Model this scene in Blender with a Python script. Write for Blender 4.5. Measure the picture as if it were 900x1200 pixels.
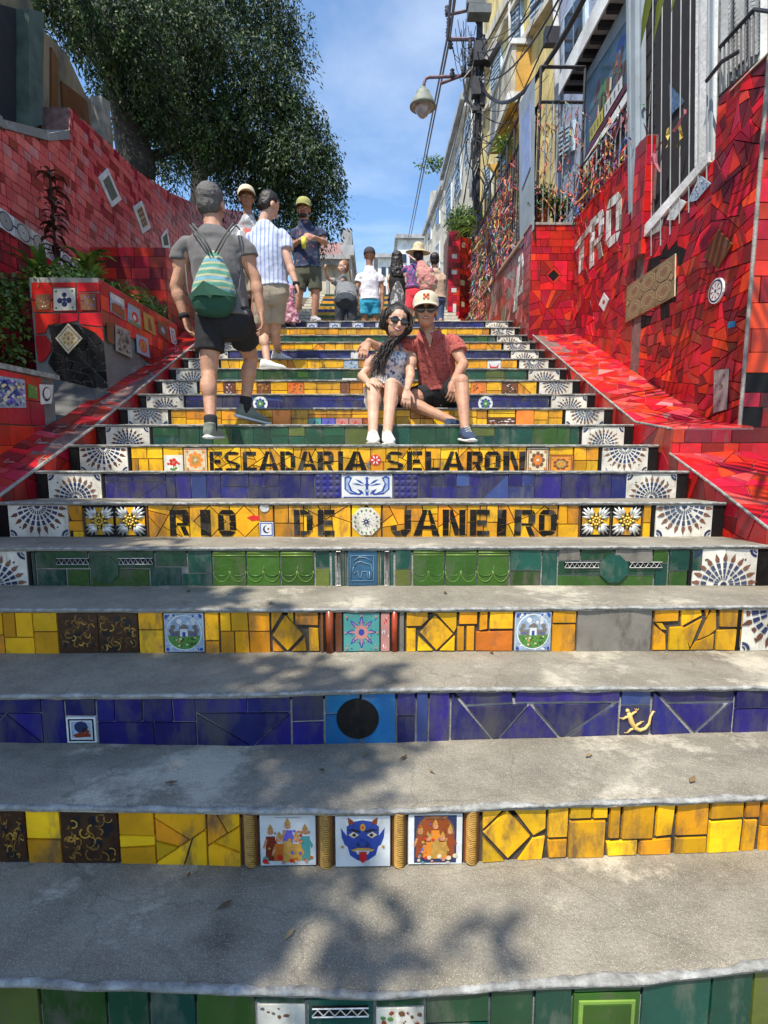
import bpy, bmesh, math, random
from mathutils import Vector, Matrix, noise

# ------------------------------------------------------------------ clear
for o in list(bpy.data.objects): bpy.data.objects.remove(o, do_unlink=True)
scene = bpy.context.scene
COL = scene.collection
PI = math.pi
R = random.Random(7)

# ------------------------------------------------------------------ camera
FPX, PITCH, YAW, CZ = 640.0, math.radians(7.12), math.radians(0.9), 1.32
_f = Vector((math.sin(YAW)*math.cos(PITCH), math.cos(YAW)*math.cos(PITCH), -math.sin(PITCH)))
_r = Vector((math.cos(YAW), -math.sin(YAW), 0))
_u = _r.cross(_f)
cam_d = bpy.data.cameras.new("camera")
cam = bpy.data.objects.new("camera", cam_d); COL.objects.link(cam)
cam.location = (0, 0, CZ)
cam.rotation_euler = Matrix((_r, _u, -_f)).transposed().to_euler()
cam_d.sensor_fit = 'VERTICAL'; cam_d.sensor_height = 36; cam_d.lens = FPX/1200*36
cam_d.clip_start = 0.05; cam_d.clip_end = 2000
scene.camera = cam
scene.render.resolution_x, scene.render.resolution_y = 768, 1024

def ray(px, py): return _f + _r*((px-450)/FPX) + _u*((600-py)/FPX)
def PY(px, py, Y):
    d = ray(px, py); t = Y/d.y; return Vector((d.x*t, Y, CZ+d.z*t))
def PX(px, py, X):
    d = ray(px, py); t = X/d.x; return Vector((X, d.y*t, CZ+d.z*t))

# ------------------------------------------------------------------ light
SUN = Vector((-0.27, -0.40, 0.876)).normalized()          # towards the sun
sun_el = math.asin(SUN.z); sun_az = math.atan2(SUN.x, SUN.y)
world = bpy.data.worlds.new("World"); scene.world = world; world.use_nodes = True
wn, wl = world.node_tree.nodes, world.node_tree.links
wn.clear()
w_out = wn.new('ShaderNodeOutputWorld'); w_bg = wn.new('ShaderNodeBackground')
sky = wn.new('ShaderNodeTexSky'); sky.sky_type = 'NISHITA'; sky.sun_disc = False
sky.sun_elevation = sun_el; sky.sun_rotation = sun_az
sky.air_density = 1.15; sky.dust_density = 0.3; sky.ozone_density = 3.0; sky.altitude = 10
tc = wn.new('ShaderNodeTexCoord'); sp = wn.new('ShaderNodeSeparateXYZ')
wl.new(tc.outputs['Generated'], sp.inputs[0])
zz = wn.new('ShaderNodeMath'); zz.operation = 'MAXIMUM'; zz.inputs[1].default_value = 0.06
wl.new(sp.outputs['Z'], zz.inputs[0])
dx = wn.new('ShaderNodeMath'); dx.operation = 'DIVIDE'; dy = wn.new('ShaderNodeMath'); dy.operation = 'DIVIDE'
wl.new(sp.outputs['X'], dx.inputs[0]); wl.new(zz.outputs[0], dx.inputs[1])
wl.new(sp.outputs['Y'], dy.inputs[0]); wl.new(zz.outputs[0], dy.inputs[1])
cb = wn.new('ShaderNodeCombineXYZ'); wl.new(dx.outputs[0], cb.inputs[0]); wl.new(dy.outputs[0], cb.inputs[1])
cn = wn.new('ShaderNodeTexNoise'); cn.inputs['Scale'].default_value = 0.9; cn.inputs['Detail'].default_value = 7
cn.inputs['Roughness'].default_value = 0.58; cn.inputs['Distortion'].default_value = 0.25
wl.new(cb.outputs[0], cn.inputs['Vector'])
cr = wn.new('ShaderNodeValToRGB')
cr.color_ramp.elements[0].position = 0.46; cr.color_ramp.elements[0].color = (0, 0, 0, 1)
cr.color_ramp.elements[1].position = 0.85; cr.color_ramp.elements[1].color = (0.62, 0.62, 0.62, 1)
wl.new(cn.outputs['Fac'], cr.inputs[0])
cm = wn.new('ShaderNodeMixRGB'); cm.inputs[2].default_value = (6.5, 7.0, 7.6, 1)
sh = wn.new('ShaderNodeHueSaturation'); sh.inputs['Saturation'].default_value = 1.10; sh.inputs['Value'].default_value = 1.2; wl.new(sky.outputs[0], sh.inputs['Color'])
wl.new(cr.outputs[0], cm.inputs[0]); wl.new(sh.outputs[0], cm.inputs[1])
w_bg.inputs['Strength'].default_value = 0.14
wl.new(cm.outputs[0], w_bg.inputs['Color']); wl.new(w_bg.outputs[0], w_out.inputs[0])
sd = bpy.data.lights.new("sun", 'SUN'); sd.energy = 4.9; sd.angle = math.radians(0.5); sd.color = (1.0, 0.93, 0.81)
sun = bpy.data.objects.new("sun", sd); COL.objects.link(sun)
sun.rotation_euler = SUN.to_track_quat('Z', 'Y').to_euler()
vs = scene.view_settings; vs.view_transform = 'Standard'; vs.look = 'None'; vs.exposure = 0.5; vs.gamma = 1

# ------------------------------------------------------------------ materials
MATS = {}
def mat(name, col, rough=0.5, var=0.18, scale=9.0, grime=0.0, gcol=(0.10, 0.085, 0.065), gscale=14.0, metal=0.0,
        bump=0.0, bscale=70.0, coat=0.0, objvar=0.0, sheen=0.0, sss=0.0):
    if name in MATS: return MATS[name]
    m = bpy.data.materials.new(name); m.use_nodes = True
    n, l = m.node_tree.nodes, m.node_tree.links
    b = n['Principled BSDF']
    t = n.new('ShaderNodeTexCoord')
    ns = n.new('ShaderNodeTexNoise'); ns.inputs['Scale'].default_value = scale; ns.inputs['Detail'].default_value = 5
    l.new(t.outputs['Object'], ns.inputs['Vector'])
    mr = n.new('ShaderNodeMapRange'); mr.inputs[1].default_value = 0.3; mr.inputs[2].default_value = 0.7
    mr.inputs[3].default_value = 1-var; mr.inputs[4].default_value = 1+var
    l.new(ns.outputs['Fac'], mr.inputs[0])
    val = mr.outputs[0]
    if objvar:
        oi = n.new('ShaderNodeObjectInfo'); m2 = n.new('ShaderNodeMapRange')
        m2.inputs[3].default_value = 1-objvar; m2.inputs[4].default_value = 1+objvar
        l.new(oi.outputs['Random'], m2.inputs[0])
        mm = n.new('ShaderNodeMath'); mm.operation = 'MULTIPLY'; l.new(val, mm.inputs[0]); l.new(m2.outputs[0], mm.inputs[1]); val = mm.outputs[0]
    hs = n.new('ShaderNodeHueSaturation'); hs.inputs['Color'].default_value = (*col, 1); l.new(val, hs.inputs['Value'])
    if objvar:
        m3 = n.new('ShaderNodeMapRange'); m3.inputs[3].default_value = 0.5-objvar*0.03; m3.inputs[4].default_value = 0.5+objvar*0.03
        mw = n.new('ShaderNodeMath'); mw.operation = 'FRACT'; mx = n.new('ShaderNodeMath'); mx.operation = 'MULTIPLY'; mx.inputs[1].default_value = 7.31
        l.new(oi.outputs['Random'], mx.inputs[0]); l.new(mx.outputs[0], mw.inputs[0]); l.new(mw.outputs[0], m3.inputs[0]); l.new(m3.outputs[0], hs.inputs['Hue'])
    out = hs.outputs['Color']; rr = rough
    if grime:
        gn = n.new('ShaderNodeTexNoise'); gn.inputs['Scale'].default_value = gscale; gn.inputs['Detail'].default_value = 8; gn.inputs['Roughness'].default_value = 0.68
        gm_ = n.new('ShaderNodeMapping'); gm_.inputs['Scale'].default_value = (1, 1, .4); l.new(t.outputs['Object'], gm_.inputs[0]); l.new(gm_.outputs[0], gn.inputs['Vector'])
        gr = n.new('ShaderNodeMapRange'); gr.inputs[1].default_value = 0.62-grime*0.22; gr.inputs[2].default_value = 0.74-grime*0.1
        gr.inputs[4].default_value = min(0.9, 0.35+grime); l.new(gn.outputs['Fac'], gr.inputs[0])
        mxr = n.new('ShaderNodeMixRGB'); mxr.inputs[2].default_value = (*gcol, 1); l.new(gr.outputs[0], mxr.inputs[0]); l.new(out, mxr.inputs[1]); out = mxr.outputs[0]
        ra = n.new('ShaderNodeMapRange'); ra.inputs[3].default_value = rough; ra.inputs[4].default_value = 0.8
        l.new(gr.outputs[0], ra.inputs[0]); l.new(ra.outputs[0], b.inputs['Roughness'])
    l.new(out, b.inputs['Base Color'])
    if not grime: b.inputs['Roughness'].default_value = rough
    b.inputs['Metallic'].default_value = metal
    b.inputs['Coat Weight'].default_value = coat; b.inputs['Coat Roughness'].default_value = 0.12
    b.inputs['Sheen Weight'].default_value = sheen
    if sss:
        b.inputs['Subsurface Weight'].default_value = sss; b.inputs['Subsurface Radius'].default_value = (0.02, 0.008, 0.004); b.inputs['Subsurface Scale'].default_value = 0.5
    if bump:
        bn = n.new('ShaderNodeTexNoise'); bn.inputs['Scale'].default_value = bscale; bn.inputs['Detail'].default_value = 6
        l.new(t.outputs['Object'], bn.inputs['Vector'])
        bp = n.new('ShaderNodeBump'); bp.inputs['Strength'].default_value = bump; bp.inputs['Distance'].default_value = 0.01
        l.new(bn.outputs['Fac'], bp.inputs['Height']); l.new(bp.outputs[0], b.inputs['Normal'])
    MATS[name] = m; return m

def gl(name, col, grime=0.25, rough=0.34, objvar=0.30, var=0.20, spec=0.38, coat=0.12, **k):     # glazed tile
    m = mat(name, col, rough=rough, var=var, grime=grime, objvar=objvar, bump=0.22, bscale=38, coat=coat, **k)
    m.node_tree.nodes['Principled BSDF'].inputs['Specular IOR Level'].default_value = spec; return m
Y1 = gl('glaze_yellow', (0.66, 0.33, 0.006), 0.56, gcol=(0.13, 0.075, 0.03)); Y2 = gl('glaze_amber', (0.58, 0.24, 0.006), 0.6, gcol=(0.13, 0.07, 0.03)); Y3 = gl('glaze_lemon', (0.74, 0.40, 0.007), 0.45, gcol=(0.14, 0.09, 0.03))
OR = gl('glaze_orange', (0.66, 0.20, 0.02), 0.3); BR = gl('glaze_brown', (0.14, 0.045, 0.012), 0.3); TER = gl('terracotta_glaze', (0.26, 0.045, 0.012), 0.2)
B1 = gl('glaze_cobalt', (0.009, 0.009, 0.095), 0.85, gcol=(0.06, 0.055, 0.058), gscale=11); B2 = gl('glaze_indigo', (0.013, 0.011, 0.13), 0.78, gcol=(0.065, 0.06, 0.066), gscale=11); B3 = gl('glaze_slate_blue', (0.03, 0.05, 0.17), 0.4, gcol=(0.1, 0.1, 0.1))
LB = gl('glaze_light_blue', (0.01, 0.13, 0.30), 0.3)
G1 = gl('glaze_grass_green', (0.026, 0.075, 0.010), 0.5); G2 = gl('glaze_bottle_green', (0.010, 0.055, 0.024), 0.5, gcol=(0.09, 0.1, 0.07)); G3 = gl('glaze_teal', (0.006, 0.058, 0.040), 0.55, gcol=(0.10, 0.12, 0.09)); G4 = gl('glaze_olive', (0.09, 0.11, 0.02), 0.4)
R1 = gl('glaze_red', (0.52, 0.012, 0.009), 0.2); R2 = gl('glaze_crimson', (0.31, 0.007, 0.012), 0.22); R3 = gl('glaze_maroon', (0.14, 0.008, 0.012), 0.2); R4 = gl('glaze_brick_red', (0.30, 0.03, 0.02), 0.25)
R5 = gl('glaze_vermilion', (0.66, 0.022, 0.012), 0.18)
K1 = gl('glaze_black', (0.009, 0.008, 0.008), 0.25, rough=.5, spec=.2, coat=0, gcol=(0.03, 0.026, 0.022)); W1 = gl('glaze_cream_white', (0.66, 0.63, 0.54), 0.45, gcol=(0.34, 0.30, 0.23), objvar=0.14, gscale=20); W2 = gl('glaze_cool_white', (0.62, 0.63, 0.62), 0.25, gcol=(0.25, 0.22, 0.2), objvar=0.08)
GY = gl('worn_grey_tile', (0.17, 0.155, 0.13), 0.5, gcol=(0.07, 0.06, 0.05), objvar=0.1); NV = mat('print_navy', (0.018, 0.03, 0.09), 0.3, 0.2); RB = mat('print_rust', (0.11, 0.042, 0.028), 0.3, 0.2)
GOLD = mat('print_gold', (0.45, 0.25, 0.05), 0.35, 0.25, 60); PK = mat('print_pink', (0.44, 0.20, 0.17), 0.35, 0.2); TQ = mat('print_turquoise', (0.07, 0.27, 0.25), 0.3, 0.2); VI = mat('print_violet', (0.12, 0.10, 0.45), 0.3, 0.2)
PR = mat('print_red', (0.55, 0.02, 0.015), 0.3, 0.15); PG = mat('print_green', (0.08, 0.22, 0.04), 0.35, 0.35, 90); PB = mat('print_blue', (0.022, 0.055, 0.28), 0.3, 0.25, 60); PBL = mat('print_pale_blue', (0.28, 0.36, 0.46), 0.35, 0.3, 60)
SK = mat('print_skin', (0.50, 0.22, 0.10), 0.4, 0.4, 120); PKK = mat('print_black', (0.012, 0.012, 0.014), 0.3, 0.1); CRM = mat('print_cream', (0.62, 0.52, 0.34), 0.35, 0.2, 60); BRN = mat('print_brown', (0.16, 0.07, 0.03), 0.4, 0.4, 90)
GROUT = mat('grey_mortar', (0.30, 0.28, 0.25), 0.9, 0.3, 14, grime=0.3, bump=0.5)
GROUTY = mat('dirty_dark_joint', (0.055, 0.042, 0.03), 0.9, 0.4, 20, bump=0.5)
GROUTR = mat('dark_mortar', (0.16, 0.09, 0.08), 0.9, 0.35, 14, bump=0.5)
LIP = mat('pale_cement_edge', (0.30, 0.30, 0.28), 0.88, 0.4, 30, grime=0.8, gcol=(0.17, 0.16, 0.14), gscale=22, bump=1.0, bscale=55)

def concrete(name, c1, c2, scale=1.0):
    m = bpy.data.materials.new(name); m.use_nodes = True; MATS[name] = m
    n, l = m.node_tree.nodes, m.node_tree.links; b = n['Principled BSDF']; b.inputs['Roughness'].default_value = 0.88
    t = n.new('ShaderNodeTexCoord')
    def nz(s, d=6, ro=0.6):
        x = n.new('ShaderNodeTexNoise'); x.inputs['Scale'].default_value = s*scale; x.inputs['Detail'].default_value = d; x.inputs['Roughness'].default_value = ro
        l.new(t.outputs['Object'], x.inputs['Vector']); return x.outputs['Fac']
    def rng(i, a, bb, c, d):
        x = n.new('ShaderNodeMapRange'); x.inputs[1].default_value = a; x.inputs[2].default_value = bb; x.inputs[3].default_value = c; x.inputs[4].default_value = d; l.new(i, x.inputs[0]); return x.outputs[0]
    def mix(f, a, bb, typ='MIX'):
        x = n.new('ShaderNodeMixRGB'); x.blend_type = typ
        l.new(f, x.inputs[0])
        for k, v in ((1, a), (2, bb)):
            if isinstance(v, tuple): x.inputs[k].default_value = (*v, 1)
            else: l.new(v, x.inputs[k])
        return x.outputs[0]
    c = mix(rng(nz(3.2, 8, 0.7), 0.35, 0.68, 0, 1), c1, c2)
    c = mix(rng(nz(1.7, 10, 0.75), 0.55, 0.63, 0, 0.75), c, tuple(min(1, v*1.75) for v in c2))       # worn pale patches
    c = mix(rng(nz(2.4, 9, 0.7), 0.60, 0.72, 0, 0.6), c, tuple(v*0.45 for v in c1))                 # stains
    v = n.new('ShaderNodeTexVoronoi'); v.inputs['Scale'].default_value = 210*scale; l.new(t.outputs['Object'], v.inputs['Vector'])
    c = mix(rng(v.outputs['Distance'], 0.16, 0.30, 0.55, 0), c, tuple(min(1, q*2.0) for q in c2))    # pale aggregate
    v3 = n.new('ShaderNodeTexVoronoi'); v3.inputs['Scale'].default_value = 150*scale; l.new(t.outputs['Object'], v3.inputs['Vector'])
    c = mix(rng(v3.outputs['Distance'], 0.16, 0.28, 0.5, 0), c, tuple(q*0.4 for q in c1))
    v2 = n.new('ShaderNodeTexVoronoi'); v2.feature = 'DISTANCE_TO_EDGE'; v2.inputs['Scale'].default_value = 1.3
    wv = n.new('ShaderNodeMixRGB'); wv.blend_type = 'ADD'; wv.inputs[0].default_value = 0.16
    wn2 = n.new('ShaderNodeTexNoise'); wn2.inputs['Scale'].default_value = 6; wn2.inputs['Detail'].default_value = 8; l.new(t.outputs['Object'], wn2.inputs['Vector'])
    l.new(t.outputs['Object'], wv.inputs[1]); l.new(wn2.outputs['Color'], wv.inputs[2]); l.new(wv.outputs[0], v2.inputs['Vector'])
    crk = rng(v2.outputs['Distance'], 0.0, 0.005, 0.32, 0)
    c = mix(crk, c, tuple(q*0.35 for q in c1))
    l.new(c, b.inputs['Base Color'])
    bp = n.new('ShaderNodeBump'); bp.inputs['Strength'].default_value = 0.5; bp.inputs['Distance'].default_value = 0.006
    l.new(nz(120, 5), bp.inputs['Height'])
    bp2 = n.new('ShaderNodeBump'); bp2.inputs['Strength'].default_value = 0.5; bp2.inputs['Distance'].default_value = 0.03; l.new(nz(9, 7), bp2.inputs['Height']); l.new(bp2.outputs[0], bp.inputs['Normal'])
    l.new(bp.outputs[0], b.inputs['Normal'])
    return m
CEM = concrete('worn_cement', (0.155, 0.138, 0.105), (0.30, 0.272, 0.212))
CEMD = concrete('grey_plaster', (0.15, 0.15, 0.145), (0.23, 0.225, 0.21), 0.8)

# ------------------------------------------------------------------ object helpers
def setp(o, label=None, cat=None, group=None, kind=None):
    if label: o['label'] = label
    if cat: o['category'] = cat
    if group: o['group'] = group
    if kind: o['kind'] = kind
    return o
def link(name, me, parent=None):
    o = bpy.data.objects.new(name, me); COL.objects.link(o)
    if parent is not None:
        o.parent = parent
        if parent.parent is None: o.matrix_parent_inverse = parent.matrix_basis.inverted()
    return o
def empty(name, loc, label=None, cat=None, group=None):
    o = bpy.data.objects.new(name, None); COL.objects.link(o); o.location = loc; o.empty_display_size = 0.1
    return setp(o, label, cat, group)
def mesh(name, vs_, fs, mats, parent=None, mi=None, smooth=False):
    me = bpy.data.meshes.new(name); me.from_pydata([tuple(v) for v in vs_], [], fs)
    for m in (mats if isinstance(mats, (list, tuple)) else [mats]): me.materials.append(m)
    if mi: me.polygons.foreach_set('material_index', mi)
    if smooth: me.polygons.foreach_set('use_smooth', [True]*len(fs))
    me.update(); return link(name, me, parent)
class MB:
    """collects simple solids; build() links them as ONE mesh object"""
    def __init__(s): s.v = []; s.f = []; s.m = []; s.mats = []
    def mi(s, m):
        if m is None: return 0
        if m not in s.mats: s.mats.append(m)
        return s.mats.index(m)
    def add(s, vs_, fs, m=None):
        k = len(s.v); i = s.mi(m); s.v += [tuple(v) for v in vs_]
        for f in fs: s.f.append(tuple(q+k for q in f)); s.m.append(i)
        return s
    def box(s, a, b, m=None):
        (x0, y0, z0), (x1, y1, z1) = a, b
        return s.add([(x0,y0,z0),(x1,y0,z0),(x1,y1,z0),(x0,y1,z0),(x0,y0,z1),(x1,y0,z1),(x1,y1,z1),(x0,y1,z1)],
                     [(0,3,2,1),(4,5,6,7),(0,1,5,4),(1,2,6,5),(2,3,7,6),(3,0,4,7)], m)
    def hexa(s, q0, q1, m=None):           # two quads (bottom, top)
        return s.add(list(q0)+list(q1), [(0,3,2,1),(4,5,6,7),(0,1,5,4),(1,2,6,5),(2,3,7,6),(3,0,4,7)], m)
    def prism(s, poly, d, m=None):         # planar polygon swept by d
        n = len(poly); p2 = [Vector(p)+Vector(d) for p in poly]
        return s.add(list(poly)+p2, [tuple(range(n)), tuple(range(2*n-1, n-1, -1))]+[(i, i+n, (i+1) % n+n, (i+1) % n) for i in range(n)], m)
    def tube(s, pts, r, seg=6, m=None, caps=True):
        pts = [Vector(p) for p in pts]; rr = r if isinstance(r, (list, tuple)) else [r]*len(pts)
        V = []; F = []; up = None
        for i, p in enumerate(pts):
            t = (pts[min(i+1, len(pts)-1)]-pts[max(i-1, 0)])
            t = t.normalized() if t.length > 1e-9 else Vector((0, 0, 1))
            a = (up - t*up.dot(t)) if up is not None else (Vector((0, 0, 1)).cross(t) if abs(t.z) < 0.95 else Vector((1, 0, 0)).cross(t))
            if a.length < 1e-6: a = Vector((1, 0, 0)).cross(t)
            a.normalize(); up = a; b = t.cross(a)
            for k in range(seg):
                q = 2*PI*k/seg; V.append(p+a*(math.cos(q)*rr[i])+b*(math.sin(q)*rr[i]))
        for i in range(len(pts)-1):
            for k in range(seg):
                F.append((i*seg+k, i*seg+(k+1) % seg, (i+1)*seg+(k+1) % seg, (i+1)*seg+k))
        if caps: F.append(tuple(range(seg-1, -1, -1))); F.append(tuple(range((len(pts)-1)*seg, len(pts)*seg)))
        return s.add(V, F, m)
    def lathe(s, c, prof, seg=20, m=None, axis=Vector((0, 0, 1))):
        c = Vector(c); axis = axis.normalized(); a = axis.orthogonal().normalized(); b = axis.cross(a); V = []; F = []
        for (r, h) in prof:
            for k in range(seg): q = 2*PI*k/seg; V.append(c+axis*h+a*(r*math.cos(q))+b*(r*math.sin(q)))
        for i in range(len(prof)-1):
            for k in range(seg): F.append((i*seg+k, i*seg+(k+1) % seg, (i+1)*seg+(k+1) % seg, (i+1)*seg+k))
        return s.add(V, F, m)
    def build(s, name, m=None, parent=None, smooth=False):
        mats = s.mats or [m]
        return mesh(name, s.v, s.f, mats, parent, s.m if len(mats) > 1 else None, smooth)
def struct(name, mb, m=None, parent=None):
    o = mb.build(name, m, parent)
    if parent is None: o['kind'] = 'structure'
    return o

# ------------------------------------------------------------------ tiling helpers (all on a plane: origin o, axes u v, normal n)
class Fr:
    def __init__(s, o, u, v): s.o = Vector(o); s.u = Vector(u).normalized(); s.v = Vector(v).normalized(); s.n = s.u.cross(s.v)
    def w(s, x, y, h=0.0): return s.o+s.u*x+s.v*y+s.n*h
    def to(s, p): d = Vector(p)-s.o; return (d.dot(s.u), d.dot(s.v))
def clip(poly, a, b, c):                    # keep a*x+b*y<=c
    out = []
    for i in range(len(poly)):
        p, q = poly[i], poly[(i+1) % len(poly)]
        dp, dq = a*p[0]+b*p[1]-c, a*q[0]+b*q[1]-c
        if dp <= 0: out.append(p)
        if (dp < 0 < dq) or (dq < 0 < dp):
            t = dp/(dp-dq); out.append((p[0]+(q[0]-p[0])*t, p[1]+(q[1]-p[1])*t))
    return out
def area(p): return 0.5*sum(p[i][0]*p[(i+1) % len(p)][1]-p[(i+1) % len(p)][0]*p[i][1] for i in range(len(p)))
def ccw(p): return p if area(p) > 0 else p[::-1]
def cen(p): n = len(p); return (sum(q[0] for q in p)/n, sum(q[1] for q in p)/n)
def inset(poly, g):
    poly = ccw(poly); out = poly
    for i in range(len(poly)):
        p, q = poly[i], poly[(i+1) % len(poly)]
        ex, ey = q[0]-p[0], q[1]-p[1]; L = math.hypot(ex, ey)
        if L < 1e-7: continue
        nx, ny = ey/L, -ex/L
        out = clip(out, nx, ny, nx*p[0]+ny*p[1]-g)
        if len(out) < 3: return []
    o2 = []
    for p in out:
        if not o2 or math.hypot(p[0]-o2[-1][0], p[1]-o2[-1][1]) > 4e-4: o2.append(p)
    if len(o2) > 2 and math.hypot(o2[0][0]-o2[-1][0], o2[0][1]-o2[-1][1]) < 4e-4: o2.pop()
    return o2 if len(o2) > 2 else []
def shatter(poly, amin, rnd, ang=None, jit=0.35):
    """random convex pieces"""
    A = abs(area(poly))
    if A < amin*(1.2+rnd.random()*1.3) or len(poly) < 3: return [poly]
    xs = [p[0] for p in poly]; ys = [p[1] for p in poly]; w, h = max(xs)-min(xs), max(ys)-min(ys)
    if ang is None:
        best = max(((p, q) for p in poly for q in poly), key=lambda t: (t[0][0]-t[1][0])**2+(t[0][1]-t[1][1])**2)
        th = math.atan2(best[1][1]-best[0][1], best[1][0]-best[0][0])+rnd.gauss(0, jit)
    else: th = ang+(PI/2 if (w > h*(0.85+0.3*rnd.random())) == (ang < 0.785) else 0)+rnd.gauss(0, jit)
    if ang is not None: th = (0 if w > h*rnd.uniform(0.8, 1.2) else PI/2)+rnd.gauss(0, jit)
    a, b = math.cos(th), math.sin(th); c0 = cen(poly); c = a*c0[0]+b*c0[1]+rnd.uniform(-0.15, 0.15)*math.sqrt(A)
    p1, p2 = clip(poly, a, b, c), clip(poly, -a, -b, -c)
    if len(p1) < 3 or len(p2) < 3 or abs(area(p1)) < 0.12*A or abs(area(p2)) < 0.12*A: return [poly] if A < amin*3 else shatter(poly, amin, rnd, ang, jit+0.1)
    return shatter(p1, amin, rnd, ang, jit)+shatter(p2, amin, rnd, ang, jit)
def bricks(poly, cw, ch, rnd, ju=0.3, rowjit=0.0):
    xs = [p[0] for p in poly]; ys = [p[1] for p in poly]; out = []
    y = min(ys)
    while y < max(ys)-1e-6:
        h = ch*(1+rnd.uniform(-rowjit, rowjit)); y2 = y+h
        if max(ys)-y2 < 0.35*ch: y2 = max(ys)
        x = min(xs)-rnd.random()*cw
        row = clip(clip(poly, 0, 1, y2), 0, -1, -y)
        while x < max(xs):
            x2 = x+cw*(1+rnd.uniform(-ju, ju))
            c = clip(clip(row, 1, 0, x2), -1, 0, -x) if len(row) > 2 else []
            if len(c) > 2 and abs(area(c)) > cw*ch*0.04: out.append(c)
            x = x2
        y = y2
    return out
def tile_vf(fr, poly, t, h0, bev, rnd, tilt):
    back = poly; front = inset(poly, bev) or poly
    if abs(area(front)) < .6*abs(area(poly)): front = back[:-1]
    cx, cy = cen(poly); tx, ty = rnd.gauss(0, tilt), rnd.gauss(0, tilt)
    if len(front) != len(back): front = [(cx+(p[0]-cx)*0.96, cy+(p[1]-cy)*0.96) for p in back]
    n = len(back)
    V = [fr.w(p[0], p[1], h0) for p in back]+[fr.w(p[0], p[1], h0+t+(p[0]-cx)*tx+(p[1]-cy)*ty) for p in front]
    F = [tuple(range(n, 2*n))]+[(i, (i+1) % n, (i+1) % n+n, i+n) for i in range(n)]
    return V, F
def put_tiles(parent, fr, polys, mats, rnd, t=0.007, h0=0.0, gap=0.0016, bev=0.0012, name='tile', tilt=0.012, limit=295, pick=None):
    """each polygon is one tile object; past the limit the smallest ones (farthest) become one stuff part"""
    items = []
    for p in polys:
        q = inset(p, gap)
        A0 = abs(area(p))
        if A0 > 4e-4 and (not q or abs(area(q)) < .72*A0-6*gap*math.sqrt(A0)): c_ = cen(p); q = [(c_[0]+(v[0]-c_[0])*.96, c_[1]+(v[1]-c_[1])*.96) for v in p]
        if not q or abs(area(q)) < 2.0e-5: continue
        items.append(ccw(q))
    rest = MB()
    if len(items) > limit:
        items.sort(key=lambda p: -abs(area(p))/max(0.5, fr.w(*cen(p)).y)**2)
    for k, q in enumerate(items):
        m = pick(q) if pick else mats[rnd.choices(range(len(mats)), [w for _, w in mats])[0]][0]
        V, F = tile_vf(fr, q, t*(1+rnd.uniform(-0.2, 0.3)), h0, bev, rnd, tilt)
        if k < limit: mesh(name, V, F, m, parent)
        else: rest.add(V, F, m)
    if rest.v: rest.build(name+'_remainder', None, parent)['kind'] = 'stuff'
def circ(cx, cy, r, n=16, a0=0, ry=None): return [(cx+r*math.cos(a0+2*PI*k/n), cy+(ry or r)*math.sin(a0+2*PI*k/n)) for k in range(n)]
def rect(x0, y0, x1, y1): return [(x0, y0), (x1, y0), (x1, y1), (x0, y1)]
def decal(parent, name, fr, box, shapes, h, step=0.00035):
    """flat print: shapes=(material, points in the unit box)"""
    x0, y0, x1, y1 = box; mb = MB()
    for k, (m, pts) in enumerate(shapes):
        pts = ccw(pts); mb.add([fr.w(x0+(x1-x0)*p[0], y0+(y1-y0)*p[1], h+step*(k+1)) for p in pts], [tuple(range(len(pts)))], m)
    return mb.build(name, None, parent)
# ------------------------------------------------------------------ STAIRS
SL, SR = -1.965, 1.845                       # left and right end of the steps
TOPPX = [1171, 955, 812, 717, 645, 592, 555, 524, 500, 480.3, 463.8, 447.3, 433.5, 421.7, 411.6, 402.2, 394, 385, 377.5]
TOPL = {1: [(0,1157),(220,1164),(450,1172),(575,1162),(760,1155),(900,1136)], 2: [(0,950),(450,956),(570,950),(900,939)],
        3: [(0,820),(300,818),(450,812),(900,809)], 4: [(0,718),(450,717.5),(900,714)], 5: [(0,646),(450,645),(900,643)]}
BOTL = {2: [(0,1008),(450,1015),(600,1007),(900,995)], 3: [(0,869),(280,873),(450,869),(900,856)], 4: [(0,765),(900,762)],
        5: [(0,686),(900,686)], 6: [(0,629),(900,629)], 7: [(0,584),(900,584)], 8: [(0,554),(900,554)]}
YS = [1.020+0.362*k for k in range(20)]      # YS[i-1] riser plane of step i
def pl(pts, x):
    if x <= pts[0][0]: return pts[0][1]
    for (a, b), (c, d) in zip(pts, pts[1:]):
        if x <= c: return b+(d-b)*(x-a)/(c-a)
    return pts[-1][1]
def line_z(pts, Y):                          # pixel polyline -> z(x) samples on the plane y=Y
    out = [(PY(p[0], p[1], Y).x, PY(p[0], p[1], Y).z) for p in pts]
    return out
ZT, ZB = [], []
for i in range(1, 20):
    Y = YS[i-1]
    ZT.append(line_z(TOPL.get(i, [(0, TOPPX[i-1]), (900, TOPPX[i-1])]), Y))
ZBC = lambda i, x: pl(ZB[i-1], x)
for i in range(1, 20):
    Y = YS[i-1]+0.012
    if i in BOTL: ZB.append(line_z(BOTL[i], Y))
    elif i == 1: ZB.append([(-3, 0.0), (3, 0.0)])
    else: ZB.append([(x, z+0.014) for x, z in ZT[i-2]])
def ztop(i, x): return pl(ZT[i-1], x)
def zbot(i, x): return pl(ZB[i-1], x)
def nz1(x, y, s, sd=0): return noise.noise(Vector((x*s, y*s, sd)))

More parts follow.
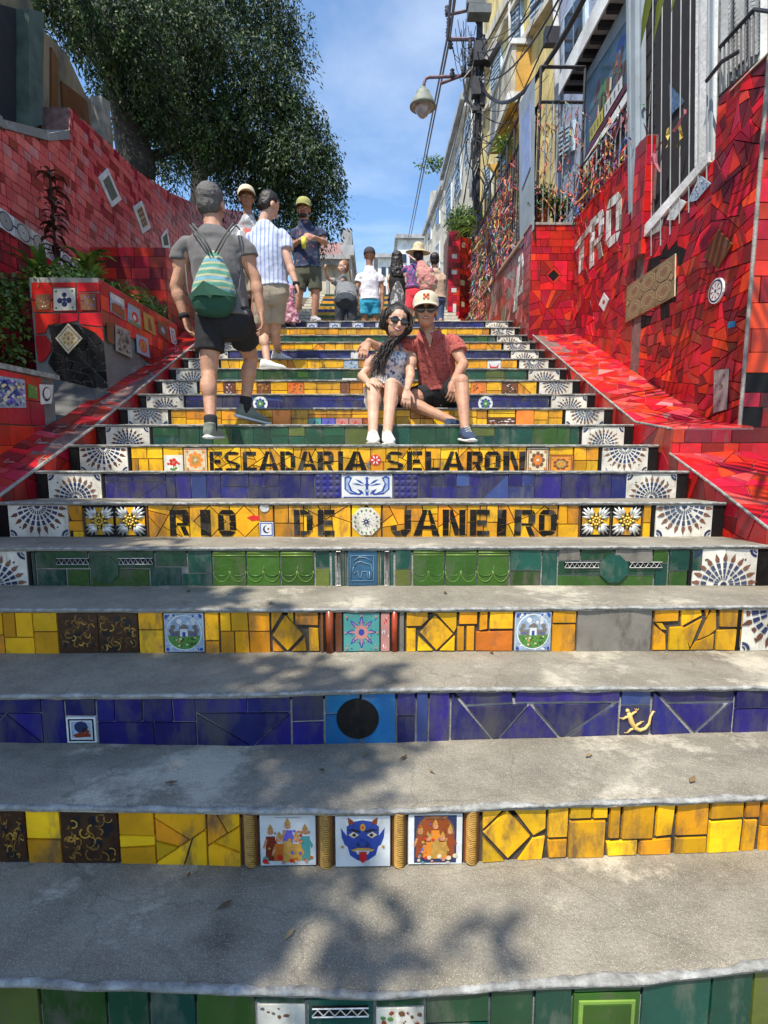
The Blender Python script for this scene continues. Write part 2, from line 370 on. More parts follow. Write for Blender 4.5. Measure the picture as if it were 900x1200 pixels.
steps = {}
def make_step(i):
    Y = YS[i-1]; Yb = YS[i] if i < 19 else Y+2.6
    rnd = random.Random(100+i)
    body = MB()
    zlo = -0.35
    body.box((SL, Y+0.012, zlo), (SR, Yb+0.012, min(ztop(i, -2), ztop(i, 0), ztop(i, 2))-0.012))
    root = body.build('stair_step', GROUTY if i % 2 == 0 else GROUT); root['kind'] = 'structure'
    # cement tread
    nx, ny = (110, 12) if i < 8 else (40, 4); V = []; F = []
    for a in range(nx+1):
        x = SL+(SR-SL)*a/nx; zf = ztop(i, x)+0.014; zb = zbot(i+1, x) if i < 19 else zf+0.01
        yf = Y-0.006+0.006*nz1(x, i*3.1, 9)
        V.append((x, yf+0.004, zf-0.013-0.005*abs(nz1(x, i*7.7, 16))))
        for b in range(ny+1):
            t = b/ny; y = yf+(Yb+0.02-yf)*t
            z = zf+(zb-zf)*min(1, t*1.02)+(0.0035*nz1(x, y, 5, i)+0.0015*nz1(x, y, 19, i))*(1 if 0 < b < ny else 0.4)
            if b == 0: z -= 0.004
            V.append((x, y, z))
    for a in range(nx):
        for b in range(ny+1): k = a*(ny+2)+b; F.append((k, k+ny+2, k+ny+3, k+1))
    o = mesh('cement_tread', V, F, CEM, root, smooth=True)
    # ragged pale lip on the nosing
    V = []; F = []; nx2 = 260 if i < 7 else 70
    for a in range(nx2+1):
        x = SL+(SR-SL)*a/nx2; zf = ztop(i, x)+0.0145
        yf = Y-0.008+0.006*nz1(x, i*3.1, 9)
        w = (0.020 if i < 6 else 0.02)+0.016*nz1(x, i*1.7, 5)+0.010*nz1(x, i*2.3, 31)
        dr = 0.008+0.004*nz1(x, i*5.1, 12)+0.003*nz1(x, i*5.1, 44)
        V += [(x, yf+0.003, zf-dr), (x, yf, zf-0.003), (x, yf+0.005, zf+0.001), (x, yf+w*0.7, zf+0.002+0.002*nz1(x, 2, 30)), (x, yf+w, zf-0.004)]
    for a in range(nx2):
        for b in range(4): k = a*5+b; F.append((k, k+5, k+6, k+1))
    mesh('cement_lip', V, F, LIP, root, smooth=True)
    steps[i] = (root, Fr((0, Y+0.012, 0), (1, 0, 0), (0, 0, 1)), rnd)
    return root
for i in range(1, 20): make_step(i)
# landing behind step 19 and second flight
ZL = ztop(19, 0)+0.014

def sx(i, px): return PY(px, 0.5*(TOPPX[i-1]+TOPPX[i-1]+18), YS[i-1]).x
def cellpoly(i, x0, x1, f0=0.0, f1=1.0):
    g = []
    n = 1
    zb0, zb1, zt0, zt1 = zbot(i, x0)-0.004, zbot(i, x1)-0.004, ztop(i, x0), ztop(i, x1)
    return [(x0, zb0+(zt0-zb0)*f0), (x1, zb1+(zt1-zb1)*f0), (x1, zb1+(zt1-zb1)*f1), (x0, zb0+(zt0-zb0)*f1)]
YM = [(Y1, 6), (Y2, 3), (Y3, 2)]; BM = [(B1, 5), (B2, 4), (B3, 1)]; GM = [(G1, 3), (G2, 6), (G3, 3), (G4, 1)]
def amin_for(i): return [0, .0045, .0042, .004, .0042, .0045, .0042, .0045, .0045, .006, .006, .007, .008, .009, .011, .012, .013, .015, .016, .018][i]

def field(i, x0, x1, kind, f0=0.0, f1=1.0, cell=None):
    """x0,x1 metres"""
    root, fr, rnd = steps[i]; P = cellpoly(i, x0, x1, f0, f1); A = amin_for(i); polys = []
    if kind in ('Y', 'Yr'):
        # blocks: either rows of rectangles, shards or a diamond
        x = x0
        while x < x1-0.01:
            w = rnd.uniform(0.10, 0.22)
            if x1-(x+w) < 0.07: w = x1-x
            blk = cellpoly(i, x, x+w, f0, f1); q = rnd.random()
            if kind == 'Yr' or q < 0.35:
                s = rnd.uniform(0.4, 0.6)
                a = cellpoly(i, x, x+w, f0, f0+(f1-f0)*s); b = cellpoly(i, x, x+w, f0+(f1-f0)*s, f1)
                polys += shatter(a, A*1.2, rnd, 0.0, 0.03)+shatter(b, A*1.2, rnd, 0.0, 0.03)
            elif q < 0.55 and w > 0.13 and f1-f0 > 0.9:
                c = cen(blk); h = (blk[2][1]-blk[1][1])/2*0.97; d = [(c[0]-h, c[1]), (c[0], c[1]-h), (c[0]+h, c[1]), (c[0], c[1]+h)]
                polys.append(d)
                for (sx_, sy_) in ((-1, -1), (1, -1), (1, 1), (-1, 1)):
                    k = clip(blk, -sx_*1.0, -sy_*1.0, -(sx_*c[0]+sy_*c[1]+h))
                    if len(k) > 2: k = clip(k, -sx_, 0, -sx_*c[0])
                    if len(k) > 2: polys.append(k)
                # leftover strips left/right
                continue_x = None
            else: polys += shatter(blk, A, rnd, None)
            x += w
        put_tiles(root, fr, polys, YM, rnd)
    elif kind == 'B':
        x = x0
        while x < x1-0.01:
            w = rnd.uniform(0.2, 0.36)
            if x1-(x+w) < 0.1: w = x1-x
            q = rnd.random(); s = 0.68
            if q < 0.55 and w > 0.18:
                top = cellpoly(i, x, x+w, s, 1.0); lo = cellpoly(i, x, x+w, 0, s)
                m = x+w*rnd.uniform(0.4, 0.6); zt_, zb_ = zbot(i, m)+(ztop(i, m)-zbot(i, m))*s, zbot(i, m)-0.004
                if rnd.random() < 0.5: polys += [[lo[0], (m, zb_), lo[3]], [(m, zb_), lo[2], lo[3]], [(m, zb_), lo[1], lo[2]]]
                else: polys += [[lo[0], (m, zt_), lo[3]], [lo[0], lo[1], (m, zt_)], [lo[1], lo[2], (m, zt_)]]
                polys += shatter(top, 0.008, rnd, 0.0, 0.02)
            elif q < 0.75:
                polys += shatter(cellpoly(i, x, x+w, 0, 0.5), 0.012, rnd, 0, 0.02)+shatter(cellpoly(i, x, x+w, 0.5, 1), 0.008, rnd, 0, 0.02)
            else: polys += shatter(cellpoly(i, x, x+w), 0.014, rnd, 0.0, 0.02)
            x += w
        put_tiles(root, fr, polys, BM, rnd)
    elif kind == 'G':
        x = x0
        while x < x1-0.01:
            w = rnd.uniform(0.09, 0.2)
            if x1-(x+w) < 0.06: w = x1-x
            if rnd.random() < 0.5: polys += shatter(cellpoly(i, x, x+w, 0, 0.5), 0.012, rnd, 0, 0.02)+shatter(cellpoly(i, x, x+w, 0.5, 1), 0.012, rnd, 0, 0.02)
            else: polys.append(cellpoly(i, x, x+w))
            x += w
        put_tiles(root, fr, polys, GM, rnd)
    else:                                     # one plain tile of material kind
        put_tiles(root, fr, [P], [(kind, 1)], rnd)

def rel(i, x0, x1, f0=0.03, f1=0.97):
    """box (x0,z0,x1,z1) of one special tile"""
    m = (x0+x1)/2; zb, zt = zbot(i, m), ztop(i, m); return (x0, zb+(zt-zb)*f0, x1, zb+(zt-zb)*f1)
def plain(i, x0, x1, m, f0=0.0, f1=1.0, t=0.008, name='tile', h0=0.0):
    root, fr, rnd = steps[i]; b = rel(i, x0, x1, f0, f1)
    put_tiles(root, fr, [rect(*b)], [(m, 1)], rnd, t=t, name=name, tilt=0.004, h0=h0, gap=0.001)
    return b
def printed(i, x0, x1, base, shapes, name='printed_tile', f0=0.02, f1=0.98, h0=0.0):
    root, fr, rnd = steps[i]; b = rel(i, x0, x1, f0, f1); q = inset(rect(*b), 0.001)
    V, F = tile_vf(fr, q, 0.008, h0, 0.001, rnd, 0.0); o = mesh(name, V, F, base, root)
    mb = MB(); X0, Z0, X1, Z1 = b
    for k, (m, pts) in enumerate(shapes):
        pts = ccw(pts); mb.add([fr.w(X0+(X1-X0)*(0.02+0.96*p[0]), Z0+(Z1-Z0)*(0.02+0.96*p[1]), h0+0.0083+0.003*k/max(25, len(shapes))) for p in pts], [tuple(range(len(pts)))], m)
    d = mb.build(name+'_print', None, root)
    return o

NV2 = mat('print_faded_navy', (.05, .065, .12), .4, .4, 60); RB2 = mat('print_faded_rust', (.18, .085, .055), .4, .4, 60)
# ---- fan tiles -----------------------------------------------------
def fan(i, x0, x1, up):
    root, fr, rnd = steps[i]; b = rel(i, x0, x1, 0.0, 1.0); m = (x0+x1)/2
    for (a, c) in ((x0, m), (m, x1)):
        put_tiles(root, fr, [rect(a, b[1], c, b[3])], [(W1, 1)], rnd, t=0.008, name='fan_tile', tilt=0.003, gap=0.0008)
    fd = rnd.random() < .45 or i > 13; NVf, RBf = (NV2 if fd else NV), (RB2 if fd else (RB if rnd.random() < .6 else RB2)); m += rnd.uniform(-.003, .003)
    Rr = (b[3]-b[1])*rnd.uniform(.88, .94); zc = b[1]+0.004 if up else b[3]-0.004; sg = 1 if up else -1; mb = MB(); h = 0.0105
    N = 11
    for k in range(N):
        a = math.radians(6+168*k/(N-1)); dx_, dz_ = math.cos(a), math.sin(a)*sg
        for q, (r0, r1, w0, w1, m_) in enumerate(((.17, .30, .014, .026, NV), (.335, .49, .028, .042, NV), (.525, .69, .044, .058, NV), (.725, .82, .046, .066, RB), (.82, .99, .066, .004, RB))):
            if i > 12 and q == 0: continue
            P = []
            for (r, w) in ((r0, -w0), (r1, -w1), (r1, w1), (r0, w0)):
                P.append(fr.w(m+dx_*r*Rr*1.02-dz_*w*Rr*1.05, zc+dz_*r*Rr+dx_*w*Rr*1.05, h))
            if rnd.random() > .03: mb.add(P, [(0, 1, 2, 3)], NVf if m_ is NV else RBf)
    for rr_ in (0.10,):
        pts = [fr.w(m+math.cos(PI*k/8)*rr_*Rr, zc+sg*math.sin(PI*k/8)*rr_*Rr, h) for k in range(9)]; mb.add(pts, [tuple(range(9))], NV)
    for s in (-1, 1):                        # corner motifs
        cx = x0+0.006 if s < 0 else x1-0.006; cz = b[3]-0.006 if up else b[1]+0.006
        for (ra, rb) in ((0.010, 0.016), (0.022, 0.034)):
            P = []; n = 5
            for k in range(n+1): a = PI/2*k/n; P.append((ra*math.cos(a), ra*math.sin(a)))
            for k in range(n, -1, -1): a = PI/2*k/n; P.append((rb*math.cos(a), rb*math.sin(a)))
            for k in range(n):
                qd = [P[k], P[k+1], P[2*n+1-(k+1)], P[2*n+1-k]]
                mb.add([fr.w(cx-s*p[0], cz-sg*p[1], h) for p in qd], [(0, 1, 2, 3)], NV)
        cx2 = cx-s*0.052; cz2 = cz-sg*0.046
        mb.add([fr.w(cx2+p[0], cz2+p[1], h) for p in circ(0, 0, 0.006, 4)], [(0, 1, 2, 3)], RB)
    mb.build('fan_print', None, root)

for i in range(1, 20):
    up = i % 2 == 1
    plain(i, SL, SL+0.062, K1, name='black_tile'); plain(i, SR-0.062, SR, K1, name='black_tile')
    fan(i, SL+0.064, SL+0.372, up); fan(i, SR-0.366, SR-0.064, up)
    plain(i, SL+0.374, SL+0.392, K1, name='black_tile'); plain(i, SR-0.388, SR-0.368, K1, name='black_tile')
FL, FR_ = SL+0.394, SR-0.390

# ---- motifs --------------------------------------------------------
def S_church():
    rq = random.Random(5); s = [(PBL, rect(0, 0, 1, 1))]+[(rq.choice([PB, W2]), circ(rq.uniform(.03, .97), rq.choice([rq.uniform(.02, .14), rq.uniform(.86, .98)]), .03, 6)) for _ in range(26)]+[(W2, circ(.5, .5, .475, 28)), (PBL, circ(.5, .5, .445, 28))]
    s += [(W2, circ(rq.uniform(.25, .75), rq.uniform(.66, .84), rq.uniform(.03, .08), 7)) for _ in range(6)]+[(GY, circ(.5+.33*math.cos(a_), .55+.1*math.sin(a_*3), .07, 7)) for a_ in (0, .5, 2.6, 3.14)]
    s += [(PG, [(.5+.42*math.cos(PI+PI*k/12), .42+.36*math.sin(PI+PI*k/12)) for k in range(13)])]
    s += [(GY, [(.14, .40), (.86, .40), (.86, .52), (.62, .56), (.62, .66), (.5, .74), (.38, .66), (.38, .56), (.14, .52)])]
    s += [(W2, [(.40, .40), (.60, .40), (.60, .60), (.40, .60)]), (PB, [(.46, .40), (.54, .40), (.54, .52), (.46, .52)])]
    for k in range(5): s += [(PB, rect(.18+.035*k, .42, .195+.035*k, .49)), (PB, rect(.66+.035*k, .42, .675+.035*k, .49))]
    s += [(rq.choice([GOLD, PG, G1, CRM, G4]), circ(.5+rq.uniform(-.3, .3), rq.uniform(.14, .37), rq.uniform(.015, .04), 6)) for _ in range(26)]
    for a, b in ((0.06, 0.06), (.94, .06), (.06, .94), (.94, .94)): s += [(PB, circ(a, b, .045, 8))]
    return s
def S_demon():
    s = [(PB, [(.20, .80), (.33, .90), (.5, .93), (.67, .90), (.80, .80), (.80, .45), (.74, .22), (.60, .12), (.5, .09), (.40, .12), (.26, .22), (.20, .45)])]
    s += [(PB, [(.20, .62), (.09, .78), (.11, .58), (.16, .44), (.21, .40)]), (PB, [(.80, .62), (.91, .78), (.89, .58), (.84, .44), (.79, .40)])]
    s += [(TER, [(.24, .84), (.22, .99), (.32, .92), (.33, .86)]), (TER, [(.76, .84), (.78, .99), (.68, .92), (.67, .86)])]
    s += [(PKK, [(.20, .72), (.30, .76), (.45, .72), (.45, .68), (.30, .72)]), (PKK, [(.80, .72), (.70, .76), (.55, .72), (.55, .68), (.70, .72)])]
    s += [(CRM, [(.23, .64), (.32, .70), (.43, .64), (.33, .57)]), (CRM, [(.77, .64), (.68, .70), (.57, .64), (.67, .57)]), (PKK, circ(.34, .635, .035, 8)), (PKK, circ(.66, .635, .035, 8))]
    s += [(GOLD, circ(.5, .79, .055, 8, 0, .08)), (PR, circ(.5, .79, .025, 6))]
    s += [(NV, [(.38, .46), (.5, .52), (.62, .46), (.60, .40), (.40, .40)]), (PB, circ(.5, .47, .07, 10))]
    s += [(GOLD, [(.28, .34), (.40, .38), (.60, .38), (.72, .34), (.66, .30), (.56, .33), (.44, .33), (.34, .30)]), (W2, [(.36, .33), (.64, .33), (.60, .25), (.40, .25)])]
    s += [(PR, [(.43, .30), (.57, .30), (.57, .14), (.5, .07), (.43, .14)]), (GOLD, circ(.12, .40, .03, 6)), (GOLD, circ(.88, .40, .03, 6))]
    return s
def S_figs(v):
    rnd = random.Random(40+v); s = [(NV if v == 2 else W2, rect(.10 if v == 2 else .0, .02, .90 if v == 2 else 1, .98))]
    if v == 2: s += [(BRN, circ(.5, .62, .34, 16)), (TER, circ(.5, .66, .26, 16)), (TER, [(.2, .82), (.5, .95), (.8, .82)])]
    for cx, hh, c in ((.24, .72, TER), (.76, .72, TQ if v == 1 else TER), (.5, .82, VI if v == 1 else OR), (.37, .60, OR), (.63, .60, GOLD)):
        s += [(c, [(cx-.08, .16), (cx+.08, .16), (cx+.07, hh-.15), (cx-.07, hh-.15)]), (SK, circ(cx, hh-.08, .05, 8)), (GOLD, [(cx-.05, hh-.04), (cx+.05, hh-.04), (cx, hh+.06)])]
        s += [(SK, [(cx-.08, hh-.2), (cx-.12, hh-.34), (cx-.09, hh-.36), (cx-.04, hh-.2)]), (c, [(cx+.05, hh-.16), (cx+.12, hh-.3), (cx+.09, hh-.36)])]
    s += [(BRN, [(.28, .93), (.5, .98), (.72, .93), (.66, .88), (.34, .88)]), (GOLD, [(.42, .14), (.58, .14), (.56, .5), (.44, .5)])]
    for k in range(16): s += [(rnd.choice([SK, OR, CRM, PR, TQ, PK]), circ(rnd.uniform(.14, .86), rnd.uniform(.05, .22), rnd.uniform(.02, .05), 7))]
    for k in range(14): s += [(rnd.choice([SK, GOLD, PR, VI, BRN]), circ(rnd.uniform(.18, .82), rnd.uniform(.25, .8), rnd.uniform(.012, .03), 6))]
    k_ = 1.22 if v == 1 else 1.08
    return s[:1]+[(m, [(min(.97, max(.03, .5+(x-.5)*k_)), min(.97, max(.03, .5+(y-.5)*k_))) for x, y in P_]) for m, P_ in s[1:]]
def S_star(bg=TQ, a=PB, b=PK, n=8):
    s = [(bg, rect(0, 0, 1, 1))]
    for k in range(n):
        t = 2*PI*k/n
        for (r0, r1, w, m) in ((.20, .46, .15, a), (.16, .38, .11, b)):
            s.append((m, [(.5+r0*math.cos(t-w*1.6), .5+r0*math.sin(t-w*1.6)), (.5+(r0+r1)/2*math.cos(t-w), .5+(r0+r1)/2*math.sin(t-w)), (.5+r1*math.cos(t), .5+r1*math.sin(t)), (.5+(r0+r1)/2*math.cos(t+w), .5+(r0+r1)/2*math.sin(t+w)), (.5+r0*math.cos(t+w*1.6), .5+r0*math.sin(t+w*1.6))]))
    s += [(b, circ(.5, .5, .19, 12)), (a, circ(.5, .5, .09, 10))]
    for k in range(44):
        t = 2*PI*k/44; rr_ = .52 if k % 2 else .6; q = (.5+rr_*math.cos(t), .5+rr_*math.sin(t))
        if .03 < q[0] < .97 and .03 < q[1] < .97: s.append(((b, GY, a)[k % 3], circ(q[0], q[1], .022, 5)))
    for k in range(24): t = 2*PI*k/24; s.append((a if k % 2 else b, circ(.5+.28*math.cos(t), .5+.28*math.sin(t), .018, 5)))
    for p, q in ((.08, .08), (.92, .08), (.08, .92), (.92, .92), (.5, .05), (.5, .95), (.05, .5), (.95, .5)): s.append((b, circ(p, q, .035, 6)))
    return s
def S_ornate(bg, fg, fg2, v=0):
    s = [(fg, rect(.03, .03, .97, .97)), (bg, rect(.07, .07, .93, .93))]
    for k in range(8):
        t = 2*PI*k/8+(PI/8 if v else 0); s.append((fg, circ(.5+.26*math.cos(t), .5+.26*math.sin(t), .10, 8)))
    for k in range(8):
        t = 2*PI*k/8+PI/8; s.append((fg2, circ(.5+.15*math.cos(t), .5+.15*math.sin(t), .08, 8)))
    s.append((bg, circ(.5, .5, .06, 8)))
    for p, q in ((.14, .14), (.86, .14), (.14, .86), (.86, .86)): s.append((fg2, circ(p, q, .06, 6)))
    return s
def S_azulejo():
    s = []
    for sg in (-1, 1):
        f = lambda x, y: (.5+sg*x, y)
        s += [(PB, [f(.46, .88), f(.38, .95), (f(.30, .86)), f(.36, .60), f(.30, .30), f(.18, .18), f(.06, .24), f(.14, .10), f(.34, .14), f(.46, .36)]),
              (PBL, [f(.43, .82), f(.37, .86), f(.34, .80), f(.39, .58), f(.34, .28), f(.26, .2), f(.36, .22), f(.43, .38)]),
              (PB, [f(.04, .5), f(.20, .62), f(.30, .60), f(.20, .54)]), (PB, [f(.04, .56), f(.14, .74), f(.24, .80), f(.16, .66)]), (PB, [f(.06, .12), f(.10, .3), f(.20, .38), f(.14, .2)])]
    s += [(PB, circ(.5, .56, .05, 8)), (PB, [(.47, .1), (.53, .1), (.52, .9), (.48, .9)]), (PB, circ(.5, .84, .04, 8)), (PBL, circ(.5, .3, .05, 8)), (PB, rect(.02, .0, .98, .035)), (PB, rect(.02, .96, .98, .99))]
    return s
def S_rnd(cols, seed, n=26, bg=None):
    rnd = random.Random(seed); s = [(bg, rect(0, 0, 1, 1))] if bg else []
    for k in range(n*2 if n > 12 else n):
        cx, cy, r = rnd.uniform(.07, .93), rnd.uniform(.08, .92), rnd.uniform(.02, .10)
        s.append((rnd.choice(cols), [(cx+r*rnd.uniform(.5, 1)*math.cos(2*PI*j/6+.3), cy+r*rnd.uniform(.5, 1)*math.sin(2*PI*j/6+.3)) for j in range(6)]))
    return s
def S_orn(seed):
    rnd = random.Random(seed); s = [(OBS, rect(-.02, -.02, 1.02, 1.02))]
    for k in range(9): s.append((PKK, circ(rnd.uniform(.1, .9), rnd.uniform(.1, .9), rnd.uniform(.05, .13), 7)))
    for k in range(34):
        cx, cy, r, a, w = rnd.uniform(.08, .92), rnd.uniform(.08, .92), rnd.uniform(.03, .12), rnd.uniform(0, 6.3), rnd.uniform(.006, .018); n = 6; sp_ = rnd.uniform(1.5, 4)
        o_ = [(cx+(r+w)*math.cos(a+sp_*j/n), cy+(r+w)*math.sin(a+sp_*j/n)) for j in range(n+1)]; i_ = [(cx+(r-w)*math.cos(a+sp_*j/n), cy+(r-w)*math.sin(a+sp_*j/n)) for j in range(n+1)]
        for j in range(n): s.append((OGD if k % 3 else OGL, [(min(.97, max(.03, q[0])), min(.97, max(.03, q[1]))) for q in (o_[j], o_[j+1], i_[j+1], i_[j])]))
    return s
OBS = mat('ornate_dark_brown', (.045, .018, .007), .35, .4, 40); OGD = mat('ornate_dull_gold', (.22, .11, .02), .4, .4, 80); OGL = mat('ornate_gold', (.40, .22, .03), .4, .4, 80)
def S_plate():
    s = []
    for k in range(16): t = 2*PI*k/16; s.append((BRN if k % 2 else PG, circ(.5+.38*math.cos(t), .5+.38*math.sin(t), .035, 6)))
    for k in range(8): t = 2*PI*k/8; s.append((NV, [(.5+.04*math.cos(t+.8), .5+.04*math.sin(t+.8)), (.5+.17*math.cos(t), .5+.17*math.sin(t)), (.5+.04*math.cos(t-.8), .5+.04*math.sin(t-.8))]))
    for k in range(8): t = 2*PI*k/8+.2; s.append((BRN, circ(.5+.25*math.cos(t), .5+.25*math.sin(t), .018, 6)))
    return s
def S_flower(c1=PR, c2=PG):
    s = [(c2, [(.48, .1), (.52, .1), (.52, .5), (.48, .5)]), (c2, circ(.38, .2, .08, 6)), (c2, circ(.62, .25, .08, 6)), (c2, circ(.5, .14, .1, 6))]
    for k in range(5): t = 2*PI*k/5; s.append((c1, circ(.5+.15*math.cos(t), .6+.15*math.sin(t), .1, 7)))
    return s+[(GOLD, circ(.5, .6, .06, 7)), (c1, circ(.22, .5, .07, 6)), (c1, circ(.78, .52, .07, 6))]

def disc(i, px, m, r, fz=0.5, name='disc_tile', n=26, h0=0.008, t=0.004):
    root, fr, rnd = steps[i]; x = sx(i, px); z = zbot(i, x)+(ztop(i, x)-zbot(i, x))*fz
    q = circ(x, z, r, n, PI/n); V, F = tile_vf(fr, q, t, h0, 0.001, rnd, 0.0)
    return mesh(name, V, F, m, root), (x-r, z-r, x+r, z+r), h0+t
def print_on(i, nm, b, h, shapes):
    root, fr, rnd = steps[i]; return decal(root, nm, fr, b, shapes, h)
def roll(i, px0, px1, m, twist=False):
    """upright half-round moulding"""
    root, fr, rnd = steps[i]; x0, x1 = sx(i, px0), sx(i, px1); b = rel(i, x0, x1, 0, 1.03); c, r = (x0+x1)/2, (x1-x0)/2
    plain(i, x0, x1, K1 if not twist else BR, t=0.005)
    mb = MB(); mb.tube([fr.w(c, b[1], 0.004), fr.w(c, b[3], 0.004)], r*(0.62 if twist else 0.8), 12, BRN if twist else m)
    if twist:
        z = b[1]; k = 0
        while z < b[3]-0.008:
            k += 1; pts = []
            for j in range(7):
                a = PI*j/6; pts.append(fr.w(c+math.cos(a)*r*0.66, z+0.011*(j/6)*(1 if True else 0)+rnd.uniform(-.0007, .0007), 0.004+math.sin(a)*r*0.66))
            mb.tube(pts, 0.0020, 4, GOLD); z += 0.0056
    mb.build('rope_moulding' if twist else 'round_moulding', None, root, True)
def relief(i, px0, px1):
    """silver and gold relief flower tile"""
    root, fr, rnd = steps[i]; x0, x1 = sx(i, px0), sx(i, px1); b = plain(i, x0, x1, K1, t=0.006); gy_ = Y3; mby = MB()
    cx, cz = (b[0]+b[2])/2, (b[1]+b[3])/2; r = (x1-x0)/2
    for a in range(4):
        q = PI/2*a; mby.add([fr.w(cx+r*.93*math.cos(q)-r*.34*math.sin(q), cz+r*.93*math.sin(q)+r*.34*math.cos(q), .0085), fr.w(cx+r*.40*math.cos(q), cz+r*.40*math.sin(q), .0085), fr.w(cx+r*.93*math.cos(q)+r*.34*math.sin(q), cz+r*.93*math.sin(q)-r*.34*math.cos(q), .0085)], [(0, 1, 2)], Y1)
    mby.build('yellow_ground', None, root); gb = MB()
    for k in range(4):
        a = PI/4+PI/2*k
        for d, L, w in ((-.42, 1.0, .10), (-.2, 1.18, .10), (0, 1.26, .12), (.2, 1.18, .10), (.42, 1.0, .10)):
            q = a+d*1.1; p0 = (cx+.40*r*math.cos(a+d*.5), cz+.40*r*math.sin(a+d*.5)); p1 = (cx+L*r*math.cos(q)*.98, cz+L*r*math.sin(q)*.98)
            p1 = (max(b[0]+.004, min(b[2]-.004, p1[0])), max(b[1]+.004, min(b[3]-.004, p1[1])))
            m_ = ((p0[0]+p1[0])/2, (p0[1]+p1[1])/2)
            gb.tube([fr.w(*p0, .007), fr.w(*m_, .011), fr.w(*p1, .006)], [.004, w*r*1.15, .003], 6, SILV)
    gb.build('silver_leaves', None, root, True)
    g2 = MB()
    for k in range(16):
        a = 2*PI*k/8+(k > 7)*.4; rr_ = r*(.40 if k < 8 else .22); c = fr.w(cx+rr_*math.cos(a), cz+rr_*math.sin(a), .010+(k > 7)*.004)
        g2.lathe(c, [(0.0005, .009), (.0055, .007), (.0085, .001), (.007, -.005)], 7, GOLDM, axis=fr.n)
    g2.lathe(fr.w(cx, cz, .014), [(.0005, .007), (.005, .005), (.007, 0), (.006, -.006)], 8, GOLDM, axis=fr.n)
    g2.build('gold_rosette', None, root, True)
SILV = mat('tarnished_silver_paint', (0.55, 0.54, 0.50), 0.35, 0.4, 60, metal=0.3, bump=0.2); GOLDM = mat('dull_gold_paint', (0.62, 0.42, 0.08), 0.35, 0.3, 50, metal=0.35)
ARCH = gl('glaze_moss_relief', (0.034, 0.095, 0.010), 0.3)
def arch_tile(i, px0, px1):
    root, fr, rnd = steps[i]; x0, x1 = sx(i, px0), sx(i, px1); b = plain(i, x0, x1, ARCH, name='arch_relief_tile'); w = x1-x0; H = b[3]-b[1]
    mb = MB()
    for f in (.86, .93): mb.tube([fr.w(x0+.003, b[1]+H*f, .009), fr.w(x1-.003, b[1]+H*f, .009)], .003, 6, ARCHL)
    for k in range(2):
        c = x0+w*(0.25+0.5*k); pts = [fr.w(c+w*.25*math.cos(PI+PI*j/10)*.96, b[1]+H*.42+H*.30*math.sin(PI+PI*j/10), .009) for j in range(11)]
        mb.tube(pts, .0017, 5, ARCHL); pts = [fr.w(c+w*.25*math.cos(PI+PI*j/10)*.94, b[1]+H*.42+H*.14*math.sin(PI+PI*j/10), .008) for j in range(11)]
        mb.tube(pts, .0028, 5, ARCH)
        mb.tube([fr.w(c-w*.25+.002, b[1]+H*.40, .009), fr.w(c-w*.25+.002, b[1]+H*.56, .0085)], [.002, .0006], 5, ARCHL)
    mb.build('arch_moulding', None, root, True)
ARCHL = gl('glaze_pale_moss', (0.14, 0.22, 0.04), 0.2)
def lattice(i, px0, px1, f0, f1):
    root, fr, rnd = steps[i]; x0, x1 = sx(i, px0), sx(i, px1); b = plain(i, x0, x1, K1, f0, f1, h0=0.006, name='trim_tile'); mb = MB()
    n = max(3, int((x1-x0)/.022))
    for k in range(n):
        a, c = x0+(x1-x0)*k/n, x0+(x1-x0)*(k+1)/n
        mb.tube([fr.w(a, b[1]+.003, .016), fr.w((a+c)/2, b[3]-.004, .016), fr.w(c, b[1]+.003, .016)], .0016, 4, SILV)
    for z in (b[1]+.001, b[3]-.001): mb.tube([fr.w(x0, z, .016), fr.w(x1, z, .016)], .0017, 4, SILV)
    mb.build('trim_relief', None, root)

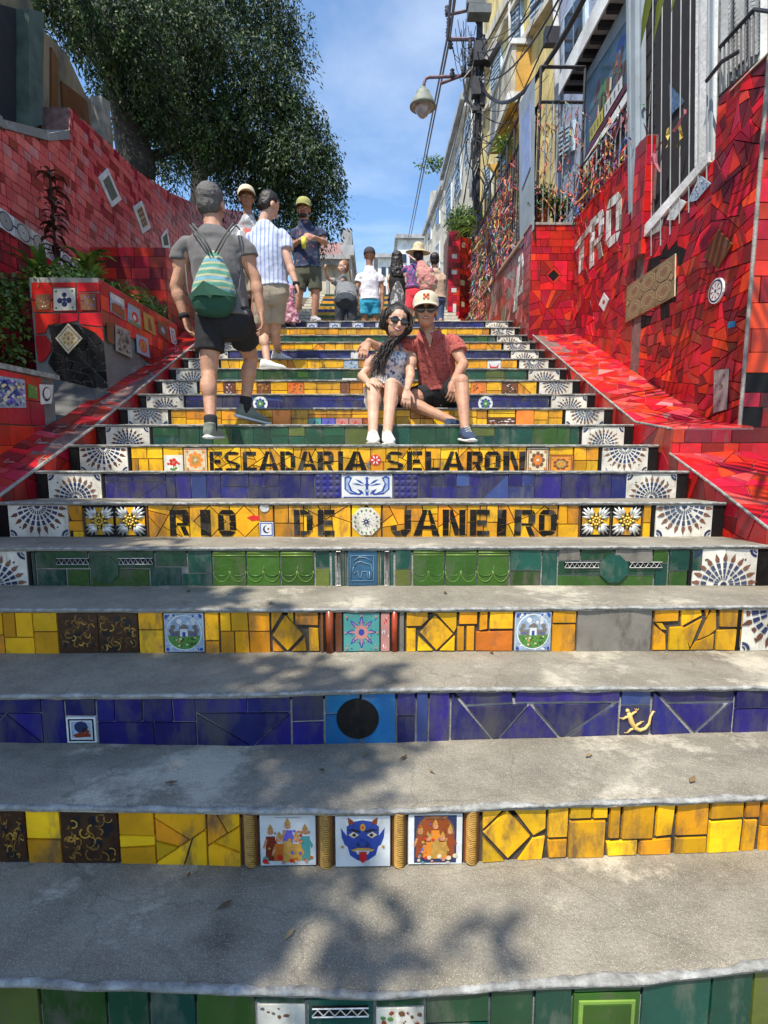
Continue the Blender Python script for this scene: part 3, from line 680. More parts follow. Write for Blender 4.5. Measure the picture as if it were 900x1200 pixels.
# ---- letters -------------------------------------------------------
LET = {
 'E': [rect(0,0,.34,1), rect(.36,.80,1,1), rect(.36,.40,.86,.60), rect(.36,0,1,.20)],
 'R': [rect(0,0,.33,1), [(.35,.80),(.80,.80),(.88,1),(.35,1)], [(.82,.78),(1,.84),(.90,1)], rect(.66,.50,1,.80), [(.35,.38),(.80,.38),(.98,.48),(.35,.50)], [(.52,.36),(.80,.36),(1,0),(.70,0)]],
 'S': [[(.25,.82),(.85,.82),(.96,.92),(.70,1),(.30,1),(.08,.88)], [(.02,.62),(.30,.58),(.30,.80),(.06,.86)], [(.04,.60),(.34,.57),(.96,.40),(.70,.34),(.30,.42)], [(.70,.18),(.98,.20),(.99,.38),(.72,.36)], [(.02,.14),(.28,0),(.74,0),(.96,.16),(.24,.20)]],
 'C': [rect(0,.04,.33,.96), [(.35,.78),(1,.78),(1,.98),(.2,1)], [(.35,.04),(1,.02),(1,.22),(.35,.22)]],
 'A': [[(0,0),(.28,0),(.54,1),(.36,1)], [(.72,0),(1,0),(.64,1),(.55,.96)], rect(.27,.24,.70,.40)],
 'D': [rect(0,0,.32,1), [(.34,.80),(.72,.80),(.92,.86),(.60,1),(.34,1)], rect(.68,.20,1,.79), [(.34,0),(.62,0),(.94,.14),(.72,.19),(.34,.20)]],
 'I': [rect(0,0,1,1)],
 'L': [rect(0,0,.40,1), rect(.42,0,1,.22)],
 'O': [[(0,.18),(.32,.22),(.32,.78),(0,.82)], [(.68,.22),(1,.18),(1,.82),(.68,.78)], [(.02,.84),(.34,.80),(.66,.80),(.98,.84),(.78,1),(.22,1)], [(.22,0),(.78,0),(.98,.16),(.66,.20),(.34,.20),(.02,.16)]],
 'N': [rect(0,0,.28,1), rect(.72,0,1,1), [(.30,1),(.30,.66),(.54,.0),(.70,0),(.70,.30),(.44,1)]],
 'J': [rect(.66,.24,1,1), [(.0,.18),(.22,0),(.76,0),(1,.22),(.62,.24),(.30,.20)], rect(.0,.20,.28,.38)],
 'T': [rect(0,.80,1,1), rect(.34,0,.66,.78)],
}
GYK = gl('glaze_worn_black', (.022, .02, .018), .55, rough=.5, spec=.25, gcol=(.09, .08, .065))
def letter(i, ch, px0, px1, f0=0.06, f1=0.90):
    root, fr, rnd = steps[i]; x0, x1 = sx(i, px0), sx(i, px1); b = rel(i, x0, x1, f0, f1); mb = MB()
    if ch == 'A': x0 -= .004; x1 += .004
    for k, q in enumerate(LET[ch]):
        q = [(x0+(x1-x0)*(p[0]+rnd.uniform(-.012, .012)), b[1]+(b[3]-b[1])*(p[1]+rnd.uniform(-.01, .01))) for p in q]
        for q in shatter(ccw(q), .0011*amin_for(i)/.0045, rnd, 0.0, .28):
            q = inset(q, .0006)
            if q: V, F = tile_vf(fr, ccw(q), .004*rnd.uniform(.8, 1.25), .0075, .001, rnd, .03); mb.add(V, F, rnd.choice([K1, K1, K1, GYK]))
    mb.build('letter_'+ch.lower(), None, root)

# ================= step 1 (green, mostly below the frame)
X = lambda i, p: sx(i, p)
def seg(i, a, b, kind, f0=0.0, f1=1.0): field(i, X(i, a), X(i, b), kind, f0, f1)
field(1, FL, X(1, 45), 'G'); seg(1, 46, 124, G1, .5, 1); seg(1, 46, 124, G2, 0, .48); seg(1, 125, 174, G2); seg(1, 175, 298, 'G')
seg(1, 300, 358, G2, .87, 1); printed(1, X(1, 300), X(1, 358), W1, S_rnd([BRN, GY], 5, 10), f0=.3, f1=.86)
plain(1, X(1, 360), X(1, 438), G3, t=.011, f0=.3, f1=.98, name='relief_tile'); lattice(1, 366, 432, .74, .88)
seg(1, 440, 498, G2, .84, 1); printed(1, X(1, 440), X(1, 498), W1, S_rnd([TER, BRN, PG], 6, 14), f0=.2, f1=.83)
seg(1, 499, 574, G2, .55, 1); seg(1, 499, 574, G3, 0, .54); seg(1, 575, 626, G2); seg(1, 627, 671, G3)
seg(1, 672, 752, G2, .91, 1); seg(1, 672, 752, G1, 0, .9); plain(1, X(1, 678), X(1, 746), ARCHL, f0=.2, f1=.80, h0=.006, t=.004, name='framed_tile'); plain(1, X(1, 683), X(1, 741), ARCH, f0=.24, f1=.76, h0=.009, t=.004, name='framed_tile')
field(1, X(1, 753), FR_, 'G')
# ================= step 2
field(2, FL, X(2, -6), 'Y'); printed(2, X(2, -5), X(2, 27), BR, S_orn(21), name='ornate_tile'); seg(2, 28, 69, 'Y'); printed(2, X(2, 70), X(2, 136), BR, S_orn(22), name='ornate_tile')
seg(2, 137, 180, 'Yr'); seg(2, 180, 281, 'Y'); roll(2, 282, 301, GOLD, True); printed(2, X(2, 303), X(2, 370), W2, S_figs(1)); roll(2, 371, 390, GOLD, True)
printed(2, X(2, 392), X(2, 458), W2, S_demon()); roll(2, 459, 477, GOLD, True); printed(2, X(2, 478), X(2, 543), W2, S_figs(2)); roll(2, 544, 563, GOLD, True)
root, fr, rnd = steps[2]
def pz(i, lst, m=YM, **k):                       # tiles given in riser units: px across, 0..1 up
    root, fr, rnd = steps[i]; out = []
    for q in lst:
        out.append([(X(i, a), zbot(i, X(i, a))+(ztop(i, X(i, a))-zbot(i, X(i, a)))*v) for a, v in q])
    put_tiles(root, fr, out, m, rnd, **k)
pz(2, [[(565,1),(592,1),(566,.6)], [(566,.56),(594,.98),(594,1),(624,.45),(597,.02)], [(566,.5),(566,0),(594,0)], [(600,1),(641,1),(641,.6),(626,.46)], [(626,.42),(641,.45),(638,0),(608,0)], [(642,1),(667,1),(667,.42),(643,.42)],
       [(643,.25),(643,.38),(667,.38),(667,.02),(645,.02)], [(668,1),(694,1),(694,.76),(668,.76)], [(695,1),(713,1),(713,.76),(695,.76)], [(668,.72),(711,.72),(711,0),(668,0)], [(715,1),(728,1),(728,.36),(715,.36)],
       [(730,1),(768,1),(767,.34),(730,.34)], [(712,.3),(750,.32),(750,.02),(715,.02)], [(752,.3),(790,.32),(790,.0),(752,.02)], [(770,1),(792,1),(790,.38),(770,.36)], [(794,1),(832,1),(832,.36),(794,.36)], [(794,.32),(832,.32),(832,0),(794,0)],
       [(833,1),(872,1),(872,.68),(833,.66)], [(833,.62),(872,.64),(871,0),(833,0)], [(874,1),(892,1),(892,.66),(874,.66)], [(874,.62),(890,.62),(889,0),(873,0)]])
field(2, X(2, 893), FR_, 'Yr')
# ================= step 3
field(3, FL, X(3, 46), 'B'); seg(3, 46, 73, B2); seg(3, 74, 110, B1, .62, 1); printed(3, X(3, 74), X(3, 110), W2, [(PKK, rect(.06, .06, .94, .94)), (W2, rect(.12, .12, .88, .88)), (PBL, rect(.16, .2, .84, .84)), (NV, circ(.5, .62, .24, 9)), (TER, [(.2, .3), (.45, .42), (.8, .36), (.82, .24), (.3, .2)]), (PKK, circ(.62, .5, .1, 7)), (TER, circ(.7, .44, .08, 6))], f0=0.02, f1=.6)
seg(3, 111, 340, 'B'); seg(3, 341, 379, B1, .48, 1); seg(3, 341, 379, B2, 0, .47)
seg(3, 380, 422, LB, .62, 1); seg(3, 380, 422, LB, 0, .61); seg(3, 423, 464, LB); disc(3, 419, K1, 0.072)
seg(3, 465, 487, B2, .55, 1); seg(3, 465, 487, B1, 0, .54); seg(3, 488, 502, B3); seg(3, 503, 527, B2)
pz(3, [[(529,0),(529,1),(578,0)], [(531,1),(600,1),(602,.76),(546,.72)], [(547,.68),(620,.74),(586,.02),(580,0)], [(588,0),(657,0),(622,.72)], [(604,.76),(727,.76),(727,1),(604,1)], [(625,.72),(720,.72),(664,.02),(660,0)], [(668,0),(727,0),(727,.74)]], BM)
seg(3, 729, 764, B3, .68, 1); seg(3, 729, 764, B1, 0, .66)
root, fr, rnd = steps[3]
gx, gz = X(3, 746), zbot(3, X(3, 746))+.045; S_ = 0.034/11
gm = MB(); gp = lambda x, y: fr.w(gx+(x)*S_, gz+(y)*S_, .0095)
gm.tube([gp(-8, 13), gp(-6, 8), gp(-4, 2), gp(0, -5), gp(6, -8), gp(12, -6), gp(16, 0), gp(17, 8), gp(20, 14), gp(22, 13)], [.006, .0085, .0095, .0075, .006, .005, .0045, .004, .003, .0015], 8, CRMY := mat('cream_yellow_glaze', (0.75, 0.50, 0.16), 0.3, 0.1))
gm.lathe(gp(-9, 15), [(.0005, .006), (.006, .004), (.007, 0), (.005, -.004)], 10, CRMY, axis=fr.n)
for a, b in (((-6, 8), (-14, 5)), ((-6, 8), (1, 14)), ((0, -5), (-8, -11)), ((0, -5), (7, 1))):
    gm.tube([gp(*a), gp((a[0]+b[0])/2, (a[1]+b[1])/2+1), gp(*b)], [.0045, .004, .003], 6, CRMY)
    for d in (-2.2, 0, 2.2): gm.tube([gp(*b), gp(b[0]*1.12+d, b[1]*1.12+1.5)], .0011, 4, CRMY)
gm.build('gecko_relief', None, root, True)
pz(3, [[(766,0),(766,1),(815,0)], [(768,1),(862,1),(862,.72),(784,.72)], [(785,.68),(852,.68),(818,.02)], [(821,0),(862,0),(862,.70),(856,.68)]], BM)
seg(3, 863, 905, B1, .58, 1); seg(3, 863, 905, B2, 0, .57); field(3, X(3, 906), FR_, 'B')
# ================= step 4
field(4, FL, X(4, 2), 'Y'); seg(4, 2, 66, 'Y'); printed(4, X(4, 67), X(4, 113), BR, S_orn(31), name='ornate_tile'); printed(4, X(4, 114), X(4, 160), BR, S_orn(32), name='ornate_tile')
seg(4, 161, 190, 'Yr'); printed(4, X(4, 191), X(4, 238), W2, S_church()); seg(4, 239, 256, Y1, .32, 1); seg(4, 239, 256, Y2, 0, .31); seg(4, 257, 316, 'Y')
pz(4, [[(317,1),(332,1),(317,.5)], [(318,.42),(334,.94),(355,.44),(336,.03)], [(337,1),(344,1),(344,.70),(336,.9)], [(345,1),(373,1),(373,.66),(345,.68)], [(318,.34),(332,.02),(318,.02)], [(340,.02),(357,.40),(359,.02)], [(361,.02),(361,.62),(373,.6),(374,.02)]])
plain(4, X(4, 375), X(4, 379), BR); roll(4, 380, 392, TER); plain(4, X(4, 393), X(4, 401), BR); printed(4, X(4, 402), X(4, 445), TQ, S_star()); printed(4, X(4, 446), X(4, 457), PK, S_rnd([PR, W2], 3, 12)); roll(4, 458, 467, TER); plain(4, X(4, 468), X(4, 474), GY)
pz(4, [[(476,1),(502,1),(502,.8),(494,.64),(476,.64)], [(476,.6),(488,.6),(488,0),(476,0)], [(492,.48),(510,.92),(532,.44),(512,.03)], [(504,.98),(536,.98),(536,.58),(533,.46),(511,.96)], [(490,.42),(509,.03),(489,.02)], [(515,.03),(534,.42),(534,.02)],
       [(538,1),(560,1),(560,.68),(538,.68)], [(536,.62),(545,.64),(545,.02),(536,.02)], [(547,.64),(557,.64),(557,.02),(547,.02)], [(562,1),(572,1),(572,.56),(562,.52)], [(574,1),(602,1),(602,.56),(574,.56)]])
pz(4, [[(558,.50),(602,.52),(602,.01),(558,.02)]], [(OR, 1)])
printed(4, X(4, 604), X(4, 647), W2, S_church()); seg(4, 648, 676, Y1, .70, 1); seg(4, 648, 676, Y2, 0, .68)
plain(4, X(4, 677), X(4, 765), GY, name='worn_tile')
pz(4, [[(767,1),(796,1),(796,.72),(767,.70)], [(767,.66),(782,.42),(784,.02),(767,.02)], [(786,.58),(803,.60),(812,.05),(810,.02),(786,.02)], [(798,1),(822,1),(824,.86),(800,.58)], [(800,.52),(825,.8),(812,.06)], [(826,1),(832,1),(829,.74)], [(834,1),(840,.98),(842,.52),(834,.38),(820,.26)], [(812,.02),(818,.22),(840,.42),(840,.02)], [(843,1),(872,1),(872,.56),(845,.58)], [(842,.5),(871,.54),(871,.0),(842,.02)], [(768,.70),(778,.68),(784,.5),(776,.52)]])
field(4, X(4, 872), FR_, K1)
# ================= step 5
field(5, FL, X(5, 40), G3); seg(5, 41, 102, G2, .5, 1); seg(5, 41, 75, G3, 0, .49); seg(5, 76, 103, G1, 0, .49); seg(5, 103, 180, G2, .5, 1); seg(5, 104, 173, G1, 0, .49); seg(5, 174, 211, G3, 0, .54); seg(5, 181, 218, G2, .55, 1)
seg(5, 212, 248, G3, 0, .36); seg(5, 219, 248, G3, .37, 1); lattice(5, 66, 104, .62, .80); lattice(5, 139, 179, .62, .80)
disc(5, 122, G2, .068, .47, 'octagon_tile', 8, .009, .006)
for a in range(3): arch_tile(5, 249+39.7*a, 288+39.7*a)
seg(5, 369, 386, G3, .52, 1); seg(5, 369, 386, G4, 0, .50)
for a in (388, 400, 446, 457): seg(5, a, a+4, G3)
for a in (394, 451): lattice(5, a, a+5, .02, .98)
seg(5, 404, 406, G4); plain(5, X(5, 407), X(5, 442), LBD := gl('glaze_steel_blue', (0.02, 0.07, 0.13), .15), t=.010, name='bison_tile')
root, fr, rnd = steps[5]; b = rel(5, X(5, 407), X(5, 442), .06, .94); mb = MB(); bw, bh = b[2]-b[0], b[3]-b[1]
bp_ = lambda x, y: fr.w(b[0]+bw*x, b[1]+bh*y, .0115)
for pts in ([(.12,.1),(.12,.9),(.88,.9),(.88,.1),(.12,.1)], [(.22,.55),(.30,.68),(.45,.72),(.6,.66),(.78,.62),(.84,.45),(.80,.18)], [(.22,.55),(.16,.42),(.24,.34),(.34,.42),(.38,.2),(.46,.2),(.5,.4),(.66,.40),(.68,.18),(.76,.18),(.74,.4)], [(.2,.72),(.4,.86),(.62,.84),(.8,.72)]):
    mb.tube([bp_(*p) for p in pts], .0022, 5, PBLD := mat('pale_steel_glaze', (.12, .22, .30), .3, .2))
mb.build('bison_relief', None, root, True)
seg(5, 443, 445, G4); seg(5, 463, 482, G3, .48, 1); plain(5, X(5, 463), X(5, 482), G4, f0=0, f1=.46)
for a in range(3): arch_tile(5, 484+38*a, 521+38*a)
seg(5, 598, 635, G3, .44, 1); seg(5, 598, 635, G1, 0, .43); seg(5, 636, 654, G3); seg(5, 655, 680, GY, .7, 1); seg(5, 681, 720, G2, .7, 1); seg(5, 721, 765, GY, .66, 1); seg(5, 766, 784, G1, .62, 1)
seg(5, 655, 770, G2, .3, .68); seg(5, 655, 768, G1, 0, .29); seg(5, 769, 784, G3, 0, .6); lattice(5, 662, 702, .50, .66); lattice(5, 738, 776, .50, .66); disc(5, 720, G3, .070, .47, 'octagon_tile', 8, .009, .006)
seg(5, 785, 824, G3, .42, 1); field(5, X(5, 785), FR_, G1, 0, .41)
# ================= step 6  RIO DE JANEIRO
field(6, X(6, 79), X(6, 96), 'Yr'); relief(6, 98, 133); relief(6, 134, 170); plain(6, X(6, 170), X(6, 173), BR)
seg(6, 173, 303, 'Y'); seg(6, 303, 320, Y2, .5, .98); printed(6, X(6, 303), X(6, 320), W2, [(PB, rect(.05, .05, .95, .95)), (W2, rect(.12, .12, .88, .88)), (NV, circ(.52, .5, .28, 12)), (W2, circ(.62, .54, .24, 12)), (TER, circ(.64, .54, .08, 6))], f0=.0, f1=.48)
seg(6, 321, 411, 'Y'); seg(6, 412, 447, 'Y'); o_, bb, h_ = disc(6, 429, W1, .079, .49, 'octagon_plate', 8); print_on(6, 'plate_print', bb, h_, S_plate()); seg(6, 448, 654, 'Y'); disc(6, 310, SILV, .026, .93, 'shard_disc', 10)
for ch, a, b_ in (('R',198,221),('I',234,246),('O',255,276),('D',344,366),('E',372,392),('J',458,482),('A',485,515),('N',519,546),('E',551,574),('I',583,594),('R',603,628),('O',632,653)): letter(6, ch, a, b_, .04, .86)
pz(6, [[(288,.62),(294,.5),(304,.52),(304,.66),(296,.70)]], [(PR, 1)], h0=.0075, t=.003)
seg(6, 655, 679, 'Yr'); plain(6, X(6, 679), X(6, 681), BR); relief(6, 682, 716); relief(6, 718, 753); field(6, X(6, 755), FR_, 'Yr')
# ================= step 7
seg(7, 123, 368, 'B'); root, fr, rnd = steps[7]
def diamond_relief(px0, px1):
    x0, x1 = X(7, px0), X(7, px1); b = plain(7, x0, x1, B2, name='relief_tile'); mb = MB()
    for a in range(4):
        for c in range(4):
            u0, u1, v0, v1 = x0+(x1-x0)*a/4, x0+(x1-x0)*(a+1)/4, b[1]+(b[3]-b[1])*c/4, b[1]+(b[3]-b[1])*(c+1)/4
            mb.add([fr.w(u0, v0, .0085), fr.w(u1, v0, .0085), fr.w(u1, v1, .0085), fr.w(u0, v1, .0085), fr.w((u0+u1)/2, (v0+v1)/2, .015)], [(0,1,4),(1,2,4),(2,3,4),(3,0,4)], B2)
    mb.build('pyramid_relief', None, root)
diamond_relief(369, 399); printed(7, X(7, 400), X(7, 460), W2, S_azulejo(), name='azulejo_tile'); diamond_relief(461, 490)
P = []
for a, b_ in ((491,505),(505,535),(535,566),(566,596),(596,627),(627,658),(658,690),(690,717),(717,735)):
    rr2 = rnd.random()
    if b_-a < 20 or rr2 < .3: P += [cellpoly(7, X(7, a), X(7, b_))]
    elif rr2 < .8: P += [cellpoly(7, X(7, a), X(7, b_), 0, .5), cellpoly(7, X(7, a), X(7, (a+b_)/2), .5, 1), cellpoly(7, X(7, (a+b_)/2), X(7, b_), .5, 1)]
    else: c = cellpoly(7, X(7, a), X(7, b_)); P += [[c[0], c[1], c[2]], [c[0], c[2], c[3]]]
put_tiles(root, fr, P, BM, rnd)
# ================= step 8  ESCADARIA SELARON
field(8, FL, X(8, 190), 'Y'); seg(8, 191, 214, Y1, .55, 1); printed(8, X(8, 191), X(8, 214), W1, S_flower(), f0=0, f1=.7); printed(8, X(8, 215), X(8, 242), CRM, S_ornate(CRM, OR, GOLD))
seg(8, 243, 617, 'Y')
for ch, a, b_ in (('E',245,260),('S',262,281),('C',284,300),('A',303,326),('D',328,346),('A',348,371),('R',372,391),('I',396,402),('A',405,430),('S',452,473),('E',477,495),('L',499,515),('A',519,544),('R',547,566),('O',568,587),('N',590,616)): letter(8, ch, a, b_, .04, .84)
o_, bb, h_ = disc(8, 440, PR, .036, .5, 'red_flower_disc', 10); print_on(8, 'flower_print', bb, h_, [(W2, [(.5+.46*math.cos(t_), .5+.46*math.sin(t_)), (.5+.3*math.cos(t_+.25), .5+.3*math.sin(t_+.25)), (.5+.1*math.cos(t_), .5+.1*math.sin(t_)), (.5+.3*math.cos(t_-.25), .5+.3*math.sin(t_-.25))]) for t_ in [2*PI*k/6 for k in range(6)]])
pz(8, [[(428,.3),(434,.55),(433,.1)], [(318,.98),(326,.98),(323,.8)]], [(GY, 1)], h0=.0075, t=.003)
printed(8, X(8, 618), X(8, 643), CRM, S_ornate(CRM, BRN, OR)); seg(8, 644, 672, Y1, .7, 1); printed(8, X(8, 644), X(8, 672), OR, S_ornate(OR, BRN, GOLD, 1), f0=0, f1=.68); field(8, X(8, 673), FR_, 'Yr')
# ================= steps 9..19
field(9, FL, FR_, 'G')
field(10, FL, X(10, 319), 'Yr'); plain(10, X(10, 319), X(10, 341), OR); seg(10, 341, 361, 'Y'); seg(10, 361, 441, 'Yr', .52, 1)
for k, (m, c) in enumerate(((TQ, NV), (VI, PB), (PK, PR), (PK, PR), (TER, GOLD))):
    printed(10, X(10, 361+16*k), X(10, 376.5+16*k), m, [(c, [(.3, .2), (.45, .2), (.6, .5), (.5, .8), (.42, .5)]), (c, circ(.7, .4, .07, 6)), (c, circ(.25, .6, .06, 6))], f0=0, f1=.5)
seg(10, 441, 571, 'Yr'); seg(10, 572, 604, 'Yr', .55, 1); printed(10, X(10, 572), X(10, 604), BR, S_rnd([OR, PKK, W2], 41, 20), f0=0, f1=.54, name='ornate_tile'); plain(10, X(10, 605), X(10, 626), OR); field(10, X(10, 626), FR_, 'Yr')
field(11, FL, FR_, 'B')
for p in (305, 569): o_, bb, h_ = disc(11, p, W2, .062, .48, 'round_plate', 18); print_on(11, 'plate_print', bb, h_, S_ornate(W2, PB, PG)[2:])
field(12, FL, X(12, 262), 'Yr')
printed(12, X(12, 262), X(12, 276), BR, S_rnd([W2, PKK, TER], 42, 14), name='ornate_tile'); seg(12, 276, 301, 'Yr'); printed(12, X(12, 301), X(12, 317), BR, S_rnd([OR, PKK, GOLD], 43, 16), name='ornate_tile'); seg(12, 317, 337, 'Yr')
printed(12, X(12, 337), X(12, 356), OR, S_rnd([BRN, PR, GOLD], 44, 18), name='ornate_tile'); seg(12, 356, 399, 'Yr'); printed(12, X(12, 399), X(12, 410), BR, S_rnd([VI, OR, GY], 45, 8), name='ornate_tile'); seg(12, 410, 552, 'Y')
printed(12, X(12, 552), X(12, 570), OR, S_rnd([BRN, TER, GOLD], 46, 18), name='ornate_tile'); seg(12, 570, 588, 'Yr'); printed(12, X(12, 588), X(12, 607), BR, S_rnd([W2, TER, PKK], 47, 16), name='ornate_tile'); field(12, X(12, 607), FR_, 'Y')
field(13, FL, X(13, 371), 'G'); seg(13, 371, 401, G3); plain(13, X(13, 401), X(13, 418), W2, f0=.15, f1=.45); plain(13, X(13, 401), X(13, 418), G1, f0=.45, f1=1); plain(13, X(13, 401), X(13, 418), G1, f0=0, f1=.15); field(13, X(13, 418), FR_, 'G')
for p in (549, 558, 563, 572): 
    pass
field(14, FL, X(14, 403), 'Y'); printed(14, X(14, 403), X(14, 420), PBL, S_rnd([W2, PB, PG], 48, 14), name='printed_tile'); seg(14, 420, 571, 'Yr'); printed(14, X(14, 571), X(14, 587), W2, [(PR, [(.1, .8), (.3, .5), (.7, .5), (.9, .8), (.8, .4), (.7, .1), (.3, .1), (.2, .4)]), (PB, circ(.5, .15, .12, 8))]); field(14, X(14, 587), FR_, 'Yr')
field(15, FL, X(15, 411), 'B'); printed(15, X(15, 411), X(15, 421), W2, S_rnd([PKK, PB], 49, 8)); field(15, X(15, 421), FR_, 'B')
field(16, FL, FR_, 'Y'); field(17, FL, FR_, 'G'); field(18, FL, FR_, 'Yr')
field(19, FL, X(19, 345), 'B'); k = 345
while k < 470:
    seg(19, k, k+14, B1); printed(19, X(19, k+14), X(19, k+27), W2, S_ornate(W2, PB, PBL)); k += 27
field(19, X(19, k), FR_, 'B')

# steps pattern again on the second flight, seen small between the people
# ------------------------------------------------------------------ frames that can be hit by a pixel ray
def frpx(fr, px, py):
    d = ray(px, py); o = Vector((0, 0, CZ)); t = (fr.o-o).dot(fr.n)/d.dot(fr.n); return fr.to(o+d*t)
def qp(fr, pts): return ccw([frpx(fr, *p) for p in pts])
FX = lambda X: Fr((X, 0, 0), (0, -1, 0), (0, 0, 1))      # plane facing -X (things on the right); x = -Y
FXL = lambda X: Fr((X, 0, 0), (0, 1, 0), (0, 0, 1))      # plane facing +X (things on the left); x = Y
FY = lambda Y: Fr((0, Y, 0), (1, 0, 0), (0, 0, 1))       # plane facing the camera
def slab(fr, poly, t, m, name, parent=None, h=0.0):
    """solid slab of thickness t behind the plane"""
    mb = MB(); mb.prism([fr.w(p[0], p[1], h) for p in ccw(poly)], -fr.n*t); return mb.build(name, m, parent)
def plate(fr, poly, m, name, parent, t=0.012, h=0.0, bev=0.0015):
    V, F = tile_vf(fr, ccw(poly), t, h, bev, R, 0.0); return mesh(name, V, F, m, parent)
def quad_print(fr, q, shapes, name, parent, h):
    """print on a general quad (bl, br, tr, tl) given in plane coords"""
    mb = MB()
    def bl(u, v):
        a = [(1-u)*(1-v), u*(1-v), u*v, (1-u)*v]; return (sum(a[k]*q[k][0] for k in range(4)), sum(a[k]*q[k][1] for k in range(4)))
    for k, (m, pts) in enumerate(shapes):
        P = ccw([bl(.03+.94*u, .03+.94*v) for u, v in pts]); mb.add([fr.w(p[0], p[1], h+0.00013*(k+1)) for p in P], [tuple(range(len(P)))], m)
    return mb.build(name, None, parent)
def art(fr, pts, base, shapes, parent, name='printed_tile', h=0.008, t=0.006):
    """printed tile whose corners (bl, br, tr, tl) are seen at pts"""
    q = [frpx(fr, *p) for p in pts]
    V, F = tile_vf(fr, ccw(q), t, h, 0.001, R, 0.0); o = mesh(name, V, F, base, parent)
    if shapes: quad_print(fr, q, shapes, name+'_print', parent, h+t)
    return o
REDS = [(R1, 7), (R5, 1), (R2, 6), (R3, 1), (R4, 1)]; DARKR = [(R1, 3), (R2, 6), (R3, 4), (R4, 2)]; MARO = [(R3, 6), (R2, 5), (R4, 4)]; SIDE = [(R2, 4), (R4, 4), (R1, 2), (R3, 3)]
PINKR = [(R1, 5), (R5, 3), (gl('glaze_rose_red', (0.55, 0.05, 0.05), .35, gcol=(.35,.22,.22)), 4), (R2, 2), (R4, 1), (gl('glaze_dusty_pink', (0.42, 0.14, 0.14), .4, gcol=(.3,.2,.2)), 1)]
SHEENR = [(gl('glaze_skysheen_red', (0.58, 0.085, 0.075), .3, gcol=(.20,.10,.09)), 6), (gl('glaze_skysheen_coral', (0.66, 0.15, 0.12), .25, gcol=(.22,.1,.09)), 4), (R2, 1), (R4, 2), (gl('glaze_skysheen_rose', (0.52, 0.17, 0.17), .4, gcol=(.2,.12,.12)), 3)]  # left wall reds, with the pink sheen of the sky put into the colour

# ------------------------------------------------------------------ ground, landings, second flight
g = MB(); g.add([(-600, -600, -0.36), (600, -600, -0.36), (600, 900, -0.36), (-600, 900, -0.36)], [(0, 1, 2, 3)]); struct('ground', g, CEMD)
g = MB(); g.box((-3.0, -3.0, -0.34), (3.0, 1.02, zbot(1, 0))); struct('street_pavement', g, CEM)
g = MB(); g.box((-3.2, YS[18]+2.6, 0.2), (3.0, 10.2, ZL-0.004)); struct('landing', g, CEM)
Y2 = 10.0
for k in range(16):
    Yk = Y2+0.36*k; z0, z1 = ZL+0.15*k, ZL+0.15*(k+1)
    g = MB(); g.box((-1.75, Yk+0.01, z0-0.5), (1.84, Yk+0.4, z1)); rt = struct('stair_step', g, CEM); fr = FY(Yk+0.008); rnd = random.Random(900+k)
    ms = [YM, BM, YM, GM][k % 4]; P = []
    x = -1.35
    while x < 1.44: w = rnd.uniform(.2, .4); P.append(rect(x, z0, min(1.45, x+w), z1-.012)); x += w
    put_tiles(rt, fr, P, ms, rnd)
    put_tiles(rt, fr, [rect(-1.75, z0, -1.36, z1-.012), rect(1.46, z0, 1.84, z1-.012)], [(W1, 1)], rnd, name='fan_tile')
g = MB(); g.box((-6, Y2+0.36*16+0.02, 0), (8, 60, ZL+0.15*16)); struct('upper_street', g, CEM)
ZU = ZL+0.15*16
# soil/rock behind the side walls so nothing floats
g = MB(); g.prism([(-3.45, -2, -0.3), (-3.45, 16, -0.3), (-3.45, 16, 6.6), (-3.45, 9, 3.8), (-3.45, 3.0, 1.2), (-3.45, -2, 0.3)], (-12, 0, 0)); struct('hillside', g, mat('dry_earth', (.10,.075,.05), .95, .4, 2, bump=.8, bscale=8))
g = MB(); g.prism([(2.9, -2, -0.3), (2.9, 30, -0.3), (2.9, 30, 5.1), (2.9, 13, 5.0), (2.9, 8, 2.9), (2.9, 3.4, 1.3), (2.9, -2, 0.2)], (9, 0, 0)); struct('hillside_terrace', g, CEMD)

# ------------------------------------------------------------------ RIGHT RAMP
XR, XW = SR+0.012, 2.37
def ramp(name, inner, outer, mats, cell, label, zdown=0.55, seed=1, mode='shatter', endface=None):
    """inner/outer: lists of 3D points, far to near; top surface tiled, body solid"""
    rnd = random.Random(seed)
    V = []; F = []; n = len(inner)
    for a, b in zip(inner, outer): V += [a, b, Vector((b.x, b.y, b.z-zdown)), Vector((a.x, a.y, a.z-zdown))]
    for k in range(n-1):
        for j in range(4): F.append((k*4+j, k*4+(j+1) % 4, (k+1)*4+(j+1) % 4, (k+1)*4+j))
    F += [(0, 1, 2, 3), tuple((n-1)*4+j for j in (3, 2, 1, 0))]
    root = mesh(name, V, F, GROUTR); setp(root, label, 'ramp')
    for k in range(n-1):
        A, B, C, D = inner[k+1], outer[k+1], outer[k], inner[k]     # near-in, near-out, far-out, far-in
        if inner[0].x < 0: A, B, C, D = B, A, D, C
        u = (B-A); v = (D-A)+(C-B); nrm = u.cross(v).normalized(); v = nrm.cross(u)
        fr = Fr((A+B+C+D)/4+nrm*0.001, u, v); poly = ccw([fr.to(p) for p in (A, B, C, D)])
        P = shatter(poly, cell, rnd, None if mode == 'shatter' else 0.0, 0.25) if mode == 'shatter' else shatter(poly, cell, rnd, 0.0, 0.12)
        put_tiles(root, fr, P, mats, rnd, t=0.006, bev=.0015, limit=280//(n-1), tilt=.02)
    return root
ri = [PX(625, 393, XR), PX(700, 458, XR), PX(745, 495, XR), PX(788, 503, XR)]
def outer_at(Y, pts):                       # outer edge height from its own traced line
    return pl(pts, Y)
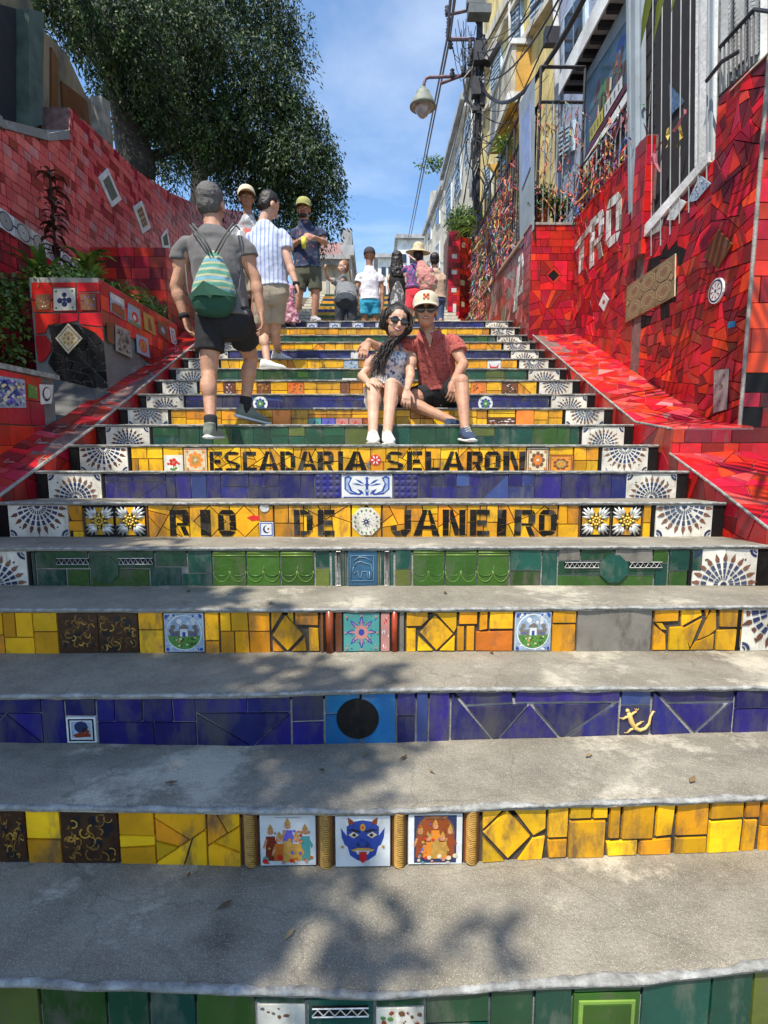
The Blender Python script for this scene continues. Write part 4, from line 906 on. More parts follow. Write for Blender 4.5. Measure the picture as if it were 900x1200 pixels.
_ro = sorted([(p.y, p.z) for p in (PX(668, 388, XW), PX(838, 498, XW), PX(760, 447, XW))])
def ext(pts, y):
    (a, b), (c, d) = (pts[0], pts[1]) if y < pts[1][0] else (pts[-2], pts[-1]); return b+(d-b)*(y-a)/(c-a)
ro = [Vector((XW, p.y, ext(_ro, p.y))) for p in ri]; ro[3].z = ri[3].z+0.01; 
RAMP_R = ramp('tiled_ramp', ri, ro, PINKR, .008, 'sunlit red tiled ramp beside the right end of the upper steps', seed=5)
fr = FY(ri[3].y-0.002); zb_ = PX(788, 535, XR).z
P = bricks(rect(XR, zb_, XW, ri[3].z), .13, (ri[3].z-zb_)*.5, random.Random(3)); put_tiles(RAMP_R, fr, P, REDS, random.Random(4))
put_tiles(RAMP_R, fr, [rect(XR, zb_-.4, XW, zb_-.01)], [(R2, 1)], random.Random(4))
# second, lower ramp
li = [PX(786, 532, XR), PX(840, 572, XR), PX(900, 619, XR)]; lo = [Vector((XW, p.y, p.z+0.015)) for p in li]
sl = (li[1].z-li[2].z)/(li[1].y-li[2].y); e = li[2]; y_end = 0.9
li.append(Vector((XR, y_end, e.z-sl*(e.y-y_end)))); lo.append(Vector((XW, y_end, li[3].z+0.015)))
li[0].y += 0.004; lo[0].y = li[0].y
RAMP_R2 = ramp('tiled_ramp', li, lo, [(R1, 6), (R5, 4), (PINKR[2][0], 2), (R2, 1)], .011, 'lower red tiled ramp at the right edge, striped by palm shadows', seed=8, mode='shatter')
# inner side faces, maroon tiles
def side_face(root, sgn, pts, seed, mats, cell=.012):
    rnd = random.Random(seed); fr = FX(XR-0.0005) if sgn > 0 else FXL(SL-0.0115)
    for a, b in zip(pts, pts[1:]):
        q = [fr.to(a), fr.to(b), fr.to(b-Vector((0, 0, .34))), fr.to(a-Vector((0, 0, .34)))]
        put_tiles(root, fr, shatter(ccw(q), cell, rnd, 0.0, 0.5), mats, rnd, t=.006, limit=90)
side_face(RAMP_R, 1, ri, 11, SIDE); side_face(RAMP_R2, 1, li, 12, SIDE)
# copings: pale mortar edge
mb = MB(); mb.tube([p+Vector((-.004, 0, .004)) for p in ri], .007, 5); mb.build('mortar_edge', LIP, RAMP_R)
mb = MB(); mb.tube([p+Vector((-.004, 0, .004)) for p in li], .007, 5); mb.build('mortar_edge', LIP, RAMP_R2)

# ------------------------------------------------------------------ LEFT RAMP
XL = SL-0.018
linn = [PX(255, 374, XL), PX(228, 403, XL), PX(185, 438, XL), PX(110, 500, XL), PX(0, 580, XL)]
XLo = -2.25
_lo = sorted([(p.y, p.z) for p in (PX(0, 533, XLo), PX(66, 495, XLo), PX(133, 458, XLo), PX(208, 407, XLo))])
lout = [Vector((XLo, p.y, ext(_lo, p.y))) for p in linn]
for p, q in zip(linn, lout): q.z = max(q.z, p.z-0.02) if q.z < p.z-0.02 else min(q.z, p.z+0.10)
d = linn[4]-linn[3]; y_end = 0.9
linn.append(linn[4]+d*((linn[4].y-y_end)/(linn[3].y-linn[4].y))); lout.append(Vector((XLo, y_end, linn[5].z+0.02)))
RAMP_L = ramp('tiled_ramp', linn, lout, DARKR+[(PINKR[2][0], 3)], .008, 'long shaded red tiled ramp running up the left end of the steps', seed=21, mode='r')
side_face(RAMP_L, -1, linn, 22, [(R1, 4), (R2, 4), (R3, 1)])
mb = MB(); mb.tube([p+Vector((.006, 0, .002)) for p in linn], .010, 6); mb.build('mortar_edge', GROUT, RAMP_L)
for k in range(34):                      # white joint lines left in the mortar
    rr = random.Random(300+k); t = rr.uniform(0, 3.6); a = int(t); f = t-a; s = rr.uniform(.1, .9)
    A = linn[a+1].lerp(linn[min(a+2, 5)], f).lerp(lout[a+1].lerp(lout[min(a+2, 5)], f), s)
    if A.y > 6 or A.y < 2: continue
    dd = (linn[min(a+2, 5)]-linn[a+1]).normalized()
    mb = MB(); L = rr.uniform(.04, .10)
    q = A+dd*L; e1 = Vector((rr.uniform(.04, .1), 0, 0)); mb.tube([A+Vector((0, 0, .0095)), q+Vector((0, 0, .0095)), q+e1+Vector((0, 0, .0095))], .0028, 4); mb.build('white_joint', LIP, RAMP_L)

# ------------------------------------------------------------------ RIGHT NEAR WALL (X = 2.37)
fW = FX(XW)
YC = PX(873, 427, XW).y; YA = PX(671, 330, XW).y; YB = PX(749, 240, XW).y
zA = PX(672, 262, XW).z; zB = PX(738, 189, XW).z
def zray(px, py): return PX(px, py, XW).z
zr = lambda Y: ext(sorted([(p.y, p.z) for p in (ro[0], ro[2], ro[3])]), Y)
rnd = random.Random(55)
WALL_T = setp(slab(fW, [(-YA, .9), (-YB, .9), (-YB, zA+.04), (-YA, zA)], .16, GROUTR, 'mosaic_wall'), 'red mosaic wall with the pale letters TRO, below the ribboned railing', 'wall')
P = shatter(ccw([(-YA, zr(YA)-.02), (-YB, zr(YB)-.02), (-YB, zA+.04), (-YA, zA)]), .009, rnd, 0.0, .35)
put_tiles(WALL_T, fW, P, DARKR+[(R1, 2)], rnd, t=.008, tilt=.03)
# coping tiles on top
for k in range(14):
    a, b = -YA+(YA-YB)*k/14, -YA+(YA-YB)*(k+1)/14; mb = MB(); z = zA+.04*k/14
    mb.hexa([(XW-.012, -a, z), (XW-.012, -b, z), (XW+.17, -b, z), (XW+.17, -a, z)], [(XW-.012, -a-.003, z+.02), (XW-.012, -b+.003, z+.02), (XW+.17, -b+.003, z+.02), (XW+.17, -a-.003, z+.02)]); mb.build('coping_tile', rnd.choice([R1, R2, R4, OR]), WALL_T)
def wall_letter(ch, q, parent, fr=fW, m=None):
    q = [frpx(fr, *p) for p in q]; k_ = 0
    def bl(u, v):
        a = [(1-u)*(1-v), u*(1-v), u*v, (1-u)*v]; return (sum(a[k]*q[k][0] for k in range(4)), sum(a[k]*q[k][1] for k in range(4)))
    P = []
    for s in LET[ch]:
        P += shatter(ccw([bl(*p) for p in s]), .0035, rnd, 0.0, .2)
    put_tiles(parent, fr, P, [(W2, 3), (PALE, 4), (GY, 2)], rnd, t=.005, h0=.0095, name='letter_tile')
PALE = gl('glaze_pale_grey', (.40, .39, .36), .4, gcol=(.2, .17, .15))
wall_letter('T', [(675, 328), (689, 310), (693, 262), (674, 288)], WALL_T); wall_letter('R', [(692, 316), (708, 300), (709, 243), (693, 259)], WALL_T); wall_letter('O', [(711, 294), (729, 279), (730, 221), (712, 237)], WALL_T)
# upper block B
zBt = PX(743, 183, XW).z
root = setp(slab(fW, [(-YB+.021, .9), (-(YB-.17), .9), (-(YB-.17), zBt-.01), (-YB+.021, zBt-.01)], .19, GROUTR, 'mosaic_pier'), 'narrow red tiled pier between the TRO wall and the barred window', 'pier')
XB0 = XW-.05
fB = FY(YB-.19)
mb = MB(); mb.box((XW-.045, YB-.18, PX(745, 306, XW).z), (XW+.2, YB+.02, zBt+.01)); mb.build('pier_core', GROUTR, root)
z = PX(745, 306, XW).z; rn = random.Random(9)
P = []
while z < zBt-.02: h = rn.uniform(.09, .17); P.append(rect(XW-.045, z, XW+.03, min(z+h, zBt))); z += h
put_tiles(root, FY(YB-.181), P, [(R1, 3), (R5, 3), (R2, 3)], rn, t=.01); 
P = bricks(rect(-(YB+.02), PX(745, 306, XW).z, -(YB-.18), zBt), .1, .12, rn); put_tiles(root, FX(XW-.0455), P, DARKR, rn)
# near mosaic wall with window sill
pW = [(752, 286), (839, 186), (843, 116), (888, 75)]
tw = [frpx(fW, *p) for p in pW]; YN = YC
WALL_N = setp(slab(fW, [(-(YB-.18), .7), (-YN, .5), (-YN, tw[3][1]), (tw[2][0], tw[2][1]), (tw[1][0]+.0, tw[1][1]), (-(YB-.18), tw[0][1])], .05, GROUTR, 'mosaic_wall'), 'steep red mosaic wall of broken tiles under the barred window, with a beige patterned panel', 'wall')
cpan = frpx(fW, 765, 340)
PANB = mat('panel_olive', (.19, .135, .07), .4, .3, 60); PANG = mat('panel_ochre', (.31, .225, .12), .4, .3, 60); PANR = mat('panel_rust', (.20, .10, .06), .4, .3, 60)
PAN = [(735, 378), (793, 347), (794, 297), (737, 336)]
def pickN(q):
    c = cen(q); d = math.hypot((c[0]-cpan[0])/.62, (c[1]-cpan[1])/.30)
    if d < .92 and rnd.random() < .5: return K1
    return rnd.choices([R1, R5, R2, R3, R4], [5, .6, 8, 3, 2])[0]
regs = [ccw([(-(YB-.18), zr(YB)-.05), (tw[1][0], zr(-tw[1][0])-.1), tw[1], (-(YB-.18), tw[0][1])]), ccw([(tw[1][0], zr(-tw[1][0])-.1), (-YN, zray(868, 545)), (-YN, tw[3][1]), (tw[2][0]+.01, tw[2][1]), (tw[2][0], tw[2][1])]) ]
P = []
for q in regs: P += shatter(q, .0062, rnd, 0.0, .30)
put_tiles(WALL_N, fW, P, REDS, rnd, t=.009, tilt=.025, pick=pickN, gap=.0022)
art(fW, PAN, CRM, [(PANB, rect(-.03, -.03, 1.03, 1.03))]+[s_ for x_ in (.17, .50, .83) for y_ in (.25, .75) for s_ in ((PANG, circ(x_, y_, .16, 8, PI/8, .24)), (PANB, circ(x_, y_, .142, 8, PI/8, .213)), (PANG, circ(x_, y_, .11, 12, 0, .16)), (PANB, circ(x_, y_, .09, 12, 0, .13)), (PANR, circ(x_, y_, .05, 6, 0, .08)))]+[(PANG, circ(x_, .5, .05, 4, 0, .09)) for x_ in (.335, .665, .02, .98)]+[(PANR, circ(x_, y_, .03, 4, 0, .05)) for x_ in (.335, .665) for y_ in (.5, .04, .96)], WALL_N, 'patterned_panel', .010, .009)
art(fW, [(845, 315), (828, 302), (845, 269), (862, 286)], BR, None, WALL_N, 'brown_tile', .014, .01)
art(fW, [(703, 357), (709, 343), (715, 351), (709, 365)], W2, [(TER, circ(.5, .5, .2, 8))], WALL_T)
art(fW, [(839, 484), (854, 480), (857, 432), (840, 434)], PALE, S_rnd([GY, BRN], 61, 12), WALL_N, h=.014)
art(fW, [(808, 238), (819, 235), (836, 215), (823, 205)], PBL, S_rnd([PBL, PB, W2], 62, 16), WALL_N, h=.014)
art(fW, [(784, 258), (793, 258), (807, 237), (795, 230)], W2, S_rnd([GY, PBL], 63, 12), WALL_N, h=.014)
art(fW, [(764, 277), (777, 270), (780, 256), (770, 252)], PALE, None, WALL_N, h=.014); art(fW, [(856, 385), (864, 383), (864, 376), (857, 377)], LB, None, WALL_N, h=.014)
c = frpx(fW, 842.5, 341); V, F = tile_vf(fW, circ(c[0], c[1], .085, 20), .012, .012, .002, rnd, 0); mesh('round_plate', V, F, W2, WALL_N)
quad_print(fW, [(c[0]-.08, c[1]-.08), (c[0]+.08, c[1]-.08), (c[0]+.08, c[1]+.08), (c[0]-.08, c[1]+.08)], [(NV, circ(.5, .5, .5, 20)), (W2, circ(.5, .5, .42, 20))]+[(TER, [(.5+.38*math.cos(t), .5+.38*math.sin(t)), (.5+.34*math.cos(t+.25), .5+.34*math.sin(t+.25)), (.5+.1*math.cos(t), .5+.1*math.sin(t))]) for t in [k*PI/4 for k in range(8)]]+[(NV, circ(.5, .5, .08, 8))], 'plate_print', WALL_N, .0245)
# column C facing the camera at the right edge
zC = PX(888, 76, XW).z; root = MB(); root.box((XW, YC, -.3), (3.3, YC+.35, zC-.01)); root = setp(root.build('mosaic_pier', GROUTR), 'broad red tiled pier at the right edge of the photo with big glazed bricks', 'pier')
rn = random.Random(77); P = []; z = zray(868, 560)
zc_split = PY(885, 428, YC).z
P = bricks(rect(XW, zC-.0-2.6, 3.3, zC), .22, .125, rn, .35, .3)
put_tiles(root, FY(YC-.001), P, [], rn, t=.012, name='glazed_brick', pick=lambda q: rn.choices([R1, R5, R2, R3, K1], [5, 4, 4, 2, 0] if cen(q)[1] > zc_split else [2, 0, 3, 5, 2])[0])  # lower bricks picked darker to paint the shade on the pier's foot
mb = MB(); mb.tube([(XW-.006, YC-.006, 0.4), (XW-.006, YC-.006, zC)], .012, 6); mb.build('mortar_edge', GROUT, root)
mb = MB(); mb.hexa([(XW-.02, YC-.02, zC-.01), (3.3, YC-.02, zC-.01), (3.3, YC+.35, zC-.01), (XW-.02, YC+.35, zC-.01)], [(XW, YC, zC+.02), (3.3, YC, zC+.02), (3.3, YC+.35, zC+.02), (XW, YC+.35, zC+.02)]); mb.build('coping', GROUT, root)

# ------------------------------------------------------------------ pillar A
XA = XR; zPA = PY(650, 263, YA).z
mb = MB(); mb.box((XA, YA, 0.8), (XW+.12, YA+.3, zPA-.01)); root = setp(mb.build('mosaic_pier', GROUTR), 'square red mosaic pier with a black diamond tile, flower pots on top', 'pier')
fA = FY(YA-.001); rn = random.Random(13); zb_ = PY(640, 397, YA).z
cA = frpx(fA, 648.5, 323); dr = .105
full = rect(XA, zb_, XW, zPA); P = []
top = clip(full, 0, -1, -(cA[1]+dr*1.6)); bot = clip(full, 0, 1, cA[1]-dr*1.6); midb = clip(clip(full, 0, -1, -(cA[1]-dr*1.6)), 0, 1, cA[1]+dr*1.6)
P += bricks(top, .13, .085, rn, .35, .15)+shatter(bot, .009, rn, 0.0, .3)
lft = clip(midb, 1, 0, cA[0]-dr*1.55); rgt = clip(midb, -1, 0, -(cA[0]+dr*1.55)); c4 = clip(clip(midb, -1, 0, -(cA[0]-dr*1.55)), 1, 0, cA[0]+dr*1.55)
P += bricks(lft, .1, .11, rn)+bricks(rgt, .1, .11, rn)
for s1, s2 in ((1, 1), (1, -1), (-1, 1), (-1, -1)):
    k = clip(clip(clip(c4, -s1, 0, -s1*cA[0]), 0, -s2, -s2*cA[1]), -s1, -s2, -(s1*cA[0]+s2*cA[1]+dr)); P.append(k)
    if len(k) > 2: P.pop(); P += shatter(ccw(k), .012, rn, None)
put_tiles(root, fA, P, REDS, rn, t=.009)
put_tiles(root, fA, [[(cA[0]-dr*.6, cA[1]), (cA[0], cA[1]-dr*.6), (cA[0]+dr*.6, cA[1]), (cA[0], cA[1]+dr*.6)]], [(K1, 1)], rn, t=.011, name='black_diamond_tile')
for s1, s2 in ((1, 1), (1, -1), (-1, 1), (-1, -1)):
    d_ = [(cA[0]+s1*dr*.62, cA[1]), (cA[0], cA[1]+s2*dr*.62), (cA[0], cA[1]+s2*dr), (cA[0]+s1*dr, cA[1])]; put_tiles(root, fA, [ccw(d_)], [(R1, 1)], rn, t=.009)
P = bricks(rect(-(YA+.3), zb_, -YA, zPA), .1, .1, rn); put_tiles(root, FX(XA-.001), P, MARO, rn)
mb = MB(); mb.box((XA-.02, YA-.02, zPA-.01), (XW+.12, YA+.32, zPA+.018)); mb.build('coping', GROUT, root)

# wall with letter A beyond the pier
fA2 = FX(XR+.02); e0 = PX(625, 268, XR+.02); e1 = PX(554, 374, XR+.02); yA2, yE = YA+.3, e1.y; zt_ = e0.z
slp = 0.41
zlow = lambda Y: ZL-0.25+max(0, (Y-Y2))*.41 if Y > 7.5 else ZL-.3-(7.5-Y)*.41
root = setp(slab(fA2, [(-yA2, zlow(yA2)), (-7.5, zlow(7.5)), (-yE, zlow(yE)), (-yE, zt_), (-yA2, zt_)], .15, GROUTR, 'mosaic_wall'), 'dull red mosaic wall with a pale letter A, below the ribbon-covered fence', 'wall'); WALL_A = root
P = shatter(ccw([(-yA2, zlow(yA2)), (-yE, zlow(7.5)), (-yE, zt_), (-yA2, zt_)]), .02, rnd, 0.0, .35)
put_tiles(root, fA2, P, [(R4, 3), (R3, 3), (BR, 2), (PINKR[5][0], 2), (GY, 1), (R2, 2)], rnd, t=.008)
wall_letter('A', [(602, 367), (620, 352), (619, 291), (604, 306)], root, fA2)
mb = MB(); mb.box((XR-.02, yA2, zt_), (XR+.19, yE, zt_+.035)); mb.build('coping', mat('pinkish_cement', (.42, .26, .22), .85, .3, 12, bump=.5), root)

# second red pier, far
Y_P2 = 13.2; xl, xr = PY(525, 330, Y_P2).x, PY(538, 330, Y_P2).x; zt2 = PY(530, 271, Y_P2).z
mb = MB(); mb.box((xl, Y_P2, ZL), (xr+.02, Y_P2+.9, zt2)); root = setp(mb.build('mosaic_pier', GROUTR), 'tall slim red mosaic pier beside the upper flight, under the bushy plant', 'pier')
rn = random.Random(5); put_tiles(root, FY(Y_P2-.001), bricks(rect(xl, ZL+.6, xr+.02, zt2), .14, .12, rn), REDS, rn)
put_tiles(root, FY(Y_P2-.001), [rect(xl+.08, z, xl+.2, z+.1) for z in (zt2-.6, zt2-.95, zt2-1.35)]+[rect(xl+.12, zt2-1.9, xl+.2, zt2-1.6)], [(W2, 1)], rn, h0=.008, name='white_tile')
mb = MB(); mb.hexa([(xr+.02, Y_P2+.02, ZL), (xr+.34, Y_P2+.25, ZL), (xr+.34, Y_P2+.9, ZL), (xr+.02, Y_P2+.9, ZL)], [(xr+.02, Y_P2+.02, zt2-.1), (xr+.30, Y_P2+.25, zt2-.1), (xr+.30, Y_P2+.9, zt2-.1), (xr+.02, Y_P2+.9, zt2-.1)]); mb.build('pier_flank', GROUTR, root)
f_ = Fr((xr+.02, Y_P2+.018, 0), (.32, .23, 0), (0, 0, 1)); put_tiles(root, f_, bricks(rect(0, ZL+.6, .39, zt2-.1), .12, .12, rn), [(R1, 3), (R2, 4), (R3, 2), (CRM, .3)], rn)

# ------------------------------------------------------------------ LEFT BIG WALL (X = -3.2)
XLW = -3.2; fL = FXL(XLW)
tl = [(-200, 60), (0, 150), (55, 165), (79, 163), (82, 126), (160, 200), (200, 226), (232, 240), (285, 248), (318, 262)]
TL = [frpx(fL, *p) for p in tl]; TL[0] = (2.6, TL[1][1]-.3); TL.append((16.5, TL[-1][1]+.2))
zbL = lambda Y: max(0.6, -0.5+0.405*(Y-1.0))
body = MB(); segs = []
for a, b in zip(TL, TL[1:]):
    if b[0]-a[0] < .02: continue
    q = [(a[0], zbL(a[0])), (b[0], zbL(b[0])), b, a]; body.prism([fL.w(p[0], p[1]) for p in ccw(q)], (-.28, 0, 0)); segs.append(ccw(q))
root = setp(body.build('mosaic_wall', GROUTR), 'huge pinkish red brick-pattern tile wall on the left, rising with the steps under the tree', 'wall'); WALL_L = root
rn = random.Random(31); P = []
zmin = min(p[1] for q in segs for p in q); zmax = max(p[1] for q in segs for p in q)
z = zmin
allp = []
while z < zmax:
    h = .088*(1+rn.uniform(-.2, .2)); Yc = 2.6-rn.random()*.2
    while Yc < 16.5:
        w = rn.uniform(.10, .21)*(1 if rn.random() < .75 else .6)
        for q in segs:
            if q[0][0] > Yc+w or max(p[0] for p in q) < Yc: continue
            c = clip(clip(clip(clip(q, 1, 0, Yc+w), -1, 0, -Yc), 0, 1, z+h), 0, -1, -z) if True else []
            if len(c) > 2 and abs(area(c)) > .002: allp.append(c)
        Yc += w
    z += h
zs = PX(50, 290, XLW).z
put_tiles(root, fL, allp, SHEENR, rn, t=.010, gap=.003, name='glazed_brick', tilt=.03, pick=lambda q: rn.choices([m for m, _ in SHEENR], [w for _, w in SHEENR])[0] if cen(q)[1] > zs else rn.choices([R1, R2, R3, R4], [3, 5, 4, 1])[0])  # upper bricks paler: sky sheen painted in; plain reds lower down
# pale patterned band
p0, p1 = frpx(fL, 0, 256), frpx(fL, 98, 322)
for k in range(7):
    a, b = p0[0]-.3+(p1[0]-p0[0]+.3)*k/7, p0[0]-.3+(p1[0]-p0[0]+.3)*(k+1)/7; za = p0[1]+(p1[1]-p0[1])*(a-p0[0])/(p1[0]-p0[0]); zb2 = p0[1]+(p1[1]-p0[1])*(b-p0[0])/(p1[0]-p0[0]); hh = .085
    plate(fL, inset([(a, za-hh), (b, zb2-hh), (b, zb2+hh), (a, za+hh)], .0015), W2 if k % 2 else PALE, 'band_tile', root, .005, .0125)
    quad_print(fL, [(a, za-hh), (b, zb2-hh), (b, zb2+hh), (a, za+hh)], [(NV, circ(.5, .5, .42, 16, 0, .46)), (PALE, circ(.5, .5, .36, 16, 0, .40)), (NV, [(.9, .45), (1.03, .45), (1.03, .55), (.9, .55)]), (NV, [(-.03, .45), (.1, .45), (.1, .55), (-.03, .55)]), (NV, circ(.5, .5, .05, 6))], 'band_print', root, .018)
for pts, v in (([(129, 243), (140, 234), (124, 197), (113, 208)], 0), ([(165, 274), (175, 267), (164, 235), (154, 243)], 1), ([(189, 290), (198, 291), (194, 267), (187, 278)], 2)):
    art(fL, pts, W2, [(mat('grey_green_stone', (.10, .11, .08), .6, .4, 30), rect(.16, .14, .84, .86))] if v != 1 else [(CRM, rect(.14, .12, .86, .88))]+[(BRN, circ(x_, y_, .1, 8)) for x_ in (.3, .5, .7) for y_ in (.24, .4, .6, .78)], root, 'framed_panel', .015, .012)
mb = MB()
for a, b in list(zip(TL, TL[1:]))[:3]: mb.prism([fL.w(a[0], a[1], .03), fL.w(b[0], b[1], .03), fL.w(b[0], b[1]+.09, .03), fL.w(a[0], a[1]+.07, .03)], (-.33, 0, 0))
mb.build('cement_coping', CEMD, root)

# ------------------------------------------------------------------ PLANTER 1
Xp, Yf = XLo+.03, 4.6; Yb_ = PX(206, 390, Xp).y; zr1 = PY(118, 326, Yf).z; xfl = PY(35, 328, Yf).x
body = MB(); zlo = zbL(Yf)-.6
body.prism([(xfl, Yf, zlo), (Xp, Yf, zlo), (Xp, Yb_, zlo), (xfl, Yb_, zlo)], (0, 0, zr1-.12-zlo)); PL1 = setp(body.build('planter_box', CEMD), 'big red tiled planter with a black mosaic patch and diamond tile', 'planter')
rim = MB()
for a, b in (((xfl, Yf-.01, zr1-.16), (Xp+.01, Yf+.07, zr1)), ((Xp-.06, Yf+.07, zr1-.16), (Xp+.01, Yb_, zr1)), ((xfl, Yf+.07, zr1-.16), (xfl+.06, Yb_, zr1))): rim.box(a, b)
rim.build('cement_rim', GROUT, PL1); sb = MB(); sb.box((xfl+.06, Yf+.07, zr1-.119), (Xp-.06, Yb_, zr1-.05)); sb.build('soil', mat('dark_soil', (.035, .025, .018), .95, .4, 20, bump=.8), PL1)
f1 = FY(Yf-.012); rn = random.Random(61)
put_tiles(PL1, f1, [qp(f1, q) for q in ([(37, 331), (62, 331), (62, 352), (38, 352)], [(63, 331), (90, 331), (90, 337), (63, 337)], [(91, 331), (117, 331), (117, 342), (91, 342)], [(37, 353), (40, 366), (62, 366), (62, 353)],
   [(40, 367), (70, 367), (70, 379), (57, 381), (53, 391), (42, 392)], [(42, 393), (54, 393), (60, 402), (61, 412), (56, 418), (52, 424), (45, 424)], [(71, 367), (92, 367), (92, 376), (71, 380)], [(93, 367), (119, 366), (121, 383), (93, 380)], [(93, 381), (121, 384), (123, 401), (112, 390)])], [(R1, 3), (R5, 2)], rn, gap=.001)
for q in ([(63, 338), (90, 338), (90, 366), (63, 366)], [(91, 343), (117, 343), (118, 365), (91, 366)]): put_tiles(PL1, f1, [qp(f1, q)], [(R2, 1)], rn)
P = []
for q in ([(57, 382), (70, 380), (78, 377), (78, 455), (56, 425), (62, 412)], [(78, 377), (104, 384), (112, 391), (122, 402), (127, 455), (78, 455)]): P += shatter(qp(f1, q), .004, rn, None)
put_tiles(PL1, f1, P, [(K1, 1)], rn, t=.005, gap=.003, tilt=.05, name='black_tile')
art(f1, [(81, 415), (66, 397), (81, 379), (98, 397)], CRM, [(BRN, rect(.06, .06, .94, .94)), (CRM, rect(.1, .1, .9, .9))]+[(GOLD, circ(.5+.26*math.cos(t), .5+.26*math.sin(t), .09, 7)) for t in [k*PI/4 for k in range(8)]]+[(GOLD, circ(.5, .5, .1, 8))], PL1, h=.01)
art(f1, [(64, 365), (90, 364), (89, 338), (64, 339)], W1, [(NV, circ(.5, .72, .12, 9)), (NV, circ(.28, .45, .14, 9)), (NV, circ(.72, .45, .14, 9)), (NV, circ(.5, .28, .14, 9)), (NV, circ(.5, .5, .1, 9)), (PG, circ(.1, .1, .06, 6)), (PG, circ(.9, .1, .06, 6)), (PG, circ(.1, .9, .06, 6)), (PG, circ(.9, .9, .06, 6))], PL1, h=.01)
art(f1, [(43, 364), (60, 363), (60, 345), (43, 346)], BRN, S_rnd([CRM, GY, BRN], 71, 12), PL1, h=.01); art(f1, [(96, 364), (114, 364), (113, 345), (95, 345)], BRN, S_rnd([VI, NV, CRM], 72, 9), PL1, h=.01)
f2 = FXL(Xp+.012); P = []
zt_s = zr1-.01
side = [(Yf, zr1-.62), (Yb_, zr1-.95), (Yb_, zt_s), (Yf, zt_s)]
top = [frpx(f2, *p) for p in ((119, 329), (205, 388), (205, 412), (186, 404), (160, 388), (120, 365))]
P = bricks(ccw([(Yf, zr1-.36), (Yb_, zr1-.36), (Yb_, zr1-.005), (Yf, zr1-.005)]), .16, .12, rn); put_tiles(PL1, f2, P, [(R1, 3), (R5, 2), (R4, 1)], rn)
put_tiles(PL1, f2, bricks(ccw([(Yf+.75, zr1-.50), (Yb_, zr1-.62), (Yb_, zr1-.362), (Yf+.75, zr1-.362)]), .12, .12, rn), [(R1, 3), (R2, 2)], rn)
for pts, bs, sh in (([(128, 365), (145, 376), (143, 351), (127, 342)], PBL, [(BRN, rect(0, 0, 1, .5)), (W2, rect(0, .7, 1, 1)), (TER, [(.1, .1), (.9, .15), (.8, .6), (.2, .55)])]), ([(148, 377), (163, 386), (162, 363), (148, 355)], PBL, [(PR, circ(.55, .45, .3, 9)), (W2, circ(.5, .4, .15, 7)), (PG, rect(0, 0, 1, .15))]),
                    ([(168, 386), (181, 394), (178, 372), (166, 365)], GOLD, [(BRN, [(.3, .1), (.7, .1), (.65, .7), (.5, .85), (.35, .7)]), (TER, circ(.5, .5, .15, 8))]), ([(184, 391), (196, 400), (193, 381), (183, 376)], BRN, [(PBL, circ(.5, .5, .25, 7))]), ([(134, 411), (153, 420), (150, 388), (133, 380)], PALE, S_rnd([GY, PKK, GY], 74, 26)),
                    ([(159, 413), (174, 420), (171, 397), (158, 391)], PBL, [(PR, circ(.5, .5, .38, 12)), (GOLD, circ(.5, .5, .28, 10)), (PR, [(.4, .3), (.6, .3), (.55, .7), (.45, .7)])]), ([(200, 402), (206, 406), (203, 386), (197, 383)], W2, [(PKK, rect(.2, .15, .8, .85)), (W2, rect(.3, .2, .7, .8))]), ([(124, 400), (132, 404), (131, 380), (123, 378)], BR, None)):
    art(f2, pts, bs, sh, PL1, h=.011)

# ------------------------------------------------------------------ PLANTER 0 (near left, cut by the frame)
X0_ = XLo-.005; f0 = FXL(X0_+.01); yc0 = PX(64, 470, X0_).y; zr0 = PX(64, 442, X0_).z
body = MB(); body.box((X0_-.75, 1.6, .0), (X0_, yc0, zr0-.02)); PL0 = setp(body.build('planter_box', CEMD), 'low red tiled planter with a white rim at the left edge of the steps', 'planter')
mb = MB(); mb.box((X0_-.08, 1.6, zr0-.02), (X0_+.035, yc0+.02, zr0+.012)); mb.box((X0_-.75, yc0-.06, zr0-.019), (X0_-.08, yc0+.02, zr0+.011)); mb.build('white_rim', LIP, PL0)
P = bricks([(1.6, .5), (yc0-.02, .9), (yc0-.02, zr0-.35), (1.6, zr0-.35)], .2, .13, rn, .4, .2)+bricks(rect(1.6, zr0-.347, yc0-.16, zr0-.025), .22, .16, rn, .3)
put_tiles(PL0, f0, P, [(R1, 4), (R2, 3), (R5, 1)], rn, t=.009)
art(f0, [(-14, 478), (28, 478), (26, 445), (-18, 438)], PBL, S_rnd([VI, PBL, W2, PB, CRM], 75, 90), PL0, h=.01); art(f0, [(31, 466), (41, 468), (41, 453), (30, 450)], PG, S_rnd([PR, W2, PG, PKK], 76, 12), PL0, h=.01)
art(f0, [(46, 474), (58, 473), (60, 451), (44, 450)], W2, [(PKK, circ(.5, .5, .4, 14)), (W2, circ(.55, .55, .3, 12)), (GY, circ(.3, .3, .1, 7))], PL0, h=.01)
